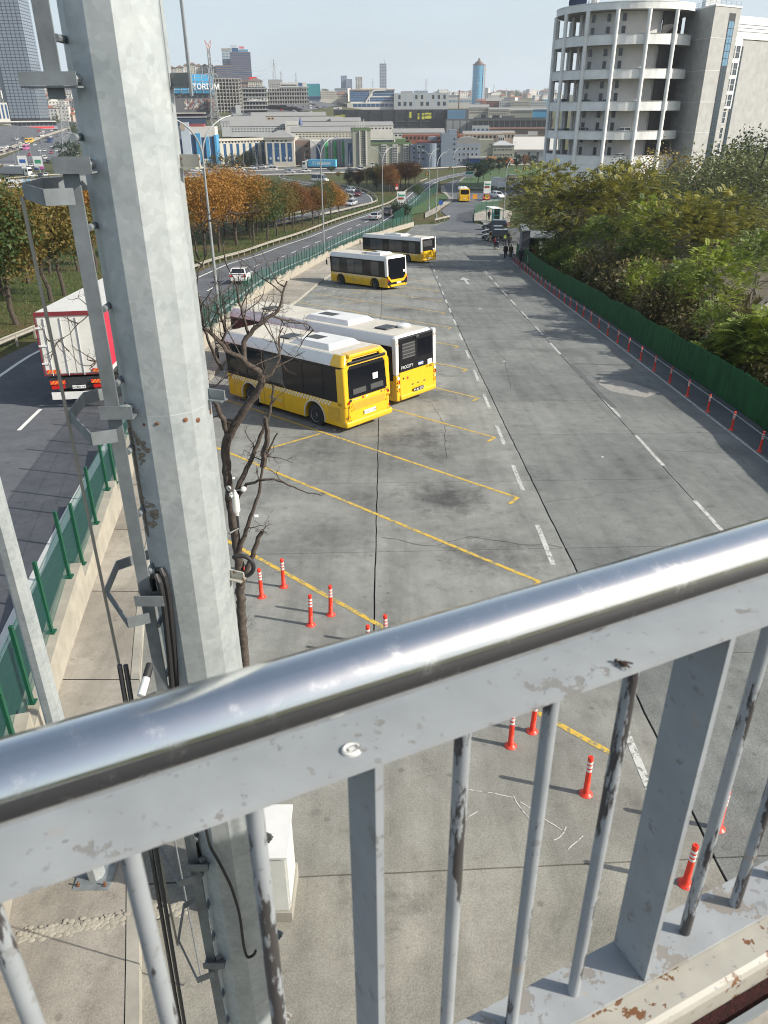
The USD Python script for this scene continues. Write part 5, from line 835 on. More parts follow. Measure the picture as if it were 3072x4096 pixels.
for u, v in [(18.1+540, 382), (590, 372), (620, 374), (660, 370), (755, 371), (798, 378), (693, 392), (528, 366), (555, 372), (905, 362), (1075, 356), (1100, 352)]:
    p = G(u, v); lb = 'small single arm lamp post beside the main road'; h_ = 9.
    if sl is None: sl = lamp_post(lb, p, 9., 0., 'lamp posts along the main road', 1, .1)
    else: copy(sl, lb, p, rnd.choice([0, math.pi]))
for x, y in [(270, 330), (390, 330), (480, 500), (600, 380), (320, 600), (260, 640), (840, 470), (300, 250)]:
    p = G((.2712*x)/S, (500+.2712*(y+60))/S); copy(sl, 'lamp post beside the distant highway left of the mast', p, .3, 1.3, group='lamp posts of the distant highway')
# ------------------------------------------------------------------ road signs
m_sw = M('sign_white', (.68, .69, .68), .5, var=.05); m_sg = M('sign_green', (.03, .26, .15), .5); m_sr = M('sign_brown', (.22, .05, .03), .5); m_sy = M('sign_yellow', (.78, .55, .03), .5); m_so = M('sign_orange', (.75, .3, .03), .5); m_sb = M('sign_blue', (.03, .1, .35), .5)
def face(t, nm, q, m, y=0.): x0, z0, x1, z1 = q; return t.p(nm, MB().b2((x0, y-.03, z0), (x1, y, z1)), m)
def chevrons(t, x0, z0, w, h, yv):
    for k in range(3):
        z = z0+h*(.08+.31*k); mb = MB()
        for sx in (-1, 1): mb.add([(x0+w/2+sx*w*.46, yv, z), (x0+w/2, yv, z+h*.16), (x0+w/2, yv, z+h*.32), (x0+w/2+sx*w*.46, yv, z+h*.16)], [[0, 1, 2, 3]] if sx > 0 else [[0, 3, 2, 1]])
        t.p('chevron', mb, m_ink)
def dirsign(label, u, v, sc, rz):
    t = T('road_sign', label, 'road sign', loc=G(u, v), rz=rz); w = .85*sc; z = 2.1*sc
    t.p('post', MB().tube([(0, .06, -.2), (0, .06, 4.6*sc)], .06, 8), m_post)
    for k, (h, m) in enumerate(((.55, m_sw), (.5, m_sw), (.62, m_sr), (1.0, m_sw))):
        face(t, 'panel', (-w, z, w, z+h*sc-.03), m_sw); 
        if k == 1: pass
        if k == 2: face(t, 'panel_field', (-w*.75, z+.1*sc, w*.6, z+.5*sc), m_sr, -.035)
        if k == 3: face(t, 'panel_field', (-w*.6, z+.12*sc, w*.85, z+.42*sc), m_sg, -.035); t.p('arrow', MB().add([(-w*.8, -.05, z+.5*sc), (-w*.7, -.05, z+.75*sc), (-w*.6, -.05, z+.5*sc)], [[0, 2, 1]]).b2((-w*.73, -.055, z+.15*sc), (-w*.67, -.035, z+.5*sc)), m_ink)
        t.p('arrow', MB().add([(w*.7, -.05, z+.12*sc), (w*.85, -.05, z+.2*sc), (w*.7, -.05, z+.28*sc)], [[0, 1, 2]]), m_ink); z += h*sc
    face(t, 'chevron_board', (-.42*sc, .75*sc, .42*sc, 1.75*sc), m_sy, .0); chevrons(t, -.42*sc, .75*sc, .84*sc, 1.*sc, -.034); return t
dirsign('stacked direction sign over a yellow chevron board beside the carriageway bush', 866.5, 468, 1.0, .05); dirsign('stacked direction sign over a yellow chevron board on the small island at the service road', 1051, 437, 1.0, .0)
def small_sign(label, u, v, zc, r, shape, m, rz=0., two=None):
    t = T('road_sign', label, 'road sign', loc=G(u, v), rz=rz); t.p('post', MB().tube([(0, .05, -.1), (0, .05, zc+r*.8)], .04, 8), m_post)
    if shape == 'sq': face(t, 'panel', (-r, zc-r, r, zc+r), m)
    elif shape == 'rd': t.p('panel', MB().lathe([(0, -.03), (r, -.03), (r, 0), (0, 0)], 20, (0, 0, zc), 'y'), m)
    if two == 'arrow': t.p('arrow', MB().add([(-r*.5, -.04, zc-r*.8), (-r*.1, -.04, zc-r*.8), (r*.6, -.04, zc), (-r*.1, -.04, zc+r*.8), (-r*.5, -.04, zc+r*.8), (r*.15, -.04, zc)], [[0, 1, 2], [0, 2, 5], [5, 2, 3], [5, 3, 4]]), m_sy)
    if two == 'tri': t.p('warning_triangle', MB().add([(-r, -.03, zc+r*1.2), (r, -.03, zc+r*1.2), (0, -.03, zc+r*2.8)], [[0, 1, 2]]).add([(-r, .0, zc+r*1.2), (r, .0, zc+r*1.2), (0, .0, zc+r*2.8)], [[0, 2, 1]]), m_inkr); t.p('limit_ring', MB().lathe([(r*.95, -.04), (r*.7, -.04)], 18, (0, 0, zc), 'y'), m_inkr)
    return t
for (u, v), lb in zip([(922, 386), (972, 372), (1053, 360), (1132, 373)], ['first black and yellow bend arrow sign along the outer verge', 'second black and yellow bend arrow sign further round the bend', 'bend arrow sign between the lawn trees and the main road', 'bend arrow sign on the upper edge of the lawn']): small_sign(lb, u, v, 1.5, .55, 'sq', m_ink, 0., 'arrow')
small_sign('square orange sign beside the fence at the yard exit', 1025, 447, 2.2, .5, 'sq', m_so); small_sign('round blue sign on the pavement left of the yard exit', 951.6, 462, 2.2, .48, 'rd', m_sb); small_sign('red triangle over a round limit sign in the grass by the rusty trees', 857, 420, 1.6, .5, 'rd', m_sw, 0., 'tri')
t = T('road_sign', 'green and white name board at the tip of the lawn', 'road sign', loc=G(1013, 398.5)); face(t, 'panel', (-1.3, 2.2, 1.3, 3.9), m_sw); face(t, 'panel_field', (-1.15, 3.1, 1.15, 3.75), m_sg, -.035); t.p('post', MB().tube([(-.6, .05, -.2), (-.6, .05, 3.9)], .05, 8).tube([(.6, .05, -.2), (.6, .05, 3.9)], .05, 8), m_post)
def billboard(label, u0, u1, vt, vb, dep, mat, legs=3., kind='billboard', rz=0.):
    a, b = at(u0, vb, dep), at(u1, vb, dep); zt = at((u0+u1)/2, vt, dep)[2]; w = abs(b[0]-a[0]); c = (a+b)/2; t = T('billboard', label, kind, loc=(c[0], c[1], a[2]), rz=rz); h = zt-a[2]
    t.p('panel', MB().b2((-w/2, 0, 0), (w/2, .3, h)), mat); t.p('frame', MB().b2((-w/2-.1, .02, -.25), (w/2+.1, .35, -.01)).b2((-w/2-.1, .02, h+.01), (w/2+.1, .35, h+.15)), m_dark)
    zg = float(ter(c[0], c[1]))-a[2]
    for x in (-w*.35, w*.1, w*.42): t.p('leg', MB().b2((x-.12, .1, zg-.5), (x+.12, .3, -.25)), m_post)
    return t, w, h
m_bb = M('billboard_face', (.72, .76, .8), .5, var=.04); m_bbl = M('billboard_sky', (.3, .58, .75), .5, var=.25, scale=.3)
t, w, h = billboard('wide white billboard reading OLSUN above the left grove', -60, 70, 386.5, 407, 225, m_bb); xr = w/2
t.p('lettering', tx('OLSUN', 1.15, (xr-7.3, -.02, h-1.75), bold=True), m_ink); t.p('script_line', MB().tube(smoothc([(xr-8.4, -.03, .6), (xr-7.6, -.03, 1.), (xr-7.4, -.03, .5), (xr-6.6, -.03, .75), (xr-5.8, -.03, .7), (xr-5., -.03, .95), (xr-4.6, -.03, 1.35), (xr-4.4, -.03, .8), (xr-3.6, -.03, 1.2), (xr-3., -.03, .9)], .2), .045, 5), m_inkr); t.p('sky_field', MB().b2((xr-2.2, -.02, .05), (xr-.05, 0, h-.05)), m_bbl)
t, w, h = billboard('blue and pink roadside billboard beside the distant highway', 73.5, 95.5, 354.5, 366, 330, M('billboard_blue', (.12, .14, .42), .5)); t.p('picture_field', MB().b2((w*.12, -.03, .1), (w/2-.05, 0, h*.9)), m_pink); t.p('picture_field', MB().b2((-w*.4, -.03, h*.3), (w*.0, 0, h*.8)), m_bb)
for lb, u, v, m in (('white and blue gantry sign in the distant highway lanes', 54, 371, m_sb), ('white and green direction board by the distant highway', 87, 372, m_sg)): t = T('road_sign', lb, 'road sign', loc=at(u, v+4, 330)); face(t, 'panel', (-2., 3., 2., 7.), m_sw); face(t, 'panel_field', (-1.3, 4.2, 1.3, 5.6), m, -.04); t.p('post', MB().b2((-.2, .05, -3), (.2, .3, 6.9)), m_post)
# ------------------------------------------------------------------ shelter, cabin, small fence at the exit
m_teal = M('teal_frame', (.02, .15, .17), .5); m_pane = MAT('clear_pane', {'t': ('transparent_bsdf', {'color': (.8, .9, .9)}), 'g': ('glossy_bsdf', {'roughness': .05}), 'f': ('fresnel', {'IOR': 1.45}), 'm': ('mix_closure', {})}, [('f.fac', 'm.fac'), ('t.BSDF', 'm.closure1'), ('g.BSDF', 'm.closure2')], surface='m.closure')
p = G(*Z5(668, 690), .14); sh = T('bus_shelter', 'teal framed glass bus shelter on the island by the yard exit', 'bus shelter', loc=p, rz=.2)
for x in (-.75, .75):
    for y in (0, 3.2): sh.p('post', MB().b2((x-.05, y-.05, 0), (x+.05, y+.05, 2.5)), m_teal)
sh.p('roof', MB().add([(-.95, -.25, 2.5), (.95, -.25, 2.42), (.95, 3.5, 2.42), (-.95, 3.5, 2.5), (-.95, -.25, 2.6), (.95, -.25, 2.52), (.95, 3.5, 2.52), (-.95, 3.5, 2.6)], [[0, 3, 2, 1], [4, 5, 6, 7], [0, 1, 5, 4], [1, 2, 6, 5], [2, 3, 7, 6], [3, 0, 4, 7]]), m_sw)
sh.p('pane', MB().b2((-.68, -.01, .25), (.68, .01, 2.35)), m_pane); sh.p('pane', MB().b2((.74, .1, .25), (.76, 3.1, 2.35)), m_pane); sh.p('bench', MB().b2((.2, .4, .42), (.65, 2.9, .48)), m_galvd)
for z in (.22, 1.3, 2.38): sh.p('rail', MB().b2((-.7, -.02, z-.025), (.7, .02, z+.025)), m_teal)
p = onter(19.35, 101.5); kb = T('cabin', 'grey cabin with open white door beside the parked cars under the trees', 'cabin', loc=p, rz=-.12); m_cw = M('cabin_grey', (.11, .118, .14), .7, var=.08)
kb.p('wall', MB().b2((-1.75, .0, 0), (-.75, 6, 3.6)), m_cw); kb.p('wall', MB().b2((1.35, 0, 0), (2.6, 6, 2.8)), m_cw); kb.p('wall', MB().b2((-.75, 3.2, 0), (1.35, 3.3, 2.8)), m_ink); kb.p('roof', MB().b2((-1.8, -.3, 3.61), (-.7, 6, 3.7)).b2((-.7, -.3, 2.81), (2.7, 6, 2.9)), m_galvd); kb.p('floor', MB().b2((-.75, -1.4, 0), (2.6, 3.2, .16)), m_walk)
d_ = kb.p('door', MB().b2((.45, -.5, .18), (1.35, -.44, 2.5)), m_wht); kb.p('handle', MB().b2((.53, -.55, 1.2), (.65, -.5, 1.25)), m_dark, parent=d_); kb.p('corner_post', MB().b2((1.38, -.15, 0), (1.62, -.02, 2.6)), m_ink)
cn = T('wheeled_bin', 'grey wheeled crate parked at the end of the turf fence', 'bin', loc=onter(18.0, 96.6)); cn.p('body', hullpts([(sx*.4, sy*.35, 1.05) for sx in (-1, 1) for sy in (-1, 1)]+[(sx*.33, sy*.3, .2) for sx in (-1, 1) for sy in (-1, 1)]), m_galvd); cn.p('lid', rbox((0, 0, 1.1), (.86, .76, .08), .03), m_dark)
for sx in (-1, 1): cn.p('wheel', MB().lathe([(0, -.03), (.12, -.03), (.12, .03), (0, .03)], 12, (sx*.3, -.28, .12), 'x'), m_tyre)
ef = T('mesh_fence', 'short green mesh fence with posts on the island by the yard exit', 'fence'); Q = [G(*Z5(x, y), .0) for x, y in [(462, 680), (470, 610), (530, 592), (575, 580), (640, 565), (700, 545)]]
for a, b in zip(Q[:-1], Q[1:]):
    ef.p('post', MB().b2(a+[-.04, -.04, 0], a+[.04, .04, 2.2]), m_green); ef.p('mesh_panel', MB().add([a+[0, 0, .1], b+[0, 0, .1], b+[0, 0, 2.1], a+[0, 0, 2.1]], [[0, 1, 2, 3]]), m_fence)
vf = T('mesh_fence', 'tall dark mesh fence between the carriageway and the grass verge', 'fence'); Q = [G(*Z3(x, y)) for x, y in [(920, 840), (1000, 790), (1090, 690), (1165, 610), (1260, 560), (1370, 490), (1470, 410), (1530, 330)]]
for a, b in zip(Q[:-1], Q[1:]):
    for k in range(3): c = a+(b-a)*k/3; c[2] = float(ter(c[0], c[1])); vf.p('post', MB().b2(c+[-.05, -.05, 0], c+[.05, .05, 2.4]), m_green)
    vf.p('mesh_panel', MB().add([a+[0, 0, .1], b+[0, 0, .1], b+[0, 0, 2.3], a+[0, 0, 2.3]], [[0, 1, 2, 3]]), m_fence)
# ------------------------------------------------------------------ people
m_skin = M('skin', (.42, .25, .17), .55, var=.05); CL = {k: M('cloth_'+k, c, .85, var=.15, scale=9) for k, c in dict(black=(.013, .013, .016), navy=(.018, .022, .04), beige=(.4, .33, .23), jeans=(.05, .075, .13), red=(.45, .03, .04), hivis=(.55, .7, .05), grey=(.1, .1, .11), brown=(.06, .035, .025), hair=(.012, .01, .009), white=(.75, .75, .73)).items()}
def limb(*js): return [m3.Manifold.batch_hull([sph(a, ra), sph(b, rb)]) for (a, ra), (b, rb) in zip(js[:-1], js[1:])]
def union(L): return m3.Manifold.batch_boolean(L, m3.OpType.Add)
def person(label, loc, head, top, legs, pose='walk', ph=1., hair='hair', extra=(), hgt=1.74, z=0.):
    t = T('person', label, 'person', loc=np.array(loc)+[0, 0, z], rz=-head, sc=hgt/1.74); s_ = .2*ph if pose == 'walk' else .0; hip = .92 if pose != 'sit' else .48; F = []
    def leg(sx):
        h = (sx*.095, 0, hip)
        if pose == 'sit': k = (sx*.13, .42, .5); a = (sx*.13, .46, .09)
        else: k = (sx*.1, sx*s_*.6+.04, .5); a = (sx*.1, sx*s_*1.2-.03, .09)
        return h, k, a
    def arm(sx):
        b = hip-.92; S0 = (sx*.2, 0, 1.42+b)
        if pose == 'sit': return S0, (sx*.25, .12, 1.14+b), (sx*.15, .34, 1.05+b)
        return S0, (sx*.25, -sx*s_*.4-.02, 1.13+b), (sx*.25, -sx*s_*.7+.08, .88+b)
    b = hip-.92; sk, jk, trs, shoe = [], [], [], []
    for sx in (-1, 1):
        h, k, a = leg(sx); e = np.array(a); sk += limb((h, .085), (k, .055), (a, .04)); trs += limb((h, .115), (k, .08), (tuple(e+[0, 0, .02]), .066))
        shoe.append(m3.Manifold.batch_hull([sph(e+[0, -.05, -.04], .045), sph(e+[0, .15, -.05], .038), sph(e+[0, 0, .0], .05)])); sk.append(m3.Manifold.batch_hull([sph(e+[0, -.04, -.04], .035), sph(e+[0, .12, -.05], .03)]))
        s0_, el_, w = map(np.array, arm(sx)); sk += limb((s0_, .06), (el_, .042), (w, .03)); jk += limb((s0_, .082), (el_, .064), (w+(el_-w)*.1, .05)); dr = (w-el_)/np.linalg.norm(w-el_); sd_ = np.array([0, 1., 0]); pm = w+dr*.08
        sk.append(m3.Manifold.batch_hull([sph(w+dr*.02+sd_*.02, .02), sph(w+dr*.02-sd_*.02, .02), sph(pm+sd_*.034, .014), sph(pm-sd_*.034, .014)]))
        for q in range(4): f0 = pm+sd_*(.033-.022*q); L_ = (.065, .075, .07, .055)[q]; f1 = f0+dr*L_*.55+np.array([-sx*.008, 0, 0]); f2 = f0+dr*L_+np.array([-sx*.024, 0, 0]); sk += limb((f0, .0105), (f1, .0095), (f2, .008))
        th = w+dr*.03+sd_*.03; sk += limb((th, .013), (th+sd_*.028+dr*.03, .011), (th+sd_*.035+dr*.06, .009))
    lean = .04 if pose == 'walk' else .0
    sk += [m3.Manifold.batch_hull([sph((x, 0, hip+.02), .1) for x in (-.07, .07)]+[sph((x, lean*.5, 1.2+b), .1) for x in (-.07, .07)]), m3.Manifold.batch_hull([sph((x, lean*.5, 1.18+b), .1) for x in (-.06, .06)]+[sph((x, lean, 1.42+b), .06) for x in (-.15, .15)])]
    sk += limb(((0, lean, 1.42+b), .06), ((0, lean+.02, 1.56+b), .055)); hc = np.array([0, lean+.03, 1.64+b])
    sk.append(m3.Manifold.batch_hull([sph(hc+[0, -.015, .03], .088, 14), sph(hc+[0, .02, .0], .075, 12), sph(hc+[0, .035, -.075], .04)])); sk += [sph(hc+[0, .1, -.015], .014), *[sph(hc+[sx*.085, .0, -.01], .022) for sx in (-1, 1)]]
    t.p('body', union(sk), m_skin, smooth=60); jk += [m3.Manifold.batch_hull([sph((x, 0, hip-.03), .125) for x in (-.07, .07)]+[sph((x, lean*.6, 1.25+b), .13) for x in (-.08, .08)]), m3.Manifold.batch_hull([sph((x, lean*.6, 1.22+b), .13) for x in (-.07, .07)]+[sph((x, lean, 1.43+b), .078) for x in (-.16, .16)])]
    t.p('jacket', union(jk), CL[top], smooth=50); t.p('trousers', union(trs+[m3.Manifold.batch_hull([sph((x, 0, hip), .12) for x in (-.06, .06)])]), CL[legs], smooth=50); t.p('shoes', union(shoe), CL['white'] if 'white shoes' in extra else CL['black'], smooth=50)
    t.p('hair', m3.Manifold.batch_hull([sph(hc+[0, -.03, .045], .09, 12), sph(hc+[0, -.05, -.03], .07, 10)]), CL[hair], smooth=60)
    for sx in (-1, 1): t.p('eye', sph(hc+[sx*.032, .083, .012], .012), m_ink)
    t.p('mouth', MB().box(hc+[0, .078, -.06], (.05, .012, .01)), CL['brown'])
    if 'bands' in extra:
        for sx in (-1, 1): h, k, a = leg(sx); c = np.array(a)*.72+np.array(k)*.28; t.p('reflective_band', MB().tube([c-[0, 0, .03], c+[0, 0, .03]], .09, 12), CL['white'])
        t.p('reflective_band', hullpts([(.19*math.cos(q), .15*math.sin(q)+.01, z_) for q in np.linspace(0, 6.28, 14) for z_ in (1.08, 1.12)]), CL['white'])
    if 'vest' in extra: t.p('safety_vest', hullpts([(.215*math.cos(q), .165*math.sin(q)+.01, z_) for q in np.linspace(0, 6.28, 16) for z_ in (1.0, 1.3)]+[(.18*math.cos(q), .11*math.sin(q)+.03, 1.47) for q in np.linspace(0, 6.28, 12)]), CL['hivis']); t.p('reflective_band', hullpts([(.222*math.cos(q), .172*math.sin(q)+.01, z_) for q in np.linspace(0, 6.28, 16) for z_ in (1.1, 1.15)]), CL['white'])
    return t
def bag(label, name, loc, rz, mat, d=(.3, .16, .4)):
    t = T(name, label, 'bag', loc=loc, rz=-rz); t.p('pouch', rbox((0, 0, 0), d, min(d)*.35), mat, smooth=50); t.p('strap', MB().tube([(-d[0]*.3, d[1]*.5, d[2]*.4), (-d[0]*.32, d[1]*.5+.06, d[2]*.62), (-d[0]*.3, d[1]*.6+.1, d[2]*.2)], .012, 6).tube([(d[0]*.3, d[1]*.5, d[2]*.4), (d[0]*.32, d[1]*.5+.06, d[2]*.62), (d[0]*.3, d[1]*.6+.1, d[2]*.2)], .012, 6), mat)
def Z8(x, y): return ((1900+.2411*x)/S, (820+.2411*y)/S)
def PP(x, y, h=0.): return G(*Z8(x, y), h)
person('person in black standing with hands down beside the bus shelter, white shoes', PP(228, 255, .14), .2, 'black', 'navy', 'stand', extra=('white shoes',), hgt=1.78)
person('person in a dark top and blue jeans waiting at the shelter post', PP(287, 262, .14), 1.2, 'navy', 'jeans', 'stand')
person('person in a black coat walking towards the shelter past the parked cars', PP(318, 398), .1, 'black', 'brown', 'walk', 1.)
pb = PP(250, 608); person('person in a beige jacket and pale trousers walking with a white carrier bag', pb, .1, 'beige', 'beige', 'walk', -1.); bag('black and white backpack on the person in beige', 'backpack', pb+[0, -.2, 1.2], .1, CL['black']); bag('white carrier bag in the left hand of the person in beige', 'carrier_bag', pb+[-.3, .1, .72], .1, CL['white'], (.2, .12, .3))
pr = PP(328, 738); person('person in dark work clothes with reflective ankle bands carrying a red backpack', pr, .2, 'navy', 'black', 'walk', 1., extra=('bands',)); bag('red backpack on the worker in dark clothes', 'backpack', pr+[0, -.21, 1.22], .2, CL['red'], (.34, .18, .42))
person('person in a dark work suit with white bands on back and ankles', PP(372, 742), .25, 'navy', 'navy', 'walk', -1., extra=('bands',), hgt=1.8)
person('person in a bright yellow safety vest walking away', PP(492, 668), .2, 'grey', 'navy', 'walk', 1., extra=('vest',))
person('person in black walking just behind the one in the yellow vest', PP(566, 700), .2, 'black', 'black', 'walk', -1.)
person('person in a long black coat, left of the walking pair', PP(500, 882), .15, 'black', 'black', 'walk', .9, hgt=1.76); pk = PP(588, 882); person('person in a dark hooded jacket, right of the walking pair', pk, .15, 'brown', 'black', 'walk', -.9, hgt=1.72, extra=('white shoes',)); bag('dark shoulder bag held by the person on the right of the pair', 'handbag', pk+[.3, .02, .72], .15, CL['black'], (.14, .26, .3))
person('person in a navy coat walking alone beside the first bollards of the row', PP(752, 968), .1, 'navy', 'navy', 'walk', 1., hgt=1.8)
cq = np.array(kb.loc); 
for k, (x, y, lb) in enumerate(((-.4, 1.2, 'person in black sitting inside the open cabin, left seat'), (.25, 1.5, 'person in black and red sitting inside the open cabin, right seat'))):
    c_ = T('chair', ('plain chair under the left sitter in the cabin', 'plain chair under the right sitter in the cabin')[k], 'chair', loc=cq+[x, y, .16]); c_.p('seat', MB().b2((-.22, -.2, .38), (.22, .22, .42)), m_dark); c_.p('backrest', MB().b2((-.22, .2, .42), (.22, .24, .85)), m_dark)
    for a in (-.2, .2):
        for b in (-.18, .2): c_.p('leg', MB().b2((a-.015, b-.015, 0), (a+.015, b+.015, .38)), m_dark)
    person(lb, cq+[x, y, .13], math.pi+.3*k, 'black' if k == 0 else 'red', 'navy', 'sit')
# ------------------------------------------------------------------ trees
m_bark = M('bark', (.06, .048, .038), .95, var=.35, scale=14, bump=.6, bscale=60); m_barkg = M('bark_grey', (.2, .17, .14), .95, var=.3, scale=12)
def lf(name, a, b, c, tr=.27): k = LK.get(name[7:], 1.6); a, b, c = [tuple(min(x*k, .7) for x in q) for q in (a, b, c)]; return leafmat(name, [(0, a), (.45, b), (.8, b), (1, c)], tr)
LK = {'orange': 1.15, 'rust': 1.05, 'ailanthus': 2., 'ailanthus_yellow': 1.8, 'ailanthus_autumn': 2.2, 'brush': 1.5, 'willow': 1.8, 'dark': 1.4, 'olive': 1.45, 'green': 1.5}
LM = {'orange': lf('leaves_orange', (.19, .09, .017), (.29, .145, .026), (.36, .2, .04)), 'olive': lf('leaves_olive', (.07, .055, .014), (.115, .085, .02), (.19, .12, .025)), 'rust': lf('leaves_rust', (.11, .045, .014), (.19, .085, .022), (.27, .13, .03)), 'green': lf('leaves_green', (.025, .045, .014), (.045, .07, .02), (.1, .1, .025)),
      'dark': lf('leaves_dark', (.014, .03, .018), (.025, .045, .022), (.045, .065, .03)), 'ail': lf('leaves_ailanthus', (.016, .032, .008), (.09, .12, .02), (.25, .2, .03)), 'aily': lf('leaves_ailanthus_yellow', (.025, .05, .01), (.15, .18, .02), (.33, .27, .03)), 'ailo': lf('leaves_ailanthus_autumn', (.02, .03, .009), (.13, .12, .02), (.3, .17, .03)),
      'brush': lf('leaves_brush', (.03, .03, .012), (.085, .07, .024), (.13, .12, .03)), 'willow': lf('leaves_willow', (.045, .058, .025), (.09, .1, .038), (.16, .15, .06)), 'gold': lf('leaves_gold', (.12, .09, .025), (.2, .15, .035), (.28, .2, .05)), 'purple': lf('leaves_purple', (.05, .02, .02), (.08, .035, .03), (.1, .06, .05)), 'pale': lf('leaves_pale', (.09, .11, .04), (.12, .14, .05), (.17, .18, .07))}
def branches(mb, r, base, hgt, nl, spread, r0, top=.85, droop=0.):
    P = [np.array(base, float)]; 
    for k in range(1, 7): P.append(np.array([base[0]+r.normal(0, .05)*k, base[1]+r.normal(0, .05)*k, base[2]+hgt*top*k/6]))
    mb.tube(P, np.linspace(r0, r0*.25, 7), 8); tips = []
    for k in range(nl):
        f = r.uniform(.35, .95); i = min(int(f*6), 5); p0 = P[i]*(1-(f*6-i))+P[i+1]*(f*6-i); a = r.uniform(0, 2*math.pi)+k*2.4; L = spread*r.uniform(.55, 1.)*(1.15-f*.5); d = np.array([math.cos(a), math.sin(a), r.uniform(.25, .8)])
        Q = [p0+d*L*t_+np.array([0, 0, .25*L*t_*t_-droop*t_*t_]) for t_ in (0, .35, .7, 1.)]; mb.tube(Q, np.linspace(r0*.35, r0*.06, 4), 5, False); tips.append(Q[-1]); tips.append(Q[2])
    return P, tips
def leafcards(r, C, sz, n, flat=.5):
    C = np.repeat(C, n, 0); N = len(C); p = C; a = r.normal(size=(N, 3)); a /= np.linalg.norm(a, axis=1, keepdims=True); b = r.normal(size=(N, 3)); b[:, 2] *= flat; b -= (b*a).sum(1, keepdims=True)*a; b /= np.linalg.norm(b, axis=1, keepdims=True)
    s_ = sz*r.uniform(.6, 1.3, (N, 1)); V = np.stack([p-a*s_, p+b*s_*.5, p+a*s_, p-b*s_*.5], 1).reshape(-1, 3); F = np.arange(4*N).reshape(N, 4); return V, F
def broad(name, seed, col, H=8.5, R=3.4, cb=.33, sz=.125, nc=110, per=62, group=None, bark=None, sig=.5, label='', loc=(0, 0, 0), sc=1., elong=1.):
    r = np.random.default_rng(seed); t = T(name, label, 'tree', group, loc, 0., sc); mb = MB(); P, tips = branches(mb, r, (0, 0, -.2), H, 15, R*.8, .018*H+.02); t.p('trunk', mb, bark or m_bark, smooth=40)
    zc_ = H*(cb+1)/2; hz = H*(1-cb)/2; C = []
    lob = [(r.normal(size=3), r.uniform(.75, 1.2)) for _ in range(7)]
    while len(C) < nc:
        d = r.normal(size=3); d /= np.linalg.norm(d); rr_ = r.uniform(.35, 1.)**.6; f = .82+sum(.16*max(0, (d @ (l/np.linalg.norm(l)))-.4)*w for l, w in lob)
        q = d*rr_*f*np.array([R*elong, R*elong, hz]); z = zc_+q[2]
        if z < H*cb*.75: continue
        C.append([q[0], q[1], z])
    C = np.array(C); Q = np.repeat(C, per, 0)+r.normal(0, sig, (nc*per, 3))*np.array([1, 1, .75]); V, F = leafcards(r, Q, sz, 1); t.p('foliage', MB().add(V, F), LM[col]); t.H = H; return t
def frondmesh(r, P0, dirs, L, nl=8, w=.065):
    V, F = [], []; n = 0
    for p, d, l in zip(P0, dirs, L):
        d = d/np.linalg.norm(d); up = np.array([0, 0, 1.]); sd_ = np.cross(d, up); sd_ /= max(np.linalg.norm(sd_), 1e-6)
        for k in range(nl):
            f = (k+1.)/nl; c = p+d*l*f+np.array([0, 0, -.38*l*f*f]); ll = l*.3*(1.15-.7*abs(f-.45))
            for s_ in (-1, 1):
                e = c+sd_*s_*ll+d*ll*.35+np.array([0, 0, -.28*ll+r.normal(0, .02)]); m_ = (c+e)/2; q = d*w*l
                V += [c, m_+q, e, m_-q]; F.append([n, n+1, n+2, n+3]); n += 4
    return np.array(V), np.array(F)
def ailanthus(name, seed, col, H=7., R=2.8, label='', group=None, loc=(0, 0, 0), sc=1., nf=620, stems=3, low=.3):
    r = np.random.default_rng(seed); t = T(name, label, 'tree', group, loc, 0., sc); mb = MB(); tips = []
    for k in range(stems):
        P, tp = branches(mb, r, (r.normal(0, .12), r.normal(0, .12), -.3), H*r.uniform(.8, 1.), 9, R*.75, .012*H, .88); tips += tp
    t.p('trunk', mb, m_barkg, smooth=40); P0, D, L = [], [], []
    for k in range(nf):
        d = r.normal(size=3); d /= np.linalg.norm(d); d[2] = abs(d[2])*.9-.25; q = r.uniform(.45, 1.)
        c = np.array([d[0]*R*q, d[1]*R*q, H*(low+.28)+d[2]*H*.5*q+ .12*H]) if k % 3 else tips[r.integers(len(tips))]+r.normal(0, .25, 3)
        if c[2] < H*low*.5: continue
        P0.append(c); o = np.array([c[0], c[1], .35*(c[2]-H*.45)]); o /= max(np.linalg.norm(o), .1); D.append(o+r.normal(0, .55, 3)+[0, 0, .35]); L.append(r.uniform(.4, .75))
    V, F = frondmesh(r, P0, D, L); t.p('foliage', MB().add(V, F), LM[col]); t.H = H; return t
def shrub(name, seed, col, H=2.2, R=1.8, label='', loc=(0, 0, 0), sc=1., sz=.1, nc=50, per=40, group=None):
    r = np.random.default_rng(seed); t = T(name, label, 'shrub', group, loc, 0., sc); mb = MB()
    for k in range(9): a = r.uniform(0, 6.28); mb.tube([(0, 0, -.1), (.3*R*math.cos(a), .3*R*math.sin(a), H*.5), (.6*R*math.cos(a), .6*R*math.sin(a), H*r.uniform(.7, 1.05))], [.03, .02, .008], 5, False)
    t.p('stems', mb, m_bark); C = r.normal(size=(nc, 3)); C /= np.linalg.norm(C, axis=1, keepdims=True); C *= r.uniform(.4, 1, (nc, 1))**.5; C = C*[R, R, H*.5]+[0, 0, H*.52]
    Q = np.repeat(C, per, 0)+r.normal(0, .2*R**.5, (nc*per, 3)); Q[:, 2] = np.abs(Q[:, 2]); V, F = leafcards(r, Q, sz, 1); t.p('foliage', MB().add(V, F), LM[col]); t.H = H; return t
pool = {}
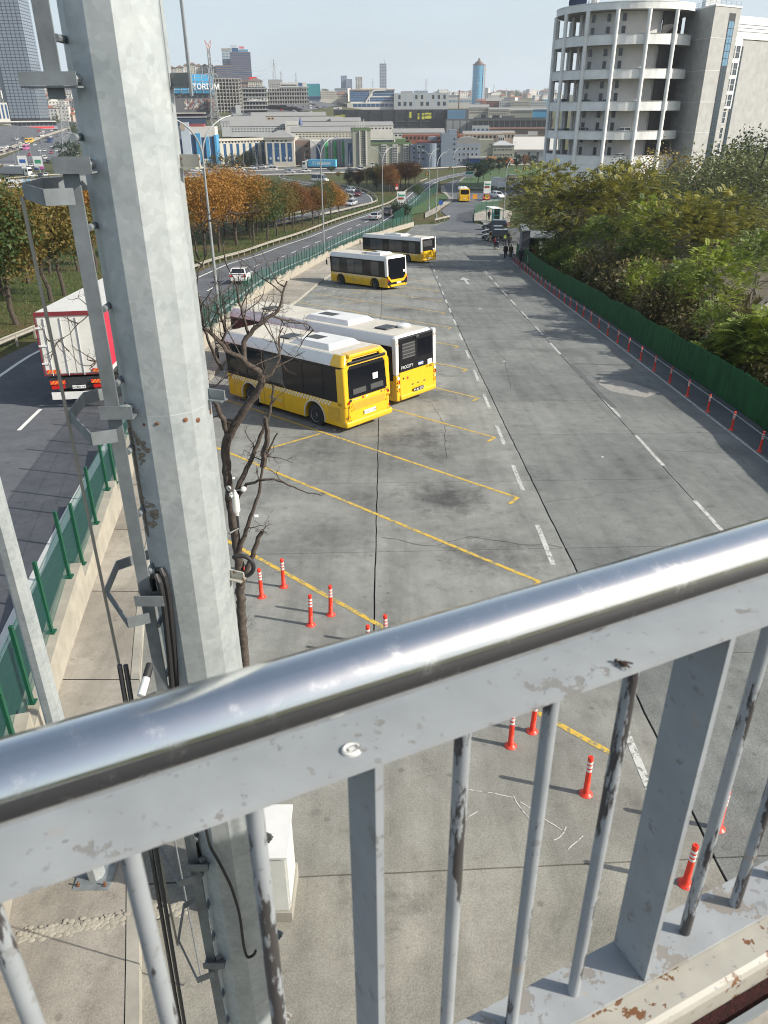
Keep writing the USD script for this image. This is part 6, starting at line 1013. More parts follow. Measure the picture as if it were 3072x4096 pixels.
def tree(key, maker, label, loc, hgt, group=None, wide=1., **kw):
    loc = np.array(loc, float); loc[2] = float(ter(loc[0], loc[1]))-.08
    if key not in pool: t = maker[0](maker[1], *maker[2:], label=label, loc=loc, **kw); tag(t.prim, group=group); t.group = group; s_ = hgt/t.H; UsdGeom.Xformable(t.prim).AddScaleOp(opSuffix='fit').Set(Gf.Vec3f(s_*wide, s_*wide, s_)); pool[key] = t; return t
    s_ = hgt/pool[key].H; t = T(pool[key].base, label, pool[key].cat, group, loc, rnd.uniform(0, 6.28)); UsdGeom.Xformable(t.prim).AddScaleOp(opSuffix='fit').Set(Gf.Vec3f(s_*wide, s_*wide, s_))
    x = UsdGeom.Xformable(t.prim); t.prim.GetReferences().AddInternalReference(pool[key].path); t.prim.SetInstanceable(True); return t
MK = {'orange': (broad, 'ash_tree', 11, 'orange'), 'orange2': (broad, 'ash_tree', 12, 'orange'), 'olive': (broad, 'locust_tree', 13, 'olive'), 'olive2': (broad, 'locust_tree', 14, 'olive'), 'rust': (broad, 'locust_tree', 15, 'rust'), 'green': (broad, 'locust_tree', 16, 'green'), 'dark': (broad, 'evergreen_tree', 17, 'dark', 8., 2.4, .12),
      'purple': (broad, 'plum_tree', 18, 'purple', 7., 2.2, .2), 'young': (broad, 'young_lime_tree', 19, 'dark', 4.5, 1.25, .28, .13, 46, 40, None, None, .22), 'pale': (broad, 'willow_tree', 20, 'pale', 6., 3.6, .08), 'gold': (broad, 'almond_tree', 21, 'gold', 6., 3.6, .35, .1, 60, 34), 'willow': (broad, 'olive_willow', 22, 'willow', 6., 3.4, .06, .1, 110, 60, None, None, .45), 'willow2': (broad, 'olive_willow', 23, 'willow', 6., 3.6, .1, .1, 110, 60, None, None, .45),
      'far': (broad, 'tree', 24, 'green', 8., 3.6, .15, .45, 40, 14)}
gg = 'trees of the grove beyond the carriageway'
TRK = [('orange', 290, 770, 10.5, 1.05), ('orange2', 425, 725, 11., 1.), ('orange', 588, 662, 11., 1.1), ('olive', 745, 650, 9.6, 1.), ('green', 880, 612, 8.6, 1.), ('olive2', 968, 572, 8.4, 1.), ('olive', 1047, 540, 8.2, .95), ('rust', 1122, 502, 8., .9), ('green', 1140, 466, 7.6, .8), ('rust', 1210, 486, 6.6, .8), ('rust', 1308, 466, 6.6, .9), ('olive2', 1362, 456, 7., .85), ('green', 1412, 442, 7.6, .9), ('orange', 1480, 430, 7.2, 1.0), ('orange2', 1560, 412, 5.6, 1.), ('olive2', 775, 552, 9., 1.), ('olive', 715, 596, 9.2, 1.), ('rust', 828, 526, 8.6, 1.), ('olive', 860, 492, 8.6, 1.), ('green', 935, 482, 8., 1.), ('olive2', 680, 522, 9., 1.), ('green', 1010, 470, 7.5, 1.), ('olive', 1090, 452, 7.2, 1.), ('olive2', 560, 560, 9.5, 1.), ('rust', 470, 590, 9.5, 1.)]
SUF = ['half hidden by the mast', 'behind the nearest street lamp', 'its trunk right of the nearest street lamp', 'thickest trunk in the front row', 'behind the thick front trunk', 'third trunk of the front row', 'slim trunk in the front row', 'where the row thins out', 'short one behind the front row', 'small with a pale trunk', 'small beside the pale trunk', 'at the far end of the row', 'greenest at the far end', 'last but one before the loop ramp', 'last one before the loop ramp',
       'second row behind the thick trunk', 'second row left of the thick trunk', 'second row with a twin trunk', 'back row near the loop', 'back row centre', 'second row left', 'back row before the loop', 'back row right', 'back row behind the orange crowns', 'back row close to the mast']
for k, (c, x, y, h_, w_) in enumerate(TRK):
    u, v = Zg(x, y); nm = {'orange': 'glowing orange tree in the carriageway grove', 'orange2': 'golden orange tree in the carriageway grove', 'olive': 'olive brown tree in the carriageway grove', 'olive2': 'dull brown-green tree in the carriageway grove', 'rust': 'rusty brown tree in the carriageway grove', 'green': 'still green tree in the carriageway grove'}[c]
    nm = nm+', '+SUF[k]; tree(c, MK[c], nm, G(u, v), h_, gg, w_)
LFT = [(110, 1150, 'olive', 9.), (340, 1005, 'olive2', 9.5), (428, 958, 'green', 9.), (640, 800, 'orange', 9.5), (-60, 1180, 'green', 9.5), (30, 960, 'olive', 9.5), (190, 880, 'green', 9.), (520, 800, 'orange2', 9.5), (740, 760, 'olive', 9.), (-140, 1000, 'olive2', 9.5), (330, 820, 'olive', 9.), (80, 800, 'orange2', 8.5), (600, 700, 'orange2', 9.), (800, 690, 'olive', 9.), (-200, 860, 'green', 9.)]
for x, y, c, h_ in LFT: tree(c, MK[c], {'olive': 'olive brown', 'olive2': 'dull brown-green', 'green': 'green', 'orange': 'orange', 'orange2': 'golden orange'}[c]+' leaved roadside tree left of the mast, '+{110: 'its trunk left of the lorry', 340: 'trunk above the lorry roof', 428: 'second trunk above the lorry roof', 640: 'seen between ladder and mast', -60: 'cut by the left frame edge', 30: 'behind the cage strap', 190: 'behind the lorry roof corner', 520: 'behind the ladder', 740: 'hidden by the mast', -140: 'outside the left frame edge', 330: 'back row above the lorry', 80: 'back row below the billboard', 600: 'back row beside the mast', 800: 'back row hidden by the mast', -200: 'far left back row'}[x], G((.6028*x)/S, (600+.6028*y)/S), h_, 'roadside trees left of the mast', 1.05)
for x, y, c, h_, lb in [(560, 345, 'olive2', 6.4, 'thin dull tree in the meadow inside the loop ramp'), (330, 330, 'dark', 6., 'dark conifer-like tree beside the small lamp post on the loop'), (445, 345, 'purple', 5.6, 'bare purplish tree next to the dark conifer on the loop'), (685, 375, 'dark', 7.5, 'dark evergreen at the left end of the rusty row'), (850, 388, 'rust', 7.6, 'rusty tree in the middle of the meadow row'), (892, 422, 'rust', 6., 'small rusty tree in front of the meadow row'), (1065, 345, 'rust', 7.4, 'broad rusty tree right of the limit sign'), (1110, 335, 'rust', 7.4, 'rusty tree behind the broad one right of the limit sign'), (1195, 295, 'orange', 6.6, 'orange tree at the right end of the meadow row'), (762, 380, 'olive', 7.4, 'brown tree beside the dark evergreen'), (950, 360, 'rust', 7.4, 'rusty tree right of the tall street lamp in the meadow'), (1000, 340, 'rust', 7.2, 'rusty tree at the back of the meadow row'), (1240, 520, 'green', 4.2, 'small green tree by the tall dark fence on the verge'), (180, 215, 'olive', 2.6, 'tiny dull tree on the meadow slope'), (90, 150, 'green', 3., 'tiny green tree beside the container lorry')]:
    u, v = Z3(x, y); tree(c, MK[c], lb, G(u, v), h_)
for k, (x, y, h_) in enumerate([(430, 268, 5.4), (503, 318, 6.6), (556, 282, 6.6), (622, 240, 6.2), (702, 225, 6.2), (768, 200, 5.6), (868, 190, 6.2), (1012, 178, 5.6)]): tree('young', MK['young'], ('young brown tinged lime tree at the tip of the lawn beside the name board' if k == 0 else 'young upright lime tree in the row on the lawn'), G(*Z5(x, y)), h_, None if k == 0 else 'young lime trees on the lawn', 1.15)
tree('rust', MK['rust'], 'thin rusty tree among the lawn trees below the timber stacks', G(*Z5(945, 190)), 6.2, wide=.7); tree('pale', MK['pale'], 'round pale green willow in front of the blue-grey block', G(1060, 350), 8.5)
sg = shrub('shrub', 31, 'dark', 3., 1.9, 'dark green round bush behind the stacked direction sign', G(866, 470), sz=.16, nc=60)
for lb, u, v, s_, c in [('yellowish hedge bush at the foot of the striped cream building', 640, 356, 2.4, 'green'), ('green bush left of the striped cream building entrance', 600, 354, 2., 'green'), ('dark bush below the green and white building', 745, 356, 2.2, 'dark'), ('bush before the grey office block', 900, 350, 2.2, 'dark'), ('reddish bush below the blue and white building', 470, 366, 2.2, 'brush'), ('brown scrub beside the blue and white building', 505, 362, 2., 'brush'), ('green bush before the striped building, left part', 535, 358, 2.2, 'green')]: shrub('shrub', int(u), c, 2.6, 2.2, lb, G(u, v), s_, sz=.2, nc=26, per=26)
for lb, u, v, s_ in [('dark bush beside the green sign on the distant highway', 183, 378, 1.6), ('bush under the lattice pylon beside the distant highway', 150, 343, 2.8), ('bush beside the curved rails of the distant highway', 205, 330, 2.)]: shrub('shrub', int(u)+400, 'dark', 2.6, 2., lb, at(u, v, 350), s_, sz=.2, nc=26, per=26)
# trees behind the turf fence
def behind(key, mk, label, u, vt, y, wide=1., vb=None, **kw):
    d = ray(u, vt); Rk = {'big': .2}.get(key, .36)
    for _ in range(60):
        x = d[0]*y/d[1]; zt = HC+d[2]*y/d[1]; g = float(ter(x, y))
        if x-fx(min(y, 111)) > Rk*(zt-g)*wide+.4: break
        y *= 1.02
    return tree(key, mk, label, (x, y, g), max(zt-g, 1.2), None, wide, **kw)
AI = {'a': (ailanthus, 'ailanthus_tree', 41, 'ail'), 'b': (ailanthus, 'ailanthus_tree', 42, 'aily', 7., 2.7), 'c': (ailanthus, 'ailanthus_tree', 43, 'ailo', 7., 3., ), 'd': (ailanthus, 'ailanthus_tree', 44, 'ail', 6., 2.6), 'e': (ailanthus, 'ailanthus_sapling', 45, 'aily', 4., 1.7)}
big = dict(nf=900)
behind('big', (ailanthus, 'ailanthus_tree', 46, 'ailo', 10., 5.6), 'big spreading tree with orange tinted crown hanging over the cabin', 1262, 332, 93, 1.18, nf=2100, stems=5, low=.08)
for key, lb, u, vt, y, w_ in [('c', 'autumn tinted tree hiding the foot of the parking building', 1190, 350, 101, 1.3), ('c', 'autumn tinted tree at the left tip of the grove over the bus shelter', 1150, 408, 99, 1.35), ('c', 'autumn tinted tree right of the big crown over the cabin', 1352, 352, 92, 1.3), ('a', 'deep green tree under the big autumn crown', 1300, 470, 84, 1.2), ('a', 'deep green tree directly above the start of the turf fence', 1215, 470, 92, 1.25), ('b', 'bright green tree between the big crown and the dark willows', 1412, 428, 82, 1.1), ('d', 'green tree with drooping fronds in the middle of the thicket', 1400, 500, 68, 1.15),
    ('c', 'reddish seeded tree in the middle of the thicket, tall', 1492, 418, 68, 1.25), ('c', 'reddish seeded tree right of the middle of the thicket', 1575, 408, 70, 1.2), ('b', 'yellow-green tree with pale stems near the middle of the turf fence', 1395, 560, 54, .95), ('d', 'dull green tree left of the yellow crown', 1488, 560, 50, .95), ('b', 'bright yellow-green tree rising from a forked trunk behind the fence', 1565, 528, 46, 1.15), ('a', 'green tree at the right edge behind the yellow crown', 1650, 500, 62, 1.2), ('d', 'deep green small tree by the broken concrete wall', 1545, 650, 41, .8),
    ('e', 'young sapling with long fronds at the right edge, front', 1632, 690, 30.5, 1.2), ('e', 'young sapling with long fronds leaning over the turf fence', 1585, 705, 33, 1.1), ('e', 'young sapling half out of the frame on the right', 1672, 670, 32, 1.2), ('e', 'low sapling before the forked trunk', 1500, 760, 40, .9), ('e', 'low sapling left of the forked trunk', 1448, 700, 45, .8)]: behind(key, AI[key], lb, u, vt, y, w_)
for key, lb, u, vt, y, w_ in [('willow', 'grey-green willow in front of the parking tower', 1420, 352, 128, 1.1), ('willow2', 'grey-green willow left of the small golden tree', 1372, 345, 140, 1.), ('willow', 'large grey-green willow at the right edge below the office windows', 1590, 300, 120, 1.2), ('willow2', 'grey-green willow beside the bare tree', 1510, 362, 118, 1.2), ('willow', 'wide grey-green willow at the far right edge', 1660, 290, 105, 1.2), ('willow2', 'grey-green willow behind the middle of the thicket', 1470, 390, 104, 1.2), ('gold', 'small golden tree with dark limbs before the parking tower', 1452, 312, 128, 1.15), ('dark', 'dark green tree behind the bare tree at the right edge', 1632, 275, 128, 1.1), ('dark', 'dark tree top below the lowest parking deck', 1345, 338, 150, 1.)]: behind(key, MK[key], lb, u, vt, y, w_)
for k, (u, v, s_) in enumerate([(1290, 640, 1.5), (1340, 660, 1.5), (1385, 690, 1.4), (1430, 735, 1.1), (1330, 615, 1.7), (1250, 600, 1.6), (1395, 640, 1.6), (1540, 790, .9), (1600, 820, .9), (1650, 850, .8), (1455, 650, 1.4), (1630, 740, 1.1)]):
    p = G(u, v+25); p[0] = max(p[0], fx(min(p[1], 110))+.9+2.2*s_); shrub_lb = 'tangled brown and green bramble thicket behind the turf fence'
    if k == 0: br = shrub('bramble', 51, 'brush', 2.1, 2.2, shrub_lb, onter(p[0], p[1], -.1), s_, sz=.13, nc=70, per=40, group='brambles behind the turf fence')
    else: copy(br, shrub_lb, onter(p[0], p[1], -.1), rnd.uniform(0, 6), s_)
O('waste_ground', fixup(drape([(fx(y)+.25, y) for y in np.arange(6, 108, 3)]+[(fx(y)+26, y) for y in np.arange(106, 5, -6)], -.04, 5.)), m_rubble, kind='structure')
rw = T('ruined_wall', 'broken grey concrete wall half hidden at the right edge behind saplings', 'wall', loc=onter(24.5, 47), rz=.5); rw.p('slab', MB().prism([(-2.5, -.2), (3., -.2), (3.2, 2.9), (1.2, 3.2), (.2, 2.6), (-1., 3.1), (-2.6, 2.2)], 0, .35).xf() if False else (lambda b: (b.v.__setitem__(slice(None), [np.c_[v[:, 0], v[:, 2], v[:, 1]] for v in b.v]), b)[1])(MB().prism([(-2.5, -.2), (3., -.2), (3.2, 2.9), (1.2, 3.2), (.2, 2.6), (-1., 3.1), (-2.6, 2.2)], 0, .35)), m_walk); rw.p('rubble', MB().tm(trimesh.creation.icosphere(1, .5).apply_translation([0, -.8, .1])).tm(trimesh.creation.icosphere(1, .35).apply_translation([1.1, -.7, .1])), m_walk)
for k, (x, y, h_) in enumerate([(20.6, 98, 3.), (20.8, 92, 3.4), (20.6, 86, 3.), (20.4, 80, 2.8), (20.2, 74, 3.), (20., 68, 2.6)]):
    lb = ('leafy dark bush behind the start of the turf fence, '+('next to the cabin', 'second from the cabin', 'third from the cabin', 'under the big crown', 'below the deep green tree', 'last before the brambles')[k])
    if k == 0: lb_ = shrub('shrub', 61, 'ail', 3., 2.2, lb, onter(x, y, -.1), h_/3., sz=.15, nc=60, per=42)
    else: copy(lb_, lb, onter(x, y, -.1), rnd.uniform(0, 6), h_/3.)
# bare trees
def twigs(mb, r, p, d, L, rad, lev, n=4):
    P = [p]; q = np.array(p); dd = d/np.linalg.norm(d)
    for k in range(n): dd = dd+r.normal(0, .22, 3)+[0, 0, .05]; dd /= np.linalg.norm(dd); q = q+dd*L/n; P.append(q)
    mb.tube(P, np.linspace(rad, rad*.35, n+1), 5 if lev > 1 else 4, False)
    if lev > 0:
        for k in range(3 if lev > 1 else 4):
            i = r.integers(1, n+1); nd = dd*.4+r.normal(0, .7, 3); twigs(mb, r, P[i], nd, L*r.uniform(.35, .65), rad*.45, lev-1, n)
bt_ = T('bare_tree', 'dead bare tree with twisting dark branches growing up beside the mast', 'tree'); m_bt = M('dead_bark', (.07, .055, .045), .95, var=.45, scale=20, bump=.8, bscale=80)
def ZB(x, y): return (850+.5726*x)/S, (1150+.5726*y)/S
r_ = np.random.default_rng(5); tw = MB(); MAIN = [[(527, 1560), (528, 1420), (522, 1330), (514, 1200), (497, 1080), (487, 985)], ]
trunk = MB(); yb = 8.2
def limbpx(pts, y0, y1, ra, rb, conv=lambda x, y: (x, y), nt=4, L=.5):
    P = [aty(*conv(*p), y0+(y1-y0)*i/(len(pts)-1)) for i, p in enumerate(pts)]; ra *= .88; rb *= .85; nt = max(2, int(nt*.8)); Q = smoothc(P, .06); Q = Q+r_.normal(0, .006, Q.shape); trunk.tube(Q, np.linspace(ra, rb, len(Q)), 8 if ra > .03 else 5, True)
    for k in range(nt):
        i = r_.integers(len(Q)//4, len(Q)); d = Q[min(i+1, len(Q)-1)]-Q[max(i-1, 0)]; d = d/max(np.linalg.norm(d), 1e-6)+r_.normal(0, .75, 3); twigs(tw, r_, Q[i], d, L*r_.uniform(.4, 1.), .008, 2)
limbpx([(533, 1750), (530, 1560), (528, 1420), (522, 1330), (514, 1200), (497, 1080), (488, 985), (491, 945), (500, 910)], 8.3, 8.2, .085, .06, nt=5, L=.3)
limbpx([(100, 1075), (160, 960), (240, 830), (320, 720), (345, 650), (335, 600)], 8.2, 8.1, .06, .045, ZB, 3)
limbpx([(335, 600), (260, 545), (200, 490), (120, 455), (60, 400), (0, 330), (-60, 290)], 8.1, 7.9, .042, .012, ZB, 9, .7)
limbpx([(225, 510), (215, 420), (250, 330), (330, 260), (400, 195), (450, 165), (490, 60), (520, -40)], 8.1, 8.3, .036, .01, ZB, 10, .6)
limbpx([(250, 330), (230, 250), (200, 150), (180, 60), (150, -60), (110, -130)], 8.2, 8., .02, .006, ZB, 8, .5)
limbpx([(60, 400), (90, 300), (60, 200), (20, 120), (-20, 60)], 8., 7.8, .018, .006, ZB, 7, .5)
limbpx([(400, 195), (480, 220), (560, 250), (640, 245), (700, 300)], 8.2, 8.5, .016, .005, ZB, 6, .4)
limbpx([(120, 1040), (60, 900), (20, 800), (-20, 700)], 8.2, 8., .045, .02, ZB, 6, .5)
limbpx([(345, 650), (420, 580), (470, 480), (460, 360), (500, 280)], 8.1, 8.4, .022, .007, ZB, 7, .45)
limbpx([(370, 900), (380, 1010), (372, 1090), (350, 1250)], 8., 8.1, .03, .045, ZB, 4, .3)
limbpx([(500, 1080), (535, 1010), (560, 950), (583, 890), (590, 830)], 8.1, 8.3, .04, .015, nt=6, L=.4)
limbpx([(514, 1200), (540, 1120), (560, 1060), (567, 1010), (600, 935)], 8.2, 8.3, .035, .01, nt=6, L=.4)
limbpx([(510, 1090), (540, 1045), (580, 1035), (630, 1050), (665, 1064)], 8.1, 7.9, .026, .008, nt=4, L=.3)
limbpx([(522, 1260), (540, 1215), (560, 1160), (567, 1145)], 8.2, 8.3, .045, .03, nt=6, L=.2)
limbpx([(430, 560), (415, 500), (470, 470), (500, 460)], 7.9, 7.8, .012, .004, nt=5, L=.4); limbpx([(480, 800), (440, 700), (425, 620), (440, 560)], 8.1, 7.9, .022, .006, nt=8, L=.5)
limbpx([(230, 660), (180, 690), (150, 720), (110, 740)], 7.6, 7.4, .008, .003, nt=5, L=.35); limbpx([(220, 770), (190, 790), (150, 760)], 7.6, 7.4, .008, .003, nt=5, L=.3)
bt_.p('trunk', trunk, m_bt, smooth=50); bt_.p('twigs', tw, m_bt)
b2 = T('bare_tree', 'tall leafless grey tree in front of the office windows at the right edge', 'tree', loc=onter(54, 122)); mb = MB(); rb_ = np.random.default_rng(9); twigs(mb, rb_, np.array([0, 0, -.2]), np.array([.05, 0, 1.]), 8., .22, 0, 6)
for k in range(26): twigs(mb, rb_, np.array([rb_.normal(0, .25), rb_.normal(0, .25), rb_.uniform(4., 8.5)]), np.array([rb_.normal(), rb_.normal(), .9]), rb_.uniform(2.5, 5.), .07, 2)
b2.p('limbs', mb, m_barkg)
# grass tufts beside the road, fallen leaves under the grove
def tufts(name, label, region, n, hgt, mat, seed, cat='grass'):
    r = np.random.default_rng(seed); pg = Polygon(region).buffer(0); x0, y0, x1, y1 = pg.bounds; V, F = [], []; k = 0; import shapely
    X = r.uniform(x0, x1, n*3); Y = r.uniform(y0, y1, n*3); ok = shapely.contains_xy(pg, X, Y); X, Y = X[ok][:n], Y[ok][:n]; Zg_ = ter(X, Y)-.08
    a = r.uniform(0, 6.28, len(X)); w = .05*hgt/.25; h_ = hgt*r.uniform(.5, 1.3, len(X)); L = r.normal(0, .12, (len(X), 2)); P = np.c_[X, Y, Zg_]; dx = np.c_[np.cos(a)*w, np.sin(a)*w, 0*a]
    V = np.stack([P-dx, P+dx, P+np.c_[L*hgt/.25, h_]], 1).reshape(-1, 3); O(name, MB().add(V, np.arange(3*len(X)).reshape(-1, 3)), mat, label, cat, kind='stuff')
left = [tuple(p) for p in offs(LA, -2.3)[10:150]]+[tuple(p) for p in offs(LA, -34)[150:10:-6]]
tufts('grass', 'rough grass in the strip along the grove', left, 42000, .22, leafmat('grass_blades', [(0, (.04, .08, .015)), (.6, (.08, .12, .025)), (1, (.2, .16, .06))], .2), 3); tufts('leaf_litter', 'fallen brown leaves under the grove', left, 9000, .05, leafmat('dead_leaves', [(0, (.14, .06, .02)), (1, (.3, .16, .05))], .1), 4, 'leaves')
tufts('undergrowth', 'dry weeds and undergrowth behind the turf fence', [(fx(y)+.35, y) for y in np.arange(8, 106, 3)]+[(fx(y)+16, y) for y in np.arange(106, 8, -6)], 24000, .5, leafmat('weeds', [(0, (.05, .06, .02)), (.5, (.12, .1, .035)), (1, (.25, .17, .07))], .2), 5)
# ------------------------------------------------------------------ buildings
WM = {k: M('wall_'+k, tuple(x*.8 for x in c), .8, var=.06, scale=.25) for k, c in dict(white=(.62, .6, .56), cream=(.56, .53, .45), grey=(.33, .335, .33), dgrey=(.12, .125, .135), black=(.028, .032, .042), blue=(.22, .27, .33), bluegrey=(.27, .31, .36), olive=(.33, .34, .27), brown=(.2, .14, .115), sand=(.45, .36, .28), sky=(.06, .32, .58), navy=(.02, .045, .1), pale=(.5, .56, .64), green=(.13, .2, .1), roof=(.3, .3, .29), red=(.25, .05, .045), tile=(.3, .12, .075), conc=(.46, .44, .4), lgrey=(.45, .47, .48)).items()}
class B:
    """a building set where pixel (u, vb) meets its distance; local x to the right, y away, z up"""
    def __init__(s, label, u0, u1, vt, vb, dep, thick, mat, yaw=0., cat='building', nm='building', sink=4.):
        a, b = at(u0, vb, dep), at(u1, vb, dep); s.w = np.linalg.norm(b-a)/max(math.cos(yaw), .3); s.h = at((u0+u1)/2, vt, dep)[2]-a[2]; s.d = thick; c = (a+b)/2; view = math.atan2(c[0], c[1]); s.sink = sink
        s.t = T(nm, label, cat, loc=(c[0], c[1], (a[2]+b[2])/2), rz=-view+yaw)
        if mat: s.wall = s.t.p('wall', MB().b2((-s.w/2, 0, -sink), (s.w/2, thick, s.h)), mat)
    def win(s, x0, x1, z0, z1, nx, nz, mat=None, fw=.6, fh=.6, side='front', nm='window', proud=.04, skip=()):
        for i in range(nx):
            for j in range(nz):
                if (i, j) in skip: continue
                cw, ch = (x1-x0)/nx, (z1-z0)/nz; a = x0+cw*(i+.5-fw/2); b = x0+cw*(i+.5+fw/2); c = z0+ch*(j+.5-fh/2); d = z0+ch*(j+.5+fh/2); s.pane(a, b, c, d, mat, side, nm, proud)
        return s
    def pane(s, a, b, c, d, mat=None, side='front', nm='window', proud=.04):
        mat = mat or m_gl; w = s.w/2
        q = {'front': ((a*s.w-w, -proud, c*s.h), (b*s.w-w, .02, d*s.h)), 'left': ((-w-proud, (1-b)*s.d, c*s.h), (-w+.02, (1-a)*s.d, d*s.h)), 'right': ((w-.02, a*s.d, c*s.h), (w+proud, b*s.d, d*s.h))}[side]
        s.t.p(nm, MB().b2(*q), mat); return s
    def band(s, z0, z1, mat, nm='band', pr=.12, x0=0., x1=1., sides=True):
        w = s.w/2; s.t.p(nm, MB().b2((x0*s.w-w-(pr if x0 == 0 and sides else 0), -pr, z0*s.h), (x1*s.w-w+(pr if x1 == 1 and sides else 0), s.d+pr, z1*s.h)), mat); return s
    def hip(s, rise, mat, over=.6, ridge=.25, nm='roof'):
        w, d, o = s.w/2, s.d, over; rx = w*(1-ridge*2) if s.w > s.d else w*.2; z = s.h
        s.t.p(nm, MB().add([(-w-o, -o, z), (w+o, -o, z), (w+o, d+o, z), (-w-o, d+o, z), (-rx, d/2, z+rise), (rx, d/2, z+rise)], [[0, 1, 5, 4], [2, 3, 4, 5]]).add([(-w-o, -o, z), (w+o, -o, z), (w+o, d+o, z), (-w-o, d+o, z), (-rx, d/2, z+rise), (rx, d/2, z+rise)], [[1, 2, 5], [3, 0, 4], [0, 3, 2], [0, 2, 1]]), mat); return s
    def gable(s, rise, mat, over=.3):
        w, d, o, z = s.w/2, s.d, over, s.h; s.t.p('roof', MB().add([(-w-o, -o, z), (w+o, -o, z), (w+o, d+o, z), (-w-o, d+o, z), (-w-o, d/2, z+rise), (w+o, d/2, z+rise)], [[0, 1, 5, 4], [2, 3, 4, 5]]).add([(-w, 0, z), (w, 0, z), (w, d, z), (-w, d, z), (-w, d/2, z+rise*.97), (w, d/2, z+rise*.97)], [[1, 2, 5], [3, 0, 4]]), mat); return s
    def box(s, nm, x0, x1, y0, y1, z0, z1, mat): w = s.w/2; return s.t.p(nm, MB().b2((x0*s.w-w, y0*s.d, z0*s.h), (x1*s.w-w, y1*s.d, z1*s.h)), mat)
    def text(s, st, x, z, hgt, mat, bold=True, proud=.15): s.t.p('lettering', tx(st, hgt, (x*s.w-s.w/2, -proud, z*s.h), bold=bold), mat); return s
# first row along the main road
b = B('blue and white office block with grey panel beside the mast', 392, 470, 273, 354, 352, 14, WM['white'], -.12)
b.pane(.0, .1, .02, .68, m_glb).pane(.34, .46, .02, .8, m_glb).pane(.62, .72, .02, .72, m_glb).pane(.84, .96, .02, .74, m_glb); b.box('panel', .1, .33, -.05, .01, .0, 1.12, WM['pale']); b.box('blue_panel', .47, .6, -.05, .01, .0, .83, WM['sky']); b.box('blue_panel', .73, .82, -.05, .01, .0, .74, WM['sky']); b.box('blue_panel', .965, 1.02, -.04, 1.02, 0, .78, WM['sky']); b.box('boarded_panel', .1, .22, -.06, -.04, .92, 1.13, WM['sand']); b.box('roof_block', .36, .7, .2, .8, 1., 1.07, WM['red']); b.box('forecourt_wall', -.1, .95, -.5, -.4, -.3, -.02, WM['conc']); b.box('cooling_unit', .6, .76, -.2, -.1, .02, .14, WM['white'])
b = B('cream office building with tall blue glass strips and hipped roof, left wing', 470, 577, 297, 356, 368, 16, WM['cream'], .42); b.win(0, 1, .02, .8, 8, 1, m_glb, .42, 1., nm='glass_strip').band(.9, 1., WM['cream'], pr=.4).win(0, 1, .82, .9, 16, 1, None, .5, .8)
b = B('cream office building with tall blue glass strips, front with open vents', 576, 637, 296, 356, 356, 22, WM['cream'], -.1); b.pane(.07, .24, .0, .8, m_glb, nm='glass_strip').pane(.32, .48, .12, .8, m_glb, nm='glass_strip').pane(.55, .7, .12, .8, m_glb, nm='glass_strip').pane(.77, .92, .12, .8, m_glb, nm='glass_strip').win(.2, .8, .84, .92, 4, 1, None, .4, .8).band(.93, 1.02, WM['cream'], pr=.5).hip(2.8, WM['roof'], .8, .3)
for x in (.13, .4, .66, .8): b.pane(x, x+.06, .2, .28, WM['pale'], nm='open_vent', proud=.3)
b = B('brown rendered block behind the container lorry', 637, 672, 303, 356, 362, 18, WM['brown']); b.win(.55, .95, .2, .9, 1, 3, None, .5, .4).pane(.0, .45, .1, .8, WM['dgrey'], nm='dark_panel')
b = B('white clad block with one blue glass strip right of the brown block', 672, 701, 303, 356, 358, 14, WM['white']); b.pane(.42, .75, .05, .84, m_glb, nm='glass_strip').win(0, .4, 0, 1, 1, 7, WM['lgrey'], 1., .06, nm='cladding_joint', proud=.03)
b = B('grey ribbed building with green vertical banners', 700, 766, 300, 356, 356, 18, WM['grey'], .05)
for k in range(9): b.box('rib', .02+.11*k, .05+.11*k, -.03, .01, 0, 1., WM['lgrey'])
for x in (.02, .3, .58): b.pane(x+.03, x+.12, .1, .92, M('banner_green%d' % int(x*10), (.03, .3, .08), .6), nm='banner', proud=.7); b.t.p('banner_lettering', MB().add(*(lambda m: (np.c_[-m[0][:, 2]*0+m[0][:, 2]+((x+.075)*b.w-b.w/2), m[0][:, 1]*0-.85, m[0][:, 0]+b.h*.5], m[1]))(text('PEPINO' if x else 'PEPINO', .9, 'rear'))), m_ink)
b.pane(.83, .93, .05, .9, m_glb, nm='glass_strip')
b = B('white and green block with ribbed blue strips left of the green tower', 745, 766, 300, 356, 352, 10, WM['lgrey']); b.pane(.35, .75, .05, .85, m_glb, nm='glass_strip')
b = B('tall green and white stair tower with antennas on its roof', 763, 801, 276, 357, 350, 15, WM['olive'], .05); b.win(.42, .72, .04, .93, 3, 15, None, .62, .55).band(.93, 1., WM['green'], pr=.2).box('white_fin', .37, .43, -.04, .01, 0, .93, WM['white']); b.box('white_fin', .72, .8, -.04, .01, 0, .93, WM['white'])
for k in range(4): b.t.p('antenna', MB().b2((-2+1.1*k, 3+k, b.h), (-1.7+1.1*k, 3.3+k, b.h+2.5+k % 2)), WM['white'])
b = B('green and white office block with columns of small white framed windows', 800, 887, 306, 357, 353, 16, WM['olive'], .05)
for x in (.28, .55, .82): b.box('white_strip', x, x+.13, -.03, .01, .0, .9, WM['white']); b.win(x+.01, x+.12, .03, .88, 3, 8, None, .6, .6, proud=.6)
b.band(.9, 1., WM['green'], pr=.3).box('roof_glazing', .0, .62, .05, .3, 1., 1.13, WM['white']); b.win(.02, .6, 1.02, 1.11, 12, 1, None, .6, .9, proud=-.75); b.box('roof', .0, .9, .2, 1., 1., 1.12, WM['green'])
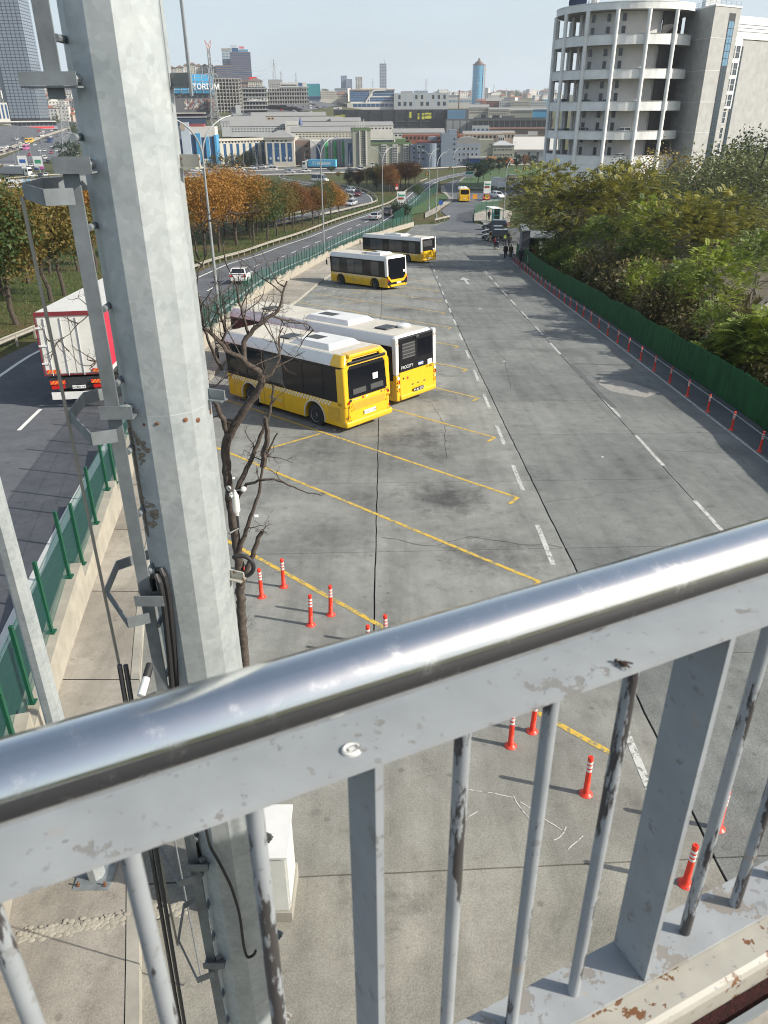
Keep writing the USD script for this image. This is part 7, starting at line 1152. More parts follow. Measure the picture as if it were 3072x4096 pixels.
b = B('slim grey slab between the green block and the grey-blue office', 886, 902, 312, 357, 352, 10, WM['bluegrey']); b.win(.2, .8, .05, .95, 1, 4, None, .4, .3)
b = B('grey-blue office block with rounded bay and red roof', 900, 952, 307, 354, 350, 14, WM['bluegrey'], -.05); b.win(0, .35, .1, .95, 2, 3, None, .6, .25).win(.4, .52, .05, .95, 1, 4, None, .6, .5).win(.7, 1., .05, .95, 2, 4, None, .3, .5); b.t.p('bay', MB().lathe([(3.2, -3), (3.2, b.h*.97), (0, b.h*.97)], 18, (b.w*.1, .8, 0)), WM['blue']); b.box('roof', -.02, .95, -.02, 1., 1., 1.06, WM['red']); b.box('roof_block', .45, .8, .3, .8, 1.06, 1.25, WM['bluegrey'])
b = B('blue-grey stair tower with a lower roof block', 952, 985, 287, 356, 348, 12, WM['blue'], .05); b.win(.75, .95, .1, .9, 1, 5, None, .5, .3); b.box('roof_block', .5, 1., .2, .8, 1., 1.1, WM['blue'])
b = B('pale blue office block with barrel roof and white framed windows', 984, 1036, 309, 355, 352, 14, WM['bluegrey'], .05); b.win(.08, .95, .08, .9, 5, 3, WM['white'], .5, .45, nm='window_frame', proud=.05).win(.08, .95, .08, .9, 5, 3, None, .34, .36, proud=.09); a_ = np.linspace(0, math.pi, 12); b.t.p('roof', MB().prism([(b.w/2*1.02*math.cos(q), 2.6*math.sin(q)) for q in a_], 0, 14).xf() if False else (lambda m: (m.v.__setitem__(slice(None), [np.c_[v[:, 0], v[:, 2], v[:, 1]+b.h] for v in m.v]), m)[1])(MB().prism([(b.w/2*1.02*math.cos(q), 2.6*math.sin(q)) for q in a_], 0, 14)), WM['roof'])
b = B('olive stair block beside the olive office', 1032, 1064, 301, 345, 356, 14, WM['olive']); b.win(.7, .95, .1, .9, 2, 3, None, .4, .3, skip=[(0, 1), (1, 1)])
b = B('olive green office with paired white framed windows and pale flat roof', 1063, 1108, 313, 356, 356, 22, WM['olive'], .08); b.win(.06, .96, .12, .92, 7, 3, WM['white'], .5, .4, nm='window_frame', proud=.05).win(.06, .96, .12, .92, 7, 3, None, .34, .32, proud=.09).hip(1.6, WM['lgrey'], .4, .2)
b = B('long pale warehouse with grey lean-to roof behind the timber stacks', 1106, 1200, 322, 352, 362, 30, WM['lgrey']); b.pane(.05, .1, .05, .8, WM['dgrey'], nm='door').pane(.35, .4, .05, .8, WM['dgrey'], nm='door').win(.12, .3, .3, .65, 2, 1, None, .3, .9).pane(.55, .6, .05, .8, WM['dgrey'], nm='door').band(.85, 1., WM['grey'], pr=.4).gable(5., WM['white'])
b = B('low canopy with blue wall below the olive office', 1015, 1058, 340, 351, 345, 8, M('tarp_blue', (.02, .08, .28), .6)); b.band(.8, 1.05, WM['grey'], pr=.5)
def stack(label, u0, u1, vt, vb, dep, mat, nm):
    a, b_ = at(u0, vb, dep), at(u1, vb, dep); c = (a+b_)/2; w = b_[0]-a[0]; h_ = at(u0, vt, dep)[2]-a[2]; t = T(nm, label, 'stack', loc=c); r = np.random.default_rng(int(u0))
    for k in range(36): z = r.uniform(.1, h_); f = 1-z/h_*.6; t.p('plank', MB().box((r.uniform(-.5, .5)*w*f, r.uniform(0, 2), z), (r.uniform(2.5, 4.), .5, .35), rz=r.normal(0, .15)), mat)
stack('stack of brown timber beside the main road', 1053, 1072, 338, 351, 343, M('timber', (.3, .17, .08), .8, var=.3), 'timber_stack'); stack('heap of orange plastic pipes beside the main road', 1074, 1105, 342, 351, 343, M('orange_pipe', (.6, .12, .03), .5, var=.15), 'pipe_stack')
# rows of workshops
rows_ = [('long workshop with white wall panels and grey roof, left rear row', 515, 643, 270, 284, 470, 'grey', 18), ('long workshop with white bays and grey roof, third row', 557, 752, 0, 0, 0, '', 0)]
for lb, u0, u1, vt, vb, dep, m, nx, rise in [('long grey-roofed workshop nearest the striped building, left', 500, 632, 272, 292, 455, 'lgrey', 20, 3.), ('long cream workshop row right behind the hipped roof', 630, 790, 284, 302, 440, 'cream', 22, 2.5), ('cream workshop with rows of small windows below the dark shopping centre, right', 640, 850, 271, 286, 478, 'white', 26, 2.2), ('pink-white workshop with two rows of windows, centre', 595, 742, 261, 279, 500, 'cream', 22, 2.5), ('pink-white workshop with two rows of windows, further right', 716, 780, 261, 280, 495, 'cream', 10, 2.), ('grey workshop with white bays in the left rear row', 480, 576, 262, 280, 500, 'lgrey', 14, 3.), ('pale workshop furthest back on the slope', 545, 705, 250, 263, 530, 'sand', 20, 2.4), ('low white workshop beneath the dark shopping centre', 850, 960, 286, 300, 430, 'white', 12, 2.), ('long low roof left of the warehouse', 1000, 1110, 296, 310, 420, 'lgrey', 8, 3.)]:
    b = B(lb, u0, u1, vt, vb, dep, 18, WM[m], .04); b.gable(rise, WM['roof']); b.win(.01, .99, .3, .85, nx, 2 if (vb-vt) > 15 else 1, None, .5, .4)
b = B('white block with billboard frame on the workshop roofs', 616, 650, 262, 272, 452, 6, WM['white']); b.pane(.05, .45, .3, .9, WM['white'], nm='panel').pane(.55, .95, .3, .9, WM['white'], nm='panel').pane(.1, .9, .02, .12, WM['dgrey'], nm='shadow_gap')  # the low strip is a plain dark grey pane on the white front
b = B('grey workshop gable with dark red signboard', 520, 572, 271, 284, 458, 10, WM['grey']); b.pane(.1, .75, .5, .95, WM['red'], nm='signboard', proud=.3); 
b = B('small mosque-like tower with blue pointed cap among the workshops', 647, 654, 268, 292, 446, 2, WM['bluegrey'], nm='tower', cat='tower'); b.t.p('cap', MB().lathe([(1.4, b.h), (0, b.h+4)], 8, (0, 1, 0)), PC['blue'])
for lb, u0, u1, vt, vb, dep, m in [('brick red roofs behind the grey-blue office', 868, 1000, 290, 306, 400, 'tile'), ('brown flat roofed house with terrace behind the pale blue block', 1000, 1085, 288, 303, 415, 'sand'), ('pinkish house with chimney block among the roofs', 1085, 1112, 286, 303, 400, 'sand'), ('terracotta stair block on the roofs', 970, 990, 282, 298, 395, 'tile'), ('white gabled house end among the roofs', 1075, 1090, 293, 308, 398, 'white'), ('grey container-like roof building with satellite dishes', 1098, 1140, 292, 308, 405, 'grey')]: b = B(lb, u0, u1, vt, vb, dep, 14, WM[m]); b.win(.05, .95, .2, .85, max(3, int((u1-u0)/9)), 1, None, .5, .6)
# dark shopping centre and its neighbours
b = B('very long dark glass shopping centre with yellow banners', 722, 968, 236, 289, 640, 60, WM['black'], .0)
for k in range(9): b.pane(.02+.108*k, .1+.108*k, .58, .86, m_gl, nm='glass_bay').pane(.02+.108*k, .1+.108*k, .14, .44, m_gl, nm='glass_bay'); b.box('fin', .102+.108*k, .118+.108*k, -.012, .0, -.02, .98, WM['black'])
for j in range(3): b.band(.5-.24*j, .52-.24*j, WM['dgrey'], pr=.5, sides=False, nm='ledge')
m_by = M('banner_yellow', (.5, .5, .04), .6)
for x0, x1, z0, z1, tt in ((.73, .79, .6, .84, 'SAHiBiNDEN'), (.795, .85, .62, .86, 'SATILIK'), (.01, .06, .62, .78, 'SATILIK'), (.06, .11, .62, .8, 'SATILIK'), (.648, .676, .66, .9, '')):
    b.pane(x0, x1, z0, z1, m_by, nm='banner', proud=.5)
    if tt: b.text(tt, (x0+x1)/2, (z0+z1)/2, .022*b.w*(x1-x0)/.055*.55, m_ink, proud=.6)
b = B('grey glass end block of the dark shopping centre', 966, 1012, 236, 258, 630, 50, WM['dgrey']); b.win(0, .85, .05, .95, 6, 4, m_glb2, .94, .9); b = B('dark panelled lower end of the shopping centre', 962, 1022, 257, 290, 625, 50, WM['dgrey']); b.win(.02, 1, .05, .95, 4, 1, WM['grey'], .85, .9, nm='panel')
b = B('dark signboard in white capitals on the roof of the shopping centre', 721, 738, 230, 238, 650, 1, WM['black'], nm='roof_sign', cat='sign', sink=0); b.text('AKTIM', .5, .25, 1.6, m_inkw)
b = B('long brown shopping hall with columns and terrace', 1020, 1190, 255, 298, 600, 50, WM['brown']); b.win(.0, 1., .55, .88, 15, 1, m_gl, .84, 1., nm='glass_bay'); b.band(.47, .55, M('terracotta_band', (.36, .2, .15), .8), pr=.8, sides=False).band(.9, 1., WM['dgrey'], pr=1., sides=False); b.box('roof_plant', .1, .16, .1, .5, 1., 1.2, WM['black']); b.box('roof_plant', .24, .33, .1, .5, 1., 1.16, WM['black']); b.box('roof_plant', .36, .52, .1, .5, 1., 1.14, WM['dgrey']); b.pane(.7, .82, .12, .34, WM['white'], nm='signboard', proud=1.)
b = B('white entrance block left of the brown hall', 1019, 1056, 272, 296, 590, 20, WM['lgrey']); b.win(0, 1, .1, .8, 4, 1, m_glb, .55, .9)
b = B('blue glass hotel with sweeping white frame', 757, 853, 193, 222, 850, 40, WM['white'], .05); b.win(0, .42, .08, .92, 14, 6, m_glb, .96, .92).win(.5, .98, .5, .92, 10, 2, m_glb, .96, .9).win(.44, .98, .08, .42, 12, 2, m_glb, .96, .9); sw = MB(); 
for (x0, z0), (x1, z1) in (((.34, .0), (.5, .85)), ((.5, .85), (.56, .93)), ((.56, .93), (.8, .95))): sw.bar((x0*b.w-b.w/2, -.6, z0*b.h), (x1*b.w-b.w/2, -.6, z1*b.h), 1., 1.4)
b.t.p('frame_sweep', sw, WM['white']); b.band(.93, 1.02, WM['sand'], pr=.8, sides=False); b.box('roof_plant', .25, .8, .2, .6, 1.02, 1.1, WM['white'])
b = B('white colonnaded podium of the blue glass hotel', 750, 872, 222, 232, 845, 50, WM['white']); b.win(.1, .98, .08, .85, 11, 1, m_glb, .9, .9, nm='glass_bay')
b = B('pale grey block with scattered dark windows right of the blue hotel', 851, 968, 201, 232, 840, 40, WM['lgrey']); b.win(.05, .98, .05, .45, 9, 1, None, .5, .7, skip=[(3, 0), (6, 0)]).win(.05, .98, .55, .9, 9, 1, None, .4, .8, skip=[(1, 0), (2, 0), (5, 0)]).win(.02, .99, 0, 1, 7, 1, M('panel_blue', (.3, .4, .52), .6), .12, 1., nm='blue_panel', proud=.03); b.box('roof_block', .12, .34, .2, .7, 1., 1.15, WM['grey']); b.box('roof_block', .36, .62, .2, .7, 1., 1.18, WM['bluegrey'])
b = B('white hall with ribbed roof behind the pale grey block', 966, 1018, 211, 226, 900, 40, WM['white']); b.win(.0, 1., .3, .7, 18, 1, m_glb2, .6, 1.)
for lb, u0, u1, vt, vb, dep, m, rise in [('long cream factory with tall windows, left gable', 1012, 1055, 232, 250, 700, 'cream', 2.5), ('cream factory hall with small windows', 1055, 1100, 236, 252, 690, 'cream', 1.5), ('red brick gabled building before the cylinder tower', 1050, 1082, 218, 236, 900, 'tile', 3.), ('sunlit yellow-white hall near the round blue tower', 1102, 1142, 217, 233, 880, 'cream', 0), ('white striped school-like building', 1078, 1104, 219, 232, 890, 'white', 0), ('blue and white office slab at the parking tower', 1145, 1180, 218, 233, 900, 'white', 0), ('blue glass office behind the parking tower', 1172, 1196, 215, 235, 910, 'sky', 0), ('long low green-grey hall roof', 1090, 1150, 238, 248, 690, 'olive', 2.), ('blue railway-like shed roof', 1150, 1182, 236, 244, 700, 'sky', 1.)]:
    b = B(lb, u0, u1, vt, vb, dep, 20, WM[m]); b.win(.03, .97, .2, .85, max(4, int((u1-u0)/4)), 2 if vb-vt > 12 else 1, m_glb if m == 'white' else None, .5, .6)
    if rise: b.gable(rise, WM['roof'])
ch = T('chimney', 'thin dark chimney beside the pale grey block', 'chimney', loc=at(991, 232, 800)); ch.p('stack', MB().lathe([(.8, -3), (.6, 16), (0, 16)], 10), WM['brown'])
# towers on the skyline
def cyl_tower():
    a = at(1031, 222, 1300); R_ = 10.; h_ = at(1031, 143, 1300)[2]-a[2]; t = T('round_tower', 'round blue glass tower with dark red rooftop dome', 'tower', loc=a); t.p('core', MB().lathe([(R_, -8), (R_, h_), (0, h_)], 28), glass('tower_blue_glass', (.1, .33, .5)), smooth=40)
    for k in range(26): z = h_*(k+.5)/26; t.p('floor_band', MB().lathe([(R_, z), (R_+.15, z+.1), (R_+.15, z+.4), (R_, z+.5)], 28), m_glb2)
    t.p('edge_fin', MB().b2((R_*.85, -5, -6), (R_+1.2, -3, h_+1)), WM['white']); t.p('edge_fin', MB().b2((R_*.6, -8.6, -6), (R_*.68, -7.2, h_+1)), WM['red']); t.p('crown', MB().lathe([(R_+.5, h_), (R_+.5, h_+1.5), (R_*.72, h_+1.6), (R_*.72, h_+4), (R_*.4, h_+4.2), (R_*.4, h_+6.5), (0, h_+6.6)], 24), WM['brown'], smooth=30); t.p('dome', MB().lathe([(0, h_+6.5), (1.8, h_+7.2), (2., h_+8.8), (.9, h_+10.2), (0, h_+10.6)], 14), WM['brown'], smooth=40); t.p('fin_letters', MB().b2((-4, -R_-.4, h_*.5), (0, -R_-.2, h_*.52)), WM['white'])
cyl_tower()
def tower(lb, u0, u1, vt, vb, dep, m, g, nx, nz, yaw=0., fw=.7, fh=.55, thick=None): b = B(lb, u0, u1, vt, vb, dep, thick or (u1-u0)*S/FP*dep*.9, WM[m], yaw, 'tower', 'tower', 15); b.win(0, 1, .02, .98, nx, nz, g, fw, fh); b.win(0, 1, .02, .98, max(2, nx-1), nz, g, fw, fh, 'right' if yaw <= 0 else 'left'); return b
b = tower('slim pale tower with blue glass side on the skyline', 820, 835, 138, 196, 1500, 'lgrey', m_glb, 3, 18, 0., .8, .5); b.t.p('mast', MB().b2((3, 2, b.h), (3.5, 2.5, b.h+7)), WM['dgrey']); b = tower('dark blue stepped tower, taller of the pair on the skyline', 737, 750, 164, 200, 1700, 'bluegrey', m_glb, 3, 14); b = tower('dark blue tower, lower right one of the pair on the skyline', 748, 761, 171, 200, 1690, 'bluegrey', m_glb, 3, 12); b = tower('white balconied tower right of the blue pair', 768, 783, 166, 196, 1600, 'white', m_gl, 3, 12)
b = B('brown and glass hotel tower with rounded end and rooftop letters', 502, 545, 114, 176, 880, 26, WM['brown'], 0., 'tower', 'tower', 15); b.win(0, 1, .02, .98, 10, 15, m_glb, .94, .55); b.win(.0, 1, .02, .98, 8, 15, m_glb, .9, .55, 'right'); b.box('roof_block', .1, .42, .1, .7, 1., 1.14, m_glb); b.box('roof_block', .4, .9, .3, .9, 1., 1.1, m_glb2)
for k in range(7): b.box('roof_letter', .04+.05*k, .07+.05*k, .1, .11, 1.15, 1.24, WM['lgrey'])
for k in range(5): b.box('roof_letter', .46+.055*k, .5+.055*k, .1, .11, 1.11, 1.19, M('letter_red%d' % k, (.5, .05, .05), .5))
b.text('OLYMPOS', .3, 1.15, .1, WM['lgrey']) if False else None
b = B('white glazed slab behind the brown hotel tower', 483, 504, 106, 160, 900, 20, WM['white'], 0., 'tower', 'tower', 15); b.win(0, 1, .05, .9, 3, 14, m_glb2, .9, .6); b.box('roof_band', 0, 1, 0, 1, .9, 1.0, WM['pale'])
b = B('brown terraced lower wing left of the hotel tower', 470, 503, 142, 178, 870, 24, WM['brown']); b.win(0, 1, .05, .95, 8, 7, m_glb, .94, .5)
b = B('round brown podium of the hotel with red sign', 495, 566, 172, 184, 860, 30, WM['brown']); b.win(.02, .98, .1, .7, 16, 1, m_gl, .8, .7); b.pane(.62, .85, 1.02, 1.5, m_inkr, nm='sign')
b = tower('tall dark glass skyscraper with pale edge strip left of the ladder', 27, 85, -60, 262, 680, 'black', glass('grey_glass', (.17, .21, .26)), 7, 46, -.35, .84, .8, 26); b.box('edge_strip', -.16, .0, .1, 1., 0, 1., WM['bluegrey']); b.win(.0, .1, 0, 1, 1, 60, WM['grey'], 1., .5, nm='louvre', proud=.0)
b = B('podium of the skyscraper with red fascia and terraces', 0, 122, 262, 288, 650, 40, WM['bluegrey']); b.win(.0, 1., .62, .95, 14, 1, m_gl, .9, .9).pane(.5, .95, .4, .56, m_inkr, nm='fascia', proud=1.).win(0, 1., .05, .36, 12, 1, m_gl, .9, .9).band(.95, 1.02, WM['white'], pr=2., sides=False).band(.36, .4, WM['lgrey'], pr=2.5, sides=False); b.t.p('fascia_text', tx('OLIVIUM', 1.5, (.68*b.w-b.w/2, -1.3, b.h*.44)), m_inkw) if False else None
b = B('white and blue glazed block in front of the skyscraper', 0, 22, 222, 262, 640, 15, WM['white']); b.win(0, 1, .1, .95, 3, 1, m_glb, .5, .9); 
# hillside on the left
b = B('blue vaulted shopping centre lettered in white, behind the mast', 330, 464, 200, 240, 560, 40, WM['dgrey'], .0); a_ = np.linspace(math.pi/2+.75, math.pi*1.05, 9); zz = b.h
PV = [(-1., 0.), (-1.5, 2.), (-1.6, 4.5), (-1., 7.5), (1., 10.), (4., 11.5), (10, 12.5), (38, 12.5)]; n = len(PV); V = [(x*b.w/2, y, zz-.5+z) for x in (-1, 1) for y, z in PV]; m_tor = M('vault_blue', (.04, .26, .46), .4, var=.1, scale=.4)
b.t.p('vault', MB().add(V, [[i, n+i, n+i+1, i+1] for i in range(n-1)]), m_tor); b.t.p('vault_end', MB().add([(b.w/2, y, zz-.5+z) for y, z in PV]+[(b.w/2, 38, zz-.5)], [[0, i, i+1] for i in range(1, n)]), m_tor)
for k in range(9): x = -b.w/2+b.w*(k+.5)/9; b.t.p('rib', MB().tube([(x, y-.15, zz-.5+z+.1) for y, z in PV], .18, 5), WM['pale'])
for y, z in PV[1:5]: b.t.p('rail', MB().b2((-b.w/2, y-.3, zz-.5+z), (b.w/2, y-.1, zz-.3+z)), WM['pale'])
b.t.p('lettering', tx('TORIUM', 3.4, (b.w*.385, -2.0, zz+2.2), bold=True), m_inkw); b.win(.3, 1., .7, .95, 8, 1, m_gl, .86, .9)
r9 = random.Random(3)
for i in range(16):
    for j in range(6): b.pane(.52+.022*i, .541+.022*i, .1+.09*j, .185+.09*j, r9.choice([WM['dgrey'], WM['grey'], WM['dgrey'], WM['white'], WM['bluegrey'], WM['dgrey'], m_pink if False else WM['red'], WM['sand']]), nm='facade_tile', proud=.1)
b.box('portal', .89, .98, -.12, .0, .05, .62, WM['tile']); b.pane(.905, .965, .1, .5, m_gl, nm='portal_glass', proud=5.2)
b = B('dark blue windowless hall with red pillar and white eaves', 372, 448, 250, 292, 440, 30, WM['navy']); b.band(.92, .95, WM['white'], pr=.6).band(.12, .2, WM['white'], pr=.6).pane(.43, .55, .0, .6, WM['red'], nm='red_pillar', proud=.8).box('roof_band', 0, .95, .1, .9, 1., 1.14, WM['red']); b.band(1.12, 1.16, WM['white'], pr=.3)
O('car_park', fixup(drape([tuple(G(u, v)[:2]) for u, v in [(500, 256), (600, 248), (665, 240), (745, 226), (760, 206), (690, 205), (640, 222), (560, 234), (500, 238)]], .3, 12.)), m_road, kind='structure')
# concrete skeleton
b = B('unfinished white concrete frame building in front of the hotel tower', 465, 526, 171, 238, 650, 18, None); nx, nz = 9, 9
for k in range(nz+1): b.box('floor_slab', 0, 1, 0, 1, k/nz-.012, k/nz+.012, WM['conc'])
for i in range(nx+1): b.box('column', i/nx-.012 if i else 0, i/nx+.012 if i < nx else 1., -.02, .02, -.1, 1., WM['conc'])
for i in range(nx+1): b.box('inner_column', i/nx-.01 if i else 0, i/nx+.01 if i < nx else 1., .5, .54, -.1, 1., WM['grey'])
b.box('rear_wall', .02, .98, .9, .98, 0, .98, WM['grey']); b.box('annex', .72, .9, -.3, -.05, -.12, .16, WM['lgrey'])
b = B('sprawling open-decked car showroom building with many parked cars, left part', 526, 580, 184, 238, 690, 40, None)
for k in range(6): b.box('deck', 0, 1, 0, 1, k/6, k/6+.05, WM['grey'])
for i in range(8): b.box('column', i/8, i/8+.02, .02, .06, 0, 1, WM['lgrey'])
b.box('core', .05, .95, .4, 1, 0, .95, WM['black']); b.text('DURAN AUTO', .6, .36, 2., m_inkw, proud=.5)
b = B('sprawling open-decked car showroom building, long right part', 578, 668, 191, 226, 720, 40, None)
for k in range(4): b.box('deck', 0, 1, 0, 1, k/4, k/4+.07, WM['grey'])
for i in range(17): b.box('column', i/17, i/17+.012, .01, .03, 0, 1.05, WM['white'])
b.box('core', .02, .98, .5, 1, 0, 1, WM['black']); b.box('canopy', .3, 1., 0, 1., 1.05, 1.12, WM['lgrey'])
r5 = random.Random(11)
b = B('white and teal office with dark window bands above the showrooms', 607, 663, 178, 200, 790, 20, WM['white']); b.win(.02, .62, .1, .85, 1, 3, m_gl, 1., .5).pane(.68, .84, -.1, .95, m_glb, nm='glass_strip')
b = B('teal glass cube beside the white office', 664, 692, 181, 208, 800, 20, m_glb2); b.win(0, 1, .05, .95, 6, 7, glass('teal_glass', (.02, .2, .22)), .95, .92).box('plinth', -.05, 1.05, -.05, 1., -.2, .0, WM['navy'])
b = B('cream apartment house on the slope right of the teal cube', 690, 727, 196, 216, 860, 20, WM['cream']); b.win(.04, .96, .1, .9, 9, 4, None, .5, .5)
b = B('low cream house with red roof on the slope', 727, 752, 203, 213, 880, 16, WM['cream']); b.win(.05, .95, .2, .8, 5, 1, None, .5, .6).hip(2., WM['tile'])
b = B('grey concrete block on the ridge above the showrooms', 580, 610, 172, 192, 830, 20, WM['grey']); b.win(.05, .9, .1, .6, 5, 2, None, .3, .4); b = B('house with dark hipped roof on the ridge', 537, 568, 175, 190, 820, 16, WM['cream']); b.win(.05, .95, .2, .9, 6, 2, None, .5, .5).hip(3., WM['brown'])
for k, (u0, u1, vt) in enumerate([(384, 398, 146), (400, 412, 142), (413, 424, 140), (425, 438, 143), (439, 451, 143), (452, 462, 142), (463, 476, 146), (300, 330, 148), (340, 383, 147)]):
    b = B('tall pale apartment block in the row on the left ridge', u0, u1, vt, 170, 900+4*k, 14, WM['white' if k % 2 else 'cream'], .0); b.win(.08, .92, .03, .95, 3, 9, None, .4, .55).hip(2.5, WM['brown'], .8); tag(b.t.prim, group='apartment blocks on the left ridge')
    b.box('blank_gable', .88, .999, -.005, 1, 0, .99, WM['grey'])
# houses on the hills, each its own, from a few kinds
hk = []
def hill_house(u, v, dep, k, label, grp, sc=1.):
    p = at(u, v, dep); g = float(ter(p[0], p[1])); p[2] = g
    if len(hk) <= k:
        col = ['cream', 'white', 'sand', 'lgrey', 'tile', 'white'][k]; w, d, h_, rf = [(12, 10, 9, 1), (14, 10, 12, 0), (10, 10, 6, 1), (16, 12, 10, 1), (11, 9, 8, 1), (20, 11, 15, 0)][k]; t = T('house', label, 'house', grp, p, rnd.uniform(-.4, .4), sc); t.p('wall', MB().b2((-w/2, -d/2, -8), (w/2, d/2, h_)), WM[col])
        for j in range(int(h_/3)):
            for i in range(int(w/3)): x = -w/2+w*(i+.5)/int(w/3); t.p('window', MB().b2((x-.6, -d/2-.04, 3*j+1.), (x+.6, -d/2+.02, 3*j+2.3)), m_gl)
        if rf: o = .6; z = h_; t.p('roof', MB().add([(-w/2-o, -d/2-o, z), (w/2+o, -d/2-o, z), (w/2+o, d/2+o, z), (-w/2-o, d/2+o, z), (-w*.2, 0, z+2.4), (w*.2, 0, z+2.4)], [[0, 1, 5, 4], [2, 3, 4, 5]]).add([(-w/2-o, -d/2-o, z), (w/2+o, -d/2-o, z), (w/2+o, d/2+o, z), (-w/2-o, d/2+o, z), (-w*.2, 0, z+2.4), (w*.2, 0, z+2.4)], [[1, 2, 5], [3, 0, 4]]), WM['tile'])
        else: t.p('parapet', MB().b2((-w/2-.1, -d/2-.1, h_), (w/2+.1, d/2+.1, h_+.5)), WM['conc'])
        t.base = 'house'; hk.append(t); return
    copy(hk[k], label, p, rnd.uniform(-.6, .6), sc, grp)
KN = ['cream house with tiled roof', 'white flat-roofed block', 'small sand coloured house with tiled roof', 'pale grey house with tiled roof', 'brick red house', 'long white apartment block']
for i in range(90): k = i % 6; u = rnd.uniform(92, 190); v = rnd.uniform(168, 258); hill_house(u, v, 720+(262-v)*5.5, k, KN[k]+' on the left hillside behind the lattice pylon', KN[k]+'s on the left hillside')
for i in range(10): k = i % 6; u = rnd.uniform(-10, 40); v = rnd.uniform(170, 255); hill_house(u, v, 800+(262-v)*5.5, k, KN[k]+' on the left hillside left of the skyscraper', KN[k]+'s left of the skyscraper')
for i in range(150):
    k = rnd.randrange(6); u = rnd.uniform(930, 1200) if i % 4 else rnd.uniform(690, 940); f = rnd.random(); dep = 1150+2300*f**1.3; d = ray(u, 441/S); p = np.array([0, 0, HC])+d*dep; p[2] = 0
    q = at(u, 200, dep); hill_house(u, 207, dep, k, KN[k]+' in the distant town on the right-hand hills', KN[k]+'s of the distant town', rnd.uniform(.9, 1.3))
for i in range(90):
    u = rnd.uniform(690, 1200); dep = rnd.uniform(1000, 3000); p = at(u, 207, dep); tree('far', MK['far'], 'tree standing among the houses of the distant town', p, rnd.uniform(8, 14), 'trees of the distant town', 1.3)
for u, v, dep in [(700, 235, 640), (690, 232, 650), (610, 238, 620), (575, 240, 600), (585, 242, 590), (598, 241, 600), (150, 258, 640), (160, 262, 630), (120, 250, 700), (1140, 243, 650), (660, 250, 560)]: tree('far', MK['far'], 'dark roadside tree among the distant car parks', at(u, v, dep), 8., 'trees by the distant car parks', 1.2)
# pylons
def pylon(label, u, vt, vb, dep, red=False, wide=1., thick=1.):
    a = at(u, vb, dep); h_ = at(u, vt, dep)[2]-a[2]; t = T('pylon', label, 'pylon', loc=a, rz=.4); m = m_post; mb = MB(); W0 = .095*h_*wide; L = [(0, W0), (.3, W0*.62), (.55, W0*.38), (.75, W0*.24), (1., W0*.2 if red else .1)]; th = max(.12, .004*h_)*thick
    cor = lambda z, w: [np.array([sx*w, sy*w, z*h_]) for sx, sy in ((-1, -1), (1, -1), (1, 1), (-1, 1))]; zz = np.linspace(0, 1, 13)
    for z0, z1 in zip(zz[:-1], zz[1:]):
        w0, w1 = np.interp([z0, z1], [l[0] for l in L], [l[1] for l in L]); A, C = cor(z0, w0), cor(z1, w1)
        for k in range(4): mb.bar(A[k], C[k], th); mb.bar(A[k], C[(k+1) % 4], th*.6); mb.bar(A[(k+1) % 4], C[k], th*.6); mb.bar(C[k], C[(k+1) % 4], th*.6)
    t.p('lattice', mb, m); ar = MB()
    for z, w in ((.72, .22), (.82, .26), (.92, .2)) if not red else ((.7, .14),):
        for sx in (-1, 1): ar.bar((0, 0, z*h_+.02*h_), (sx*w*h_*.6, 0, z*h_), th); ar.bar((0, 0, z*h_-.02*h_), (sx*w*h_*.6, 0, z*h_), th); ar.bar((sx*w*h_*.6, 0, z*h_), (sx*w*h_*.6, 0, z*h_-.04*h_), th*1.3)
    t.p('cross_arm', ar, m)
    if red: t.p('red_crown', MB().bar((-W0*.3, 0, h_), (-W0*.55, 0, h_*1.1), th).bar((W0*.3, 0, h_), (W0*.55, 0, h_*1.1), th).bar((-W0*.5, 0, h_*1.07), (W0*.5, 0, h_*1.02), th).bar((-W0*.55, 0, h_*1.1), (W0*.3, 0, h_), th).bar((W0*.55, 0, h_*1.1), (-W0*.3, 0, h_), th), M('crown_red_faded', (.42, .2, .17), .6))
    return t
pylon('lattice pylon with red crown beside the blue vaulted centre', 467, 111, 282, 470, True, .75, 1.6); pylon('big white lattice pylon beside the distant highway left of the mast', 152, 186, 336, 400, False, 1.25, 2.6); pylon('slim lattice pylon on the ridge right of the hotel tower', 594, 128, 186, 900); pylon('second lattice pylon on the ridge right of the hotel tower', 608, 154, 184, 1000); pylon('third lattice pylon on the ridge, further right', 640, 157, 186, 1100); pylon('small pylon on the skyline below the slim tower', 805, 170, 200, 1500); pylon('small pylon on the skyline right of the blue hotel', 920, 170, 206, 1400); pylon('faint pylon with red crown on the left hill behind the ladder', 119, 116, 172, 1100, True); pylon('faint lattice pylon beside the round blue tower', 1017, 188, 214, 1500)
for lb, u, vt, vb in (('thin white minaret on the right skyline', 1093, 190, 212), ('thin radio mast on the right skyline', 1066, 178, 214)): a = at(u, vb, 1800); h_ = at(u, vt, 1800)[2]-a[2]; t = T('minaret' if 'minaret' in lb else 'radio_mast', lb, 'tower', loc=a); t.p('shaft', MB().lathe([(1.1, -10), (.9, h_*.8), (1.4, h_*.82), (.7, h_*.84), (0, h_)], 8), WM['white'])
pw = MB()
for (u0, v0, d0), (u1, v1, d1) in (((152, 195, 400), (467, 130, 470)), ((467, 130, 470), (594, 138, 900)), ((152, 192, 400), (119, 126, 1100))):
    for dz in (0, 4, 8):
        A, C = at(u0, v0, d0), at(u1, v1, d1); tt = np.linspace(0, 1, 14); P = [A*(1-q)+C*q-np.array([0, 0, dz+14*4*q*(1-q)*.5]) for q in tt]; pw.tube(P, .05, 4, False)
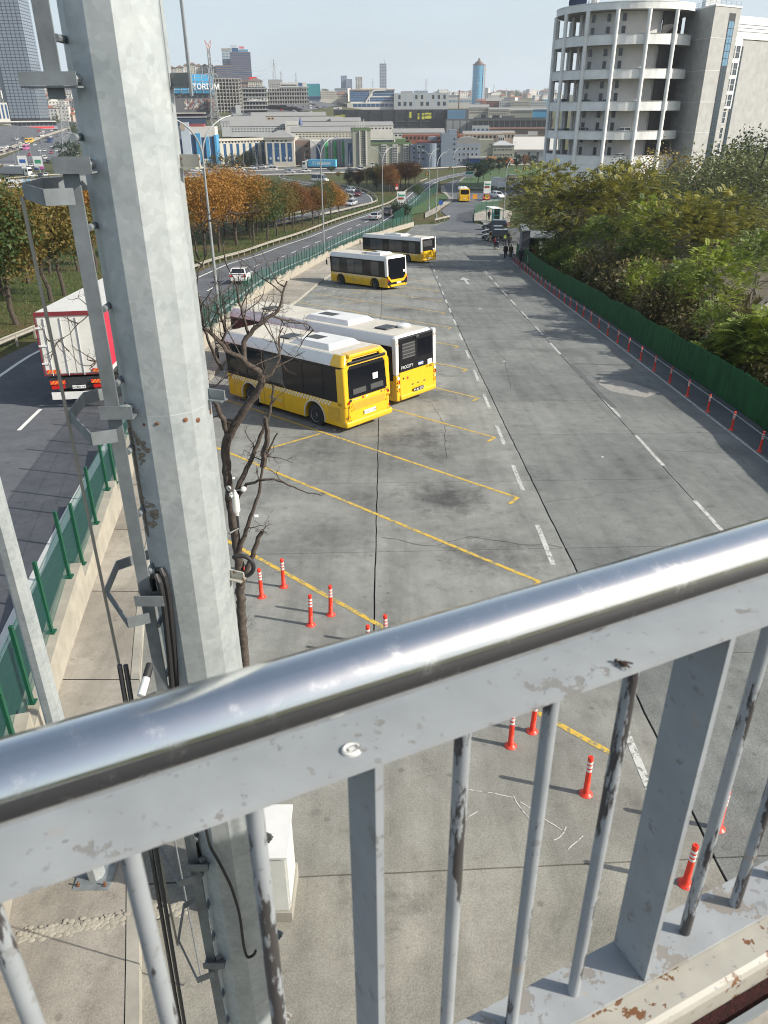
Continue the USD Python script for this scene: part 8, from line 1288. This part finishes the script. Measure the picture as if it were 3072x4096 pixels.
O('power_line', pw, m_galvd, 'thin sagging power cables between the lattice pylons', 'cable')
# ------------------------------------------------------------------ round parking building and its office wing on the right
c0 = at(1321, 300, 215); CX, CY, RK = c0[0], c0[1], 18.; vw = math.atan2(CX, CY); gz = float(ter(CX, CY))
pk = T('parking_building', 'round open-sided concrete parking building with white parapets and slanting-looking columns', 'building'); m_pc = M('parking_white', (.7, .7, .685), .8, var=.1, scale=.5, bump=.15); m_pd = M('parking_inner', (.62, .605, .59), .85, var=.1, scale=.3); m_slab = M('parking_slab', (.36, .35, .34), .9, var=.2)
def arcp(r, a0_, a1_, n=48): a = np.linspace(a0_, a1_, n); return [(CX+r*math.sin(vw+math.pi+q), CY+r*math.cos(vw+math.pi+q)) for q in a]   # q = 0 faces the bridge, positive to the left
def ringwall(r0, r1, z0, z1, a0_, a1_):
    A = arcp(r0, a0_, a1_); Bq = arcp(r1, a0_, a1_); n = len(A); V = [(*p, z0) for p in A]+[(*p, z1) for p in A]+[(*p, z1) for p in Bq]+[(*p, z0) for p in Bq]
    return MB().add(V, [[r*n+i, ((r+1) % 4)*n+i, ((r+1) % 4)*n+i+1, r*n+i+1] for r in range(4) for i in range(n-1)])
A0, A1 = -1.15, math.pi*1.15
LV = [(31.6, 30.1, 30.4), (24.9, 22.7, 24.0), (17.4, 15.3, 16.5), (10.2, 8.1, 9.3), (3.4, 1.4, 2.5), (-2.4, -4.6, -3.4)]
for zt, zb, zf in LV:
    pk.p('parapet', ringwall(RK, RK-.35, zb, zt, A0, A1), m_pc); pk.p('floor_slab', MB().prism(arcp(RK-.36, 0, 2*math.pi-.01, 60), zb+.15 if zt < 31 else 30.15, zf if zt < 31 else 30.5), m_slab)
    pk.p('coping', ringwall(RK+.08, RK-.42, zt+.002, zt+.14, A0, A1), m_slab if zt < 31 else m_pc)
pk.p('base_wall', ringwall(RK-.1, RK-.6, gz-2, -4.62, A0, A1), m_pc)
for k in range(-2, 10):
    q = .1-.42*k*-1 if False else (-.73+.42*(k+2)); x, y = CX+(RK+.12)*math.sin(vw+math.pi+q), CY+(RK+.12)*math.cos(vw+math.pi+q); pk.p('column', MB().tube([(x, y, gz-1), (x, y, 30.0)], .5, 14), m_pc, smooth=40)
    if q > .9: x, y = CX+(RK-4.5)*math.sin(vw+math.pi+q), CY+(RK-4.5)*math.cos(vw+math.pi+q); pk.p('inner_column', MB().tube([(x, y, gz), (x, y, 30.0)], .42, 10), m_pd, smooth=40)
pk.p('dark_inner_wall', ringwall(14.2, 13.9, gz, 30.05, -2.3, -.70), m_ink); pk.p('inner_drum', MB().add([(*p, gz-1) for p in arcp(13.6, -.72, .86, 30)]+[(*p, 30.1) for p in arcp(13.6, -.72, .86, 30)], [[i, i+1, 31+i-1+0, 30+i] for i in range(29)]), m_pd); pk.p('drum_back', MB().prism(arcp(11., 0, 2*math.pi-.01, 40) if False else arcp(13.4, -.72, .86, 24), gz-1, 30.05), m_pd)  # near-black arc: shade of the right-hand bays put into its colour
for zt, zb, zf in LV[1:]:
    for q in (.62, .3, .02):
        for dz, hh_ in ((.9, 2.), (4.0, 1.6)):
            x, y = CX+13.62*math.sin(vw+math.pi+q), CY+13.62*math.cos(vw+math.pi+q); pk.p('inner_window', MB().box((x, y, zf+dz+hh_/2), (.12, .9, hh_), rz=-(vw+math.pi+q)+math.pi/2), m_gl)
# cars on the decks, behind the parapets
def deckcar(kind, col, label, q, zf, head=None, r=RK-2.2): x, y = CX+r*math.sin(vw+math.pi+q), CY+r*math.cos(vw+math.pi+q); return car(kind, col, label, (x, y, zf), (vw+math.pi+q+math.pi/2) if head is None else head, tiltf=False)
deckcar('mpv', 'white', 'white van on the second lowest visible parking deck, left bay', .42, 2.5); deckcar('hatch', 'white', 'white hatchback on the second lowest visible parking deck, middle bay', .07, 2.5); deckcar('mpv', 'white', 'white van with blue sign on the second lowest visible parking deck, right bay', -.28, 2.5); deckcar('hatch', 'white', 'white hatchback on the third parking deck from the bottom', .05, 9.3); deckcar('sedan', 'black', 'dark saloon left of the white hatchback on the third parking deck', .37, 9.3); deckcar('suv', 'black', 'dark car in the leftmost bay of the third parking deck', 1.0, 9.3); deckcar('sedan', 'black', 'dark car in the left bay of the second lowest visible deck', .82, 2.5); deckcar('mpv', 'red', 'red van at the left edge of the third parking deck', 1.22, 9.3); deckcar('hatch', 'white', 'white car on the lowest parking deck above the tree tops', -.25, -3.4)
sgn = T('roof_sign', 'dark blue rooftop sign with white capitals on the parking building', 'sign', loc=(*arcp(RK-1., .78, .8, 2)[0], 31.8), rz=-(vw)-.35); sgn.p('board', MB().b2((-2.6, 0, 0), (2.0, .4, 7.)), WM['navy']); sgn.p('lettering', tx('CILAR', 2., (-.2, -.05, 2.0), bold=True), m_inkw); sgn.p('frame', MB().bar((2.3, 1, 0), (2.3, 1, 4.6), .12).bar((4.4, 1, 0), (4.4, 1, 4.2), .12).bar((2.3, 1, 4.6), (3., 1, 4.6), .1).bar((3., 1, 4.6), (3., 1, 0), .1).bar((3.8, 1, 4.2), (4.4, 1, 4.2), .1), m_galvd); sgn.p('tank', MB().lathe([(0, 0), (.9, 0), (.9, 3.2), (0, 3.2)], 14, (3.4, 2.5, 0)), m_wht2)
# office wing: concrete stair slab with a glazed strip, then window bays
wg = T('office_wing', 'concrete office wing with slit glazing and grouped windows beside the round parking', 'building'); m_wc = M('wing_concrete', (.34, .34, .33), .85, var=.12, scale=.6, bump=.2)
def hpt(u, v, dep): p = at(u, v, dep); return p[:2]
vtop = 30.6; eC = hpt(2862/S, 33/S, 186); eL = hpt(2747/S, 45/S, 198); eR = hpt(2966/S, 40/S, 191); eB = eL+(eR-eC)+(eL-eC)*.3
wg.p('wall', MB().prism([eL, eC, eR, eB], gz-3, vtop), m_wc); wg.p('roof_parapet', MB().prism([eL+(eL-eC)*.02, eC+(eC-eB)*.01, eR+(eR-eL)*.01, eB], vtop, vtop+.35), m_pc)
for k in range(5): z = 24.-7.*k; wg.p('shadow_joint', MB().bar((*(eL+(eC-eL)*.0+(eC-eB)*.002), z), (*(eC+(eC-eB)*.002), z), .04, .09).bar((*(eC+(eR-eL)*.001), z), (*(eR+(eC-eB)*.002), z), .04, .09), m_pd)  # joints are thin bars in the pale inner parking colour
fr = lambda a, b, f: a*(1-f)+b*f
def onface(a, b, f0, f1, z0, z1, mat, nm, pr=.1, th=.15):
    p, q = fr(a, b, f0), fr(a, b, f1); d = (b-a)/np.linalg.norm(b-a); nrm = np.array([d[1], -d[0]]); nrm = nrm if nrm @ (-a) > 0 else -nrm
    return wg.p(nm, MB().prism([p+nrm*pr, q+nrm*pr, q+nrm*(pr-th), p+nrm*(pr-th)], z0, z1), mat)
onface(eC, eR, .57, .82, gz, vtop-1.2, m_dark, 'strip_frame', .05, .1)
for k in range(24): z = gz+1.+1.62*k; onface(eC, eR, .6, .69, z+.08, z+1.54, m_glt if k < 18 else m_glb2, 'glass_pane', .09, .08); onface(eC, eR, .70, .79, z+.08, z+1.54, m_glt if k < 18 else m_glb2, 'glass_pane', .09, .08)
dv = (eR-eC)/np.linalg.norm(eR-eC); nb = np.array([dv[1], -dv[0]]); nb = nb if nb @ (-eC) > 0 else -nb; w0 = eR-nb*2.5; w1 = w0+dv*30.; w0b, w1b = w0-nb*15, w1-nb*15
wg.p('wall', MB().prism([w0, w1, w1b, w0b], gz-3, 24.6), m_wc); wg.p('upper_wall', MB().prism([w0+dv*2-nb*4, w1-nb*4, w1b, w0b+dv*2], 24.6, 30.), m_pc); wg.p('parapet', MB().prism([w0+nb*.3, w1+nb*.3, w1-nb*.2, w0-nb*.2], 24.4, 24.95), m_pc); wg.p('bay', MB().prism([w0+dv*.3+nb*.9, w0+dv*5.2+nb*.9, w0+dv*5.2-nb*.1, w0+dv*.3-nb*.1], 8.5, 24.3), m_pc); wg.p('corner_post', MB().tube([(*(w0+dv*1.5-nb*3), 24.6), (*(w0+dv*1.5-nb*3), 30.5)], .4, 10), m_pc)
def onw2(f0, f1, z0, z1, mat, nm, pr=.1, th=.15): a, b = w0+dv*f0, w0+dv*f1; return wg.p(nm, MB().prism([a+nb*pr, b+nb*pr, b+nb*(pr-th), a+nb*(pr-th)], z0, z1), mat)
for z0, pr in ((20., .9), (16.2, .9), (12.6, .9), (9.0, .9), (5., .0), (1.2, .0), (-2.6, .0), (-6.4, .0), (-10., .0)):
    for f0 in (.9, 3.):
        onw2(f0-.12, f0+1.82, z0-.12, z0+2.92, m_pd, 'window_surround', pr+.06, .1); 
        for i in range(2):
            for j in range(2): onw2(f0+.05+.85*i, f0+.8+.85*i, z0+.05+1.4*j, z0+1.35+1.4*j, m_glt, 'window', pr+.09, .08)
for k in range(22): z = gz+1.+1.5*k; onw2(5.9, 7.1, z+.08, z+1.42, m_glt, 'glass_pane', .08, .08)
onw2(5.7, 7.3, gz, 22.8, m_dark, 'strip_frame', .02, .1)
for z in (26.5, 27.3, 28.1): onw2(6, 26, z, z+.12, m_galvd, 'cladding_rail', -3.9, .1)
ob = fr(eC, eB, .35); wg.p('roof_house', MB().prism([ob+[-2, -1.2], ob+[1.6, -1.2], ob+[1.6, 1.5], ob+[-2, 1.5]], vtop+.3, vtop+6.), m_pc); rlg = MB()
for a, b in ((eL, eC), (eC, eR)):
    for k in range(6): p = fr(a, b, k/5); p = p*.97+eB*.03; rlg.bar((*p, vtop+.3), (*p, vtop+1.4), .05)
    for z in (.85, 1.35): rlg.bar((*(a*.97+eB*.03), vtop+z), (*(b*.97+eB*.03), vtop+z), .05)
wg.p('roof_railing', rlg, m_galvd)
# ------------------------------------------------------------------ air
hz_ = MB().b2((-5500, -600, -60), (5500, 6500, 260)); v, f = hz_.mesh()
O('haze', (v, f), MAT('haze_air', {'v': ('principled_volume', {'color': (.86, .92, 1.), 'density': .00013, 'anisotropy': .2})}, [], volume='v.volume'), kind='stuff')
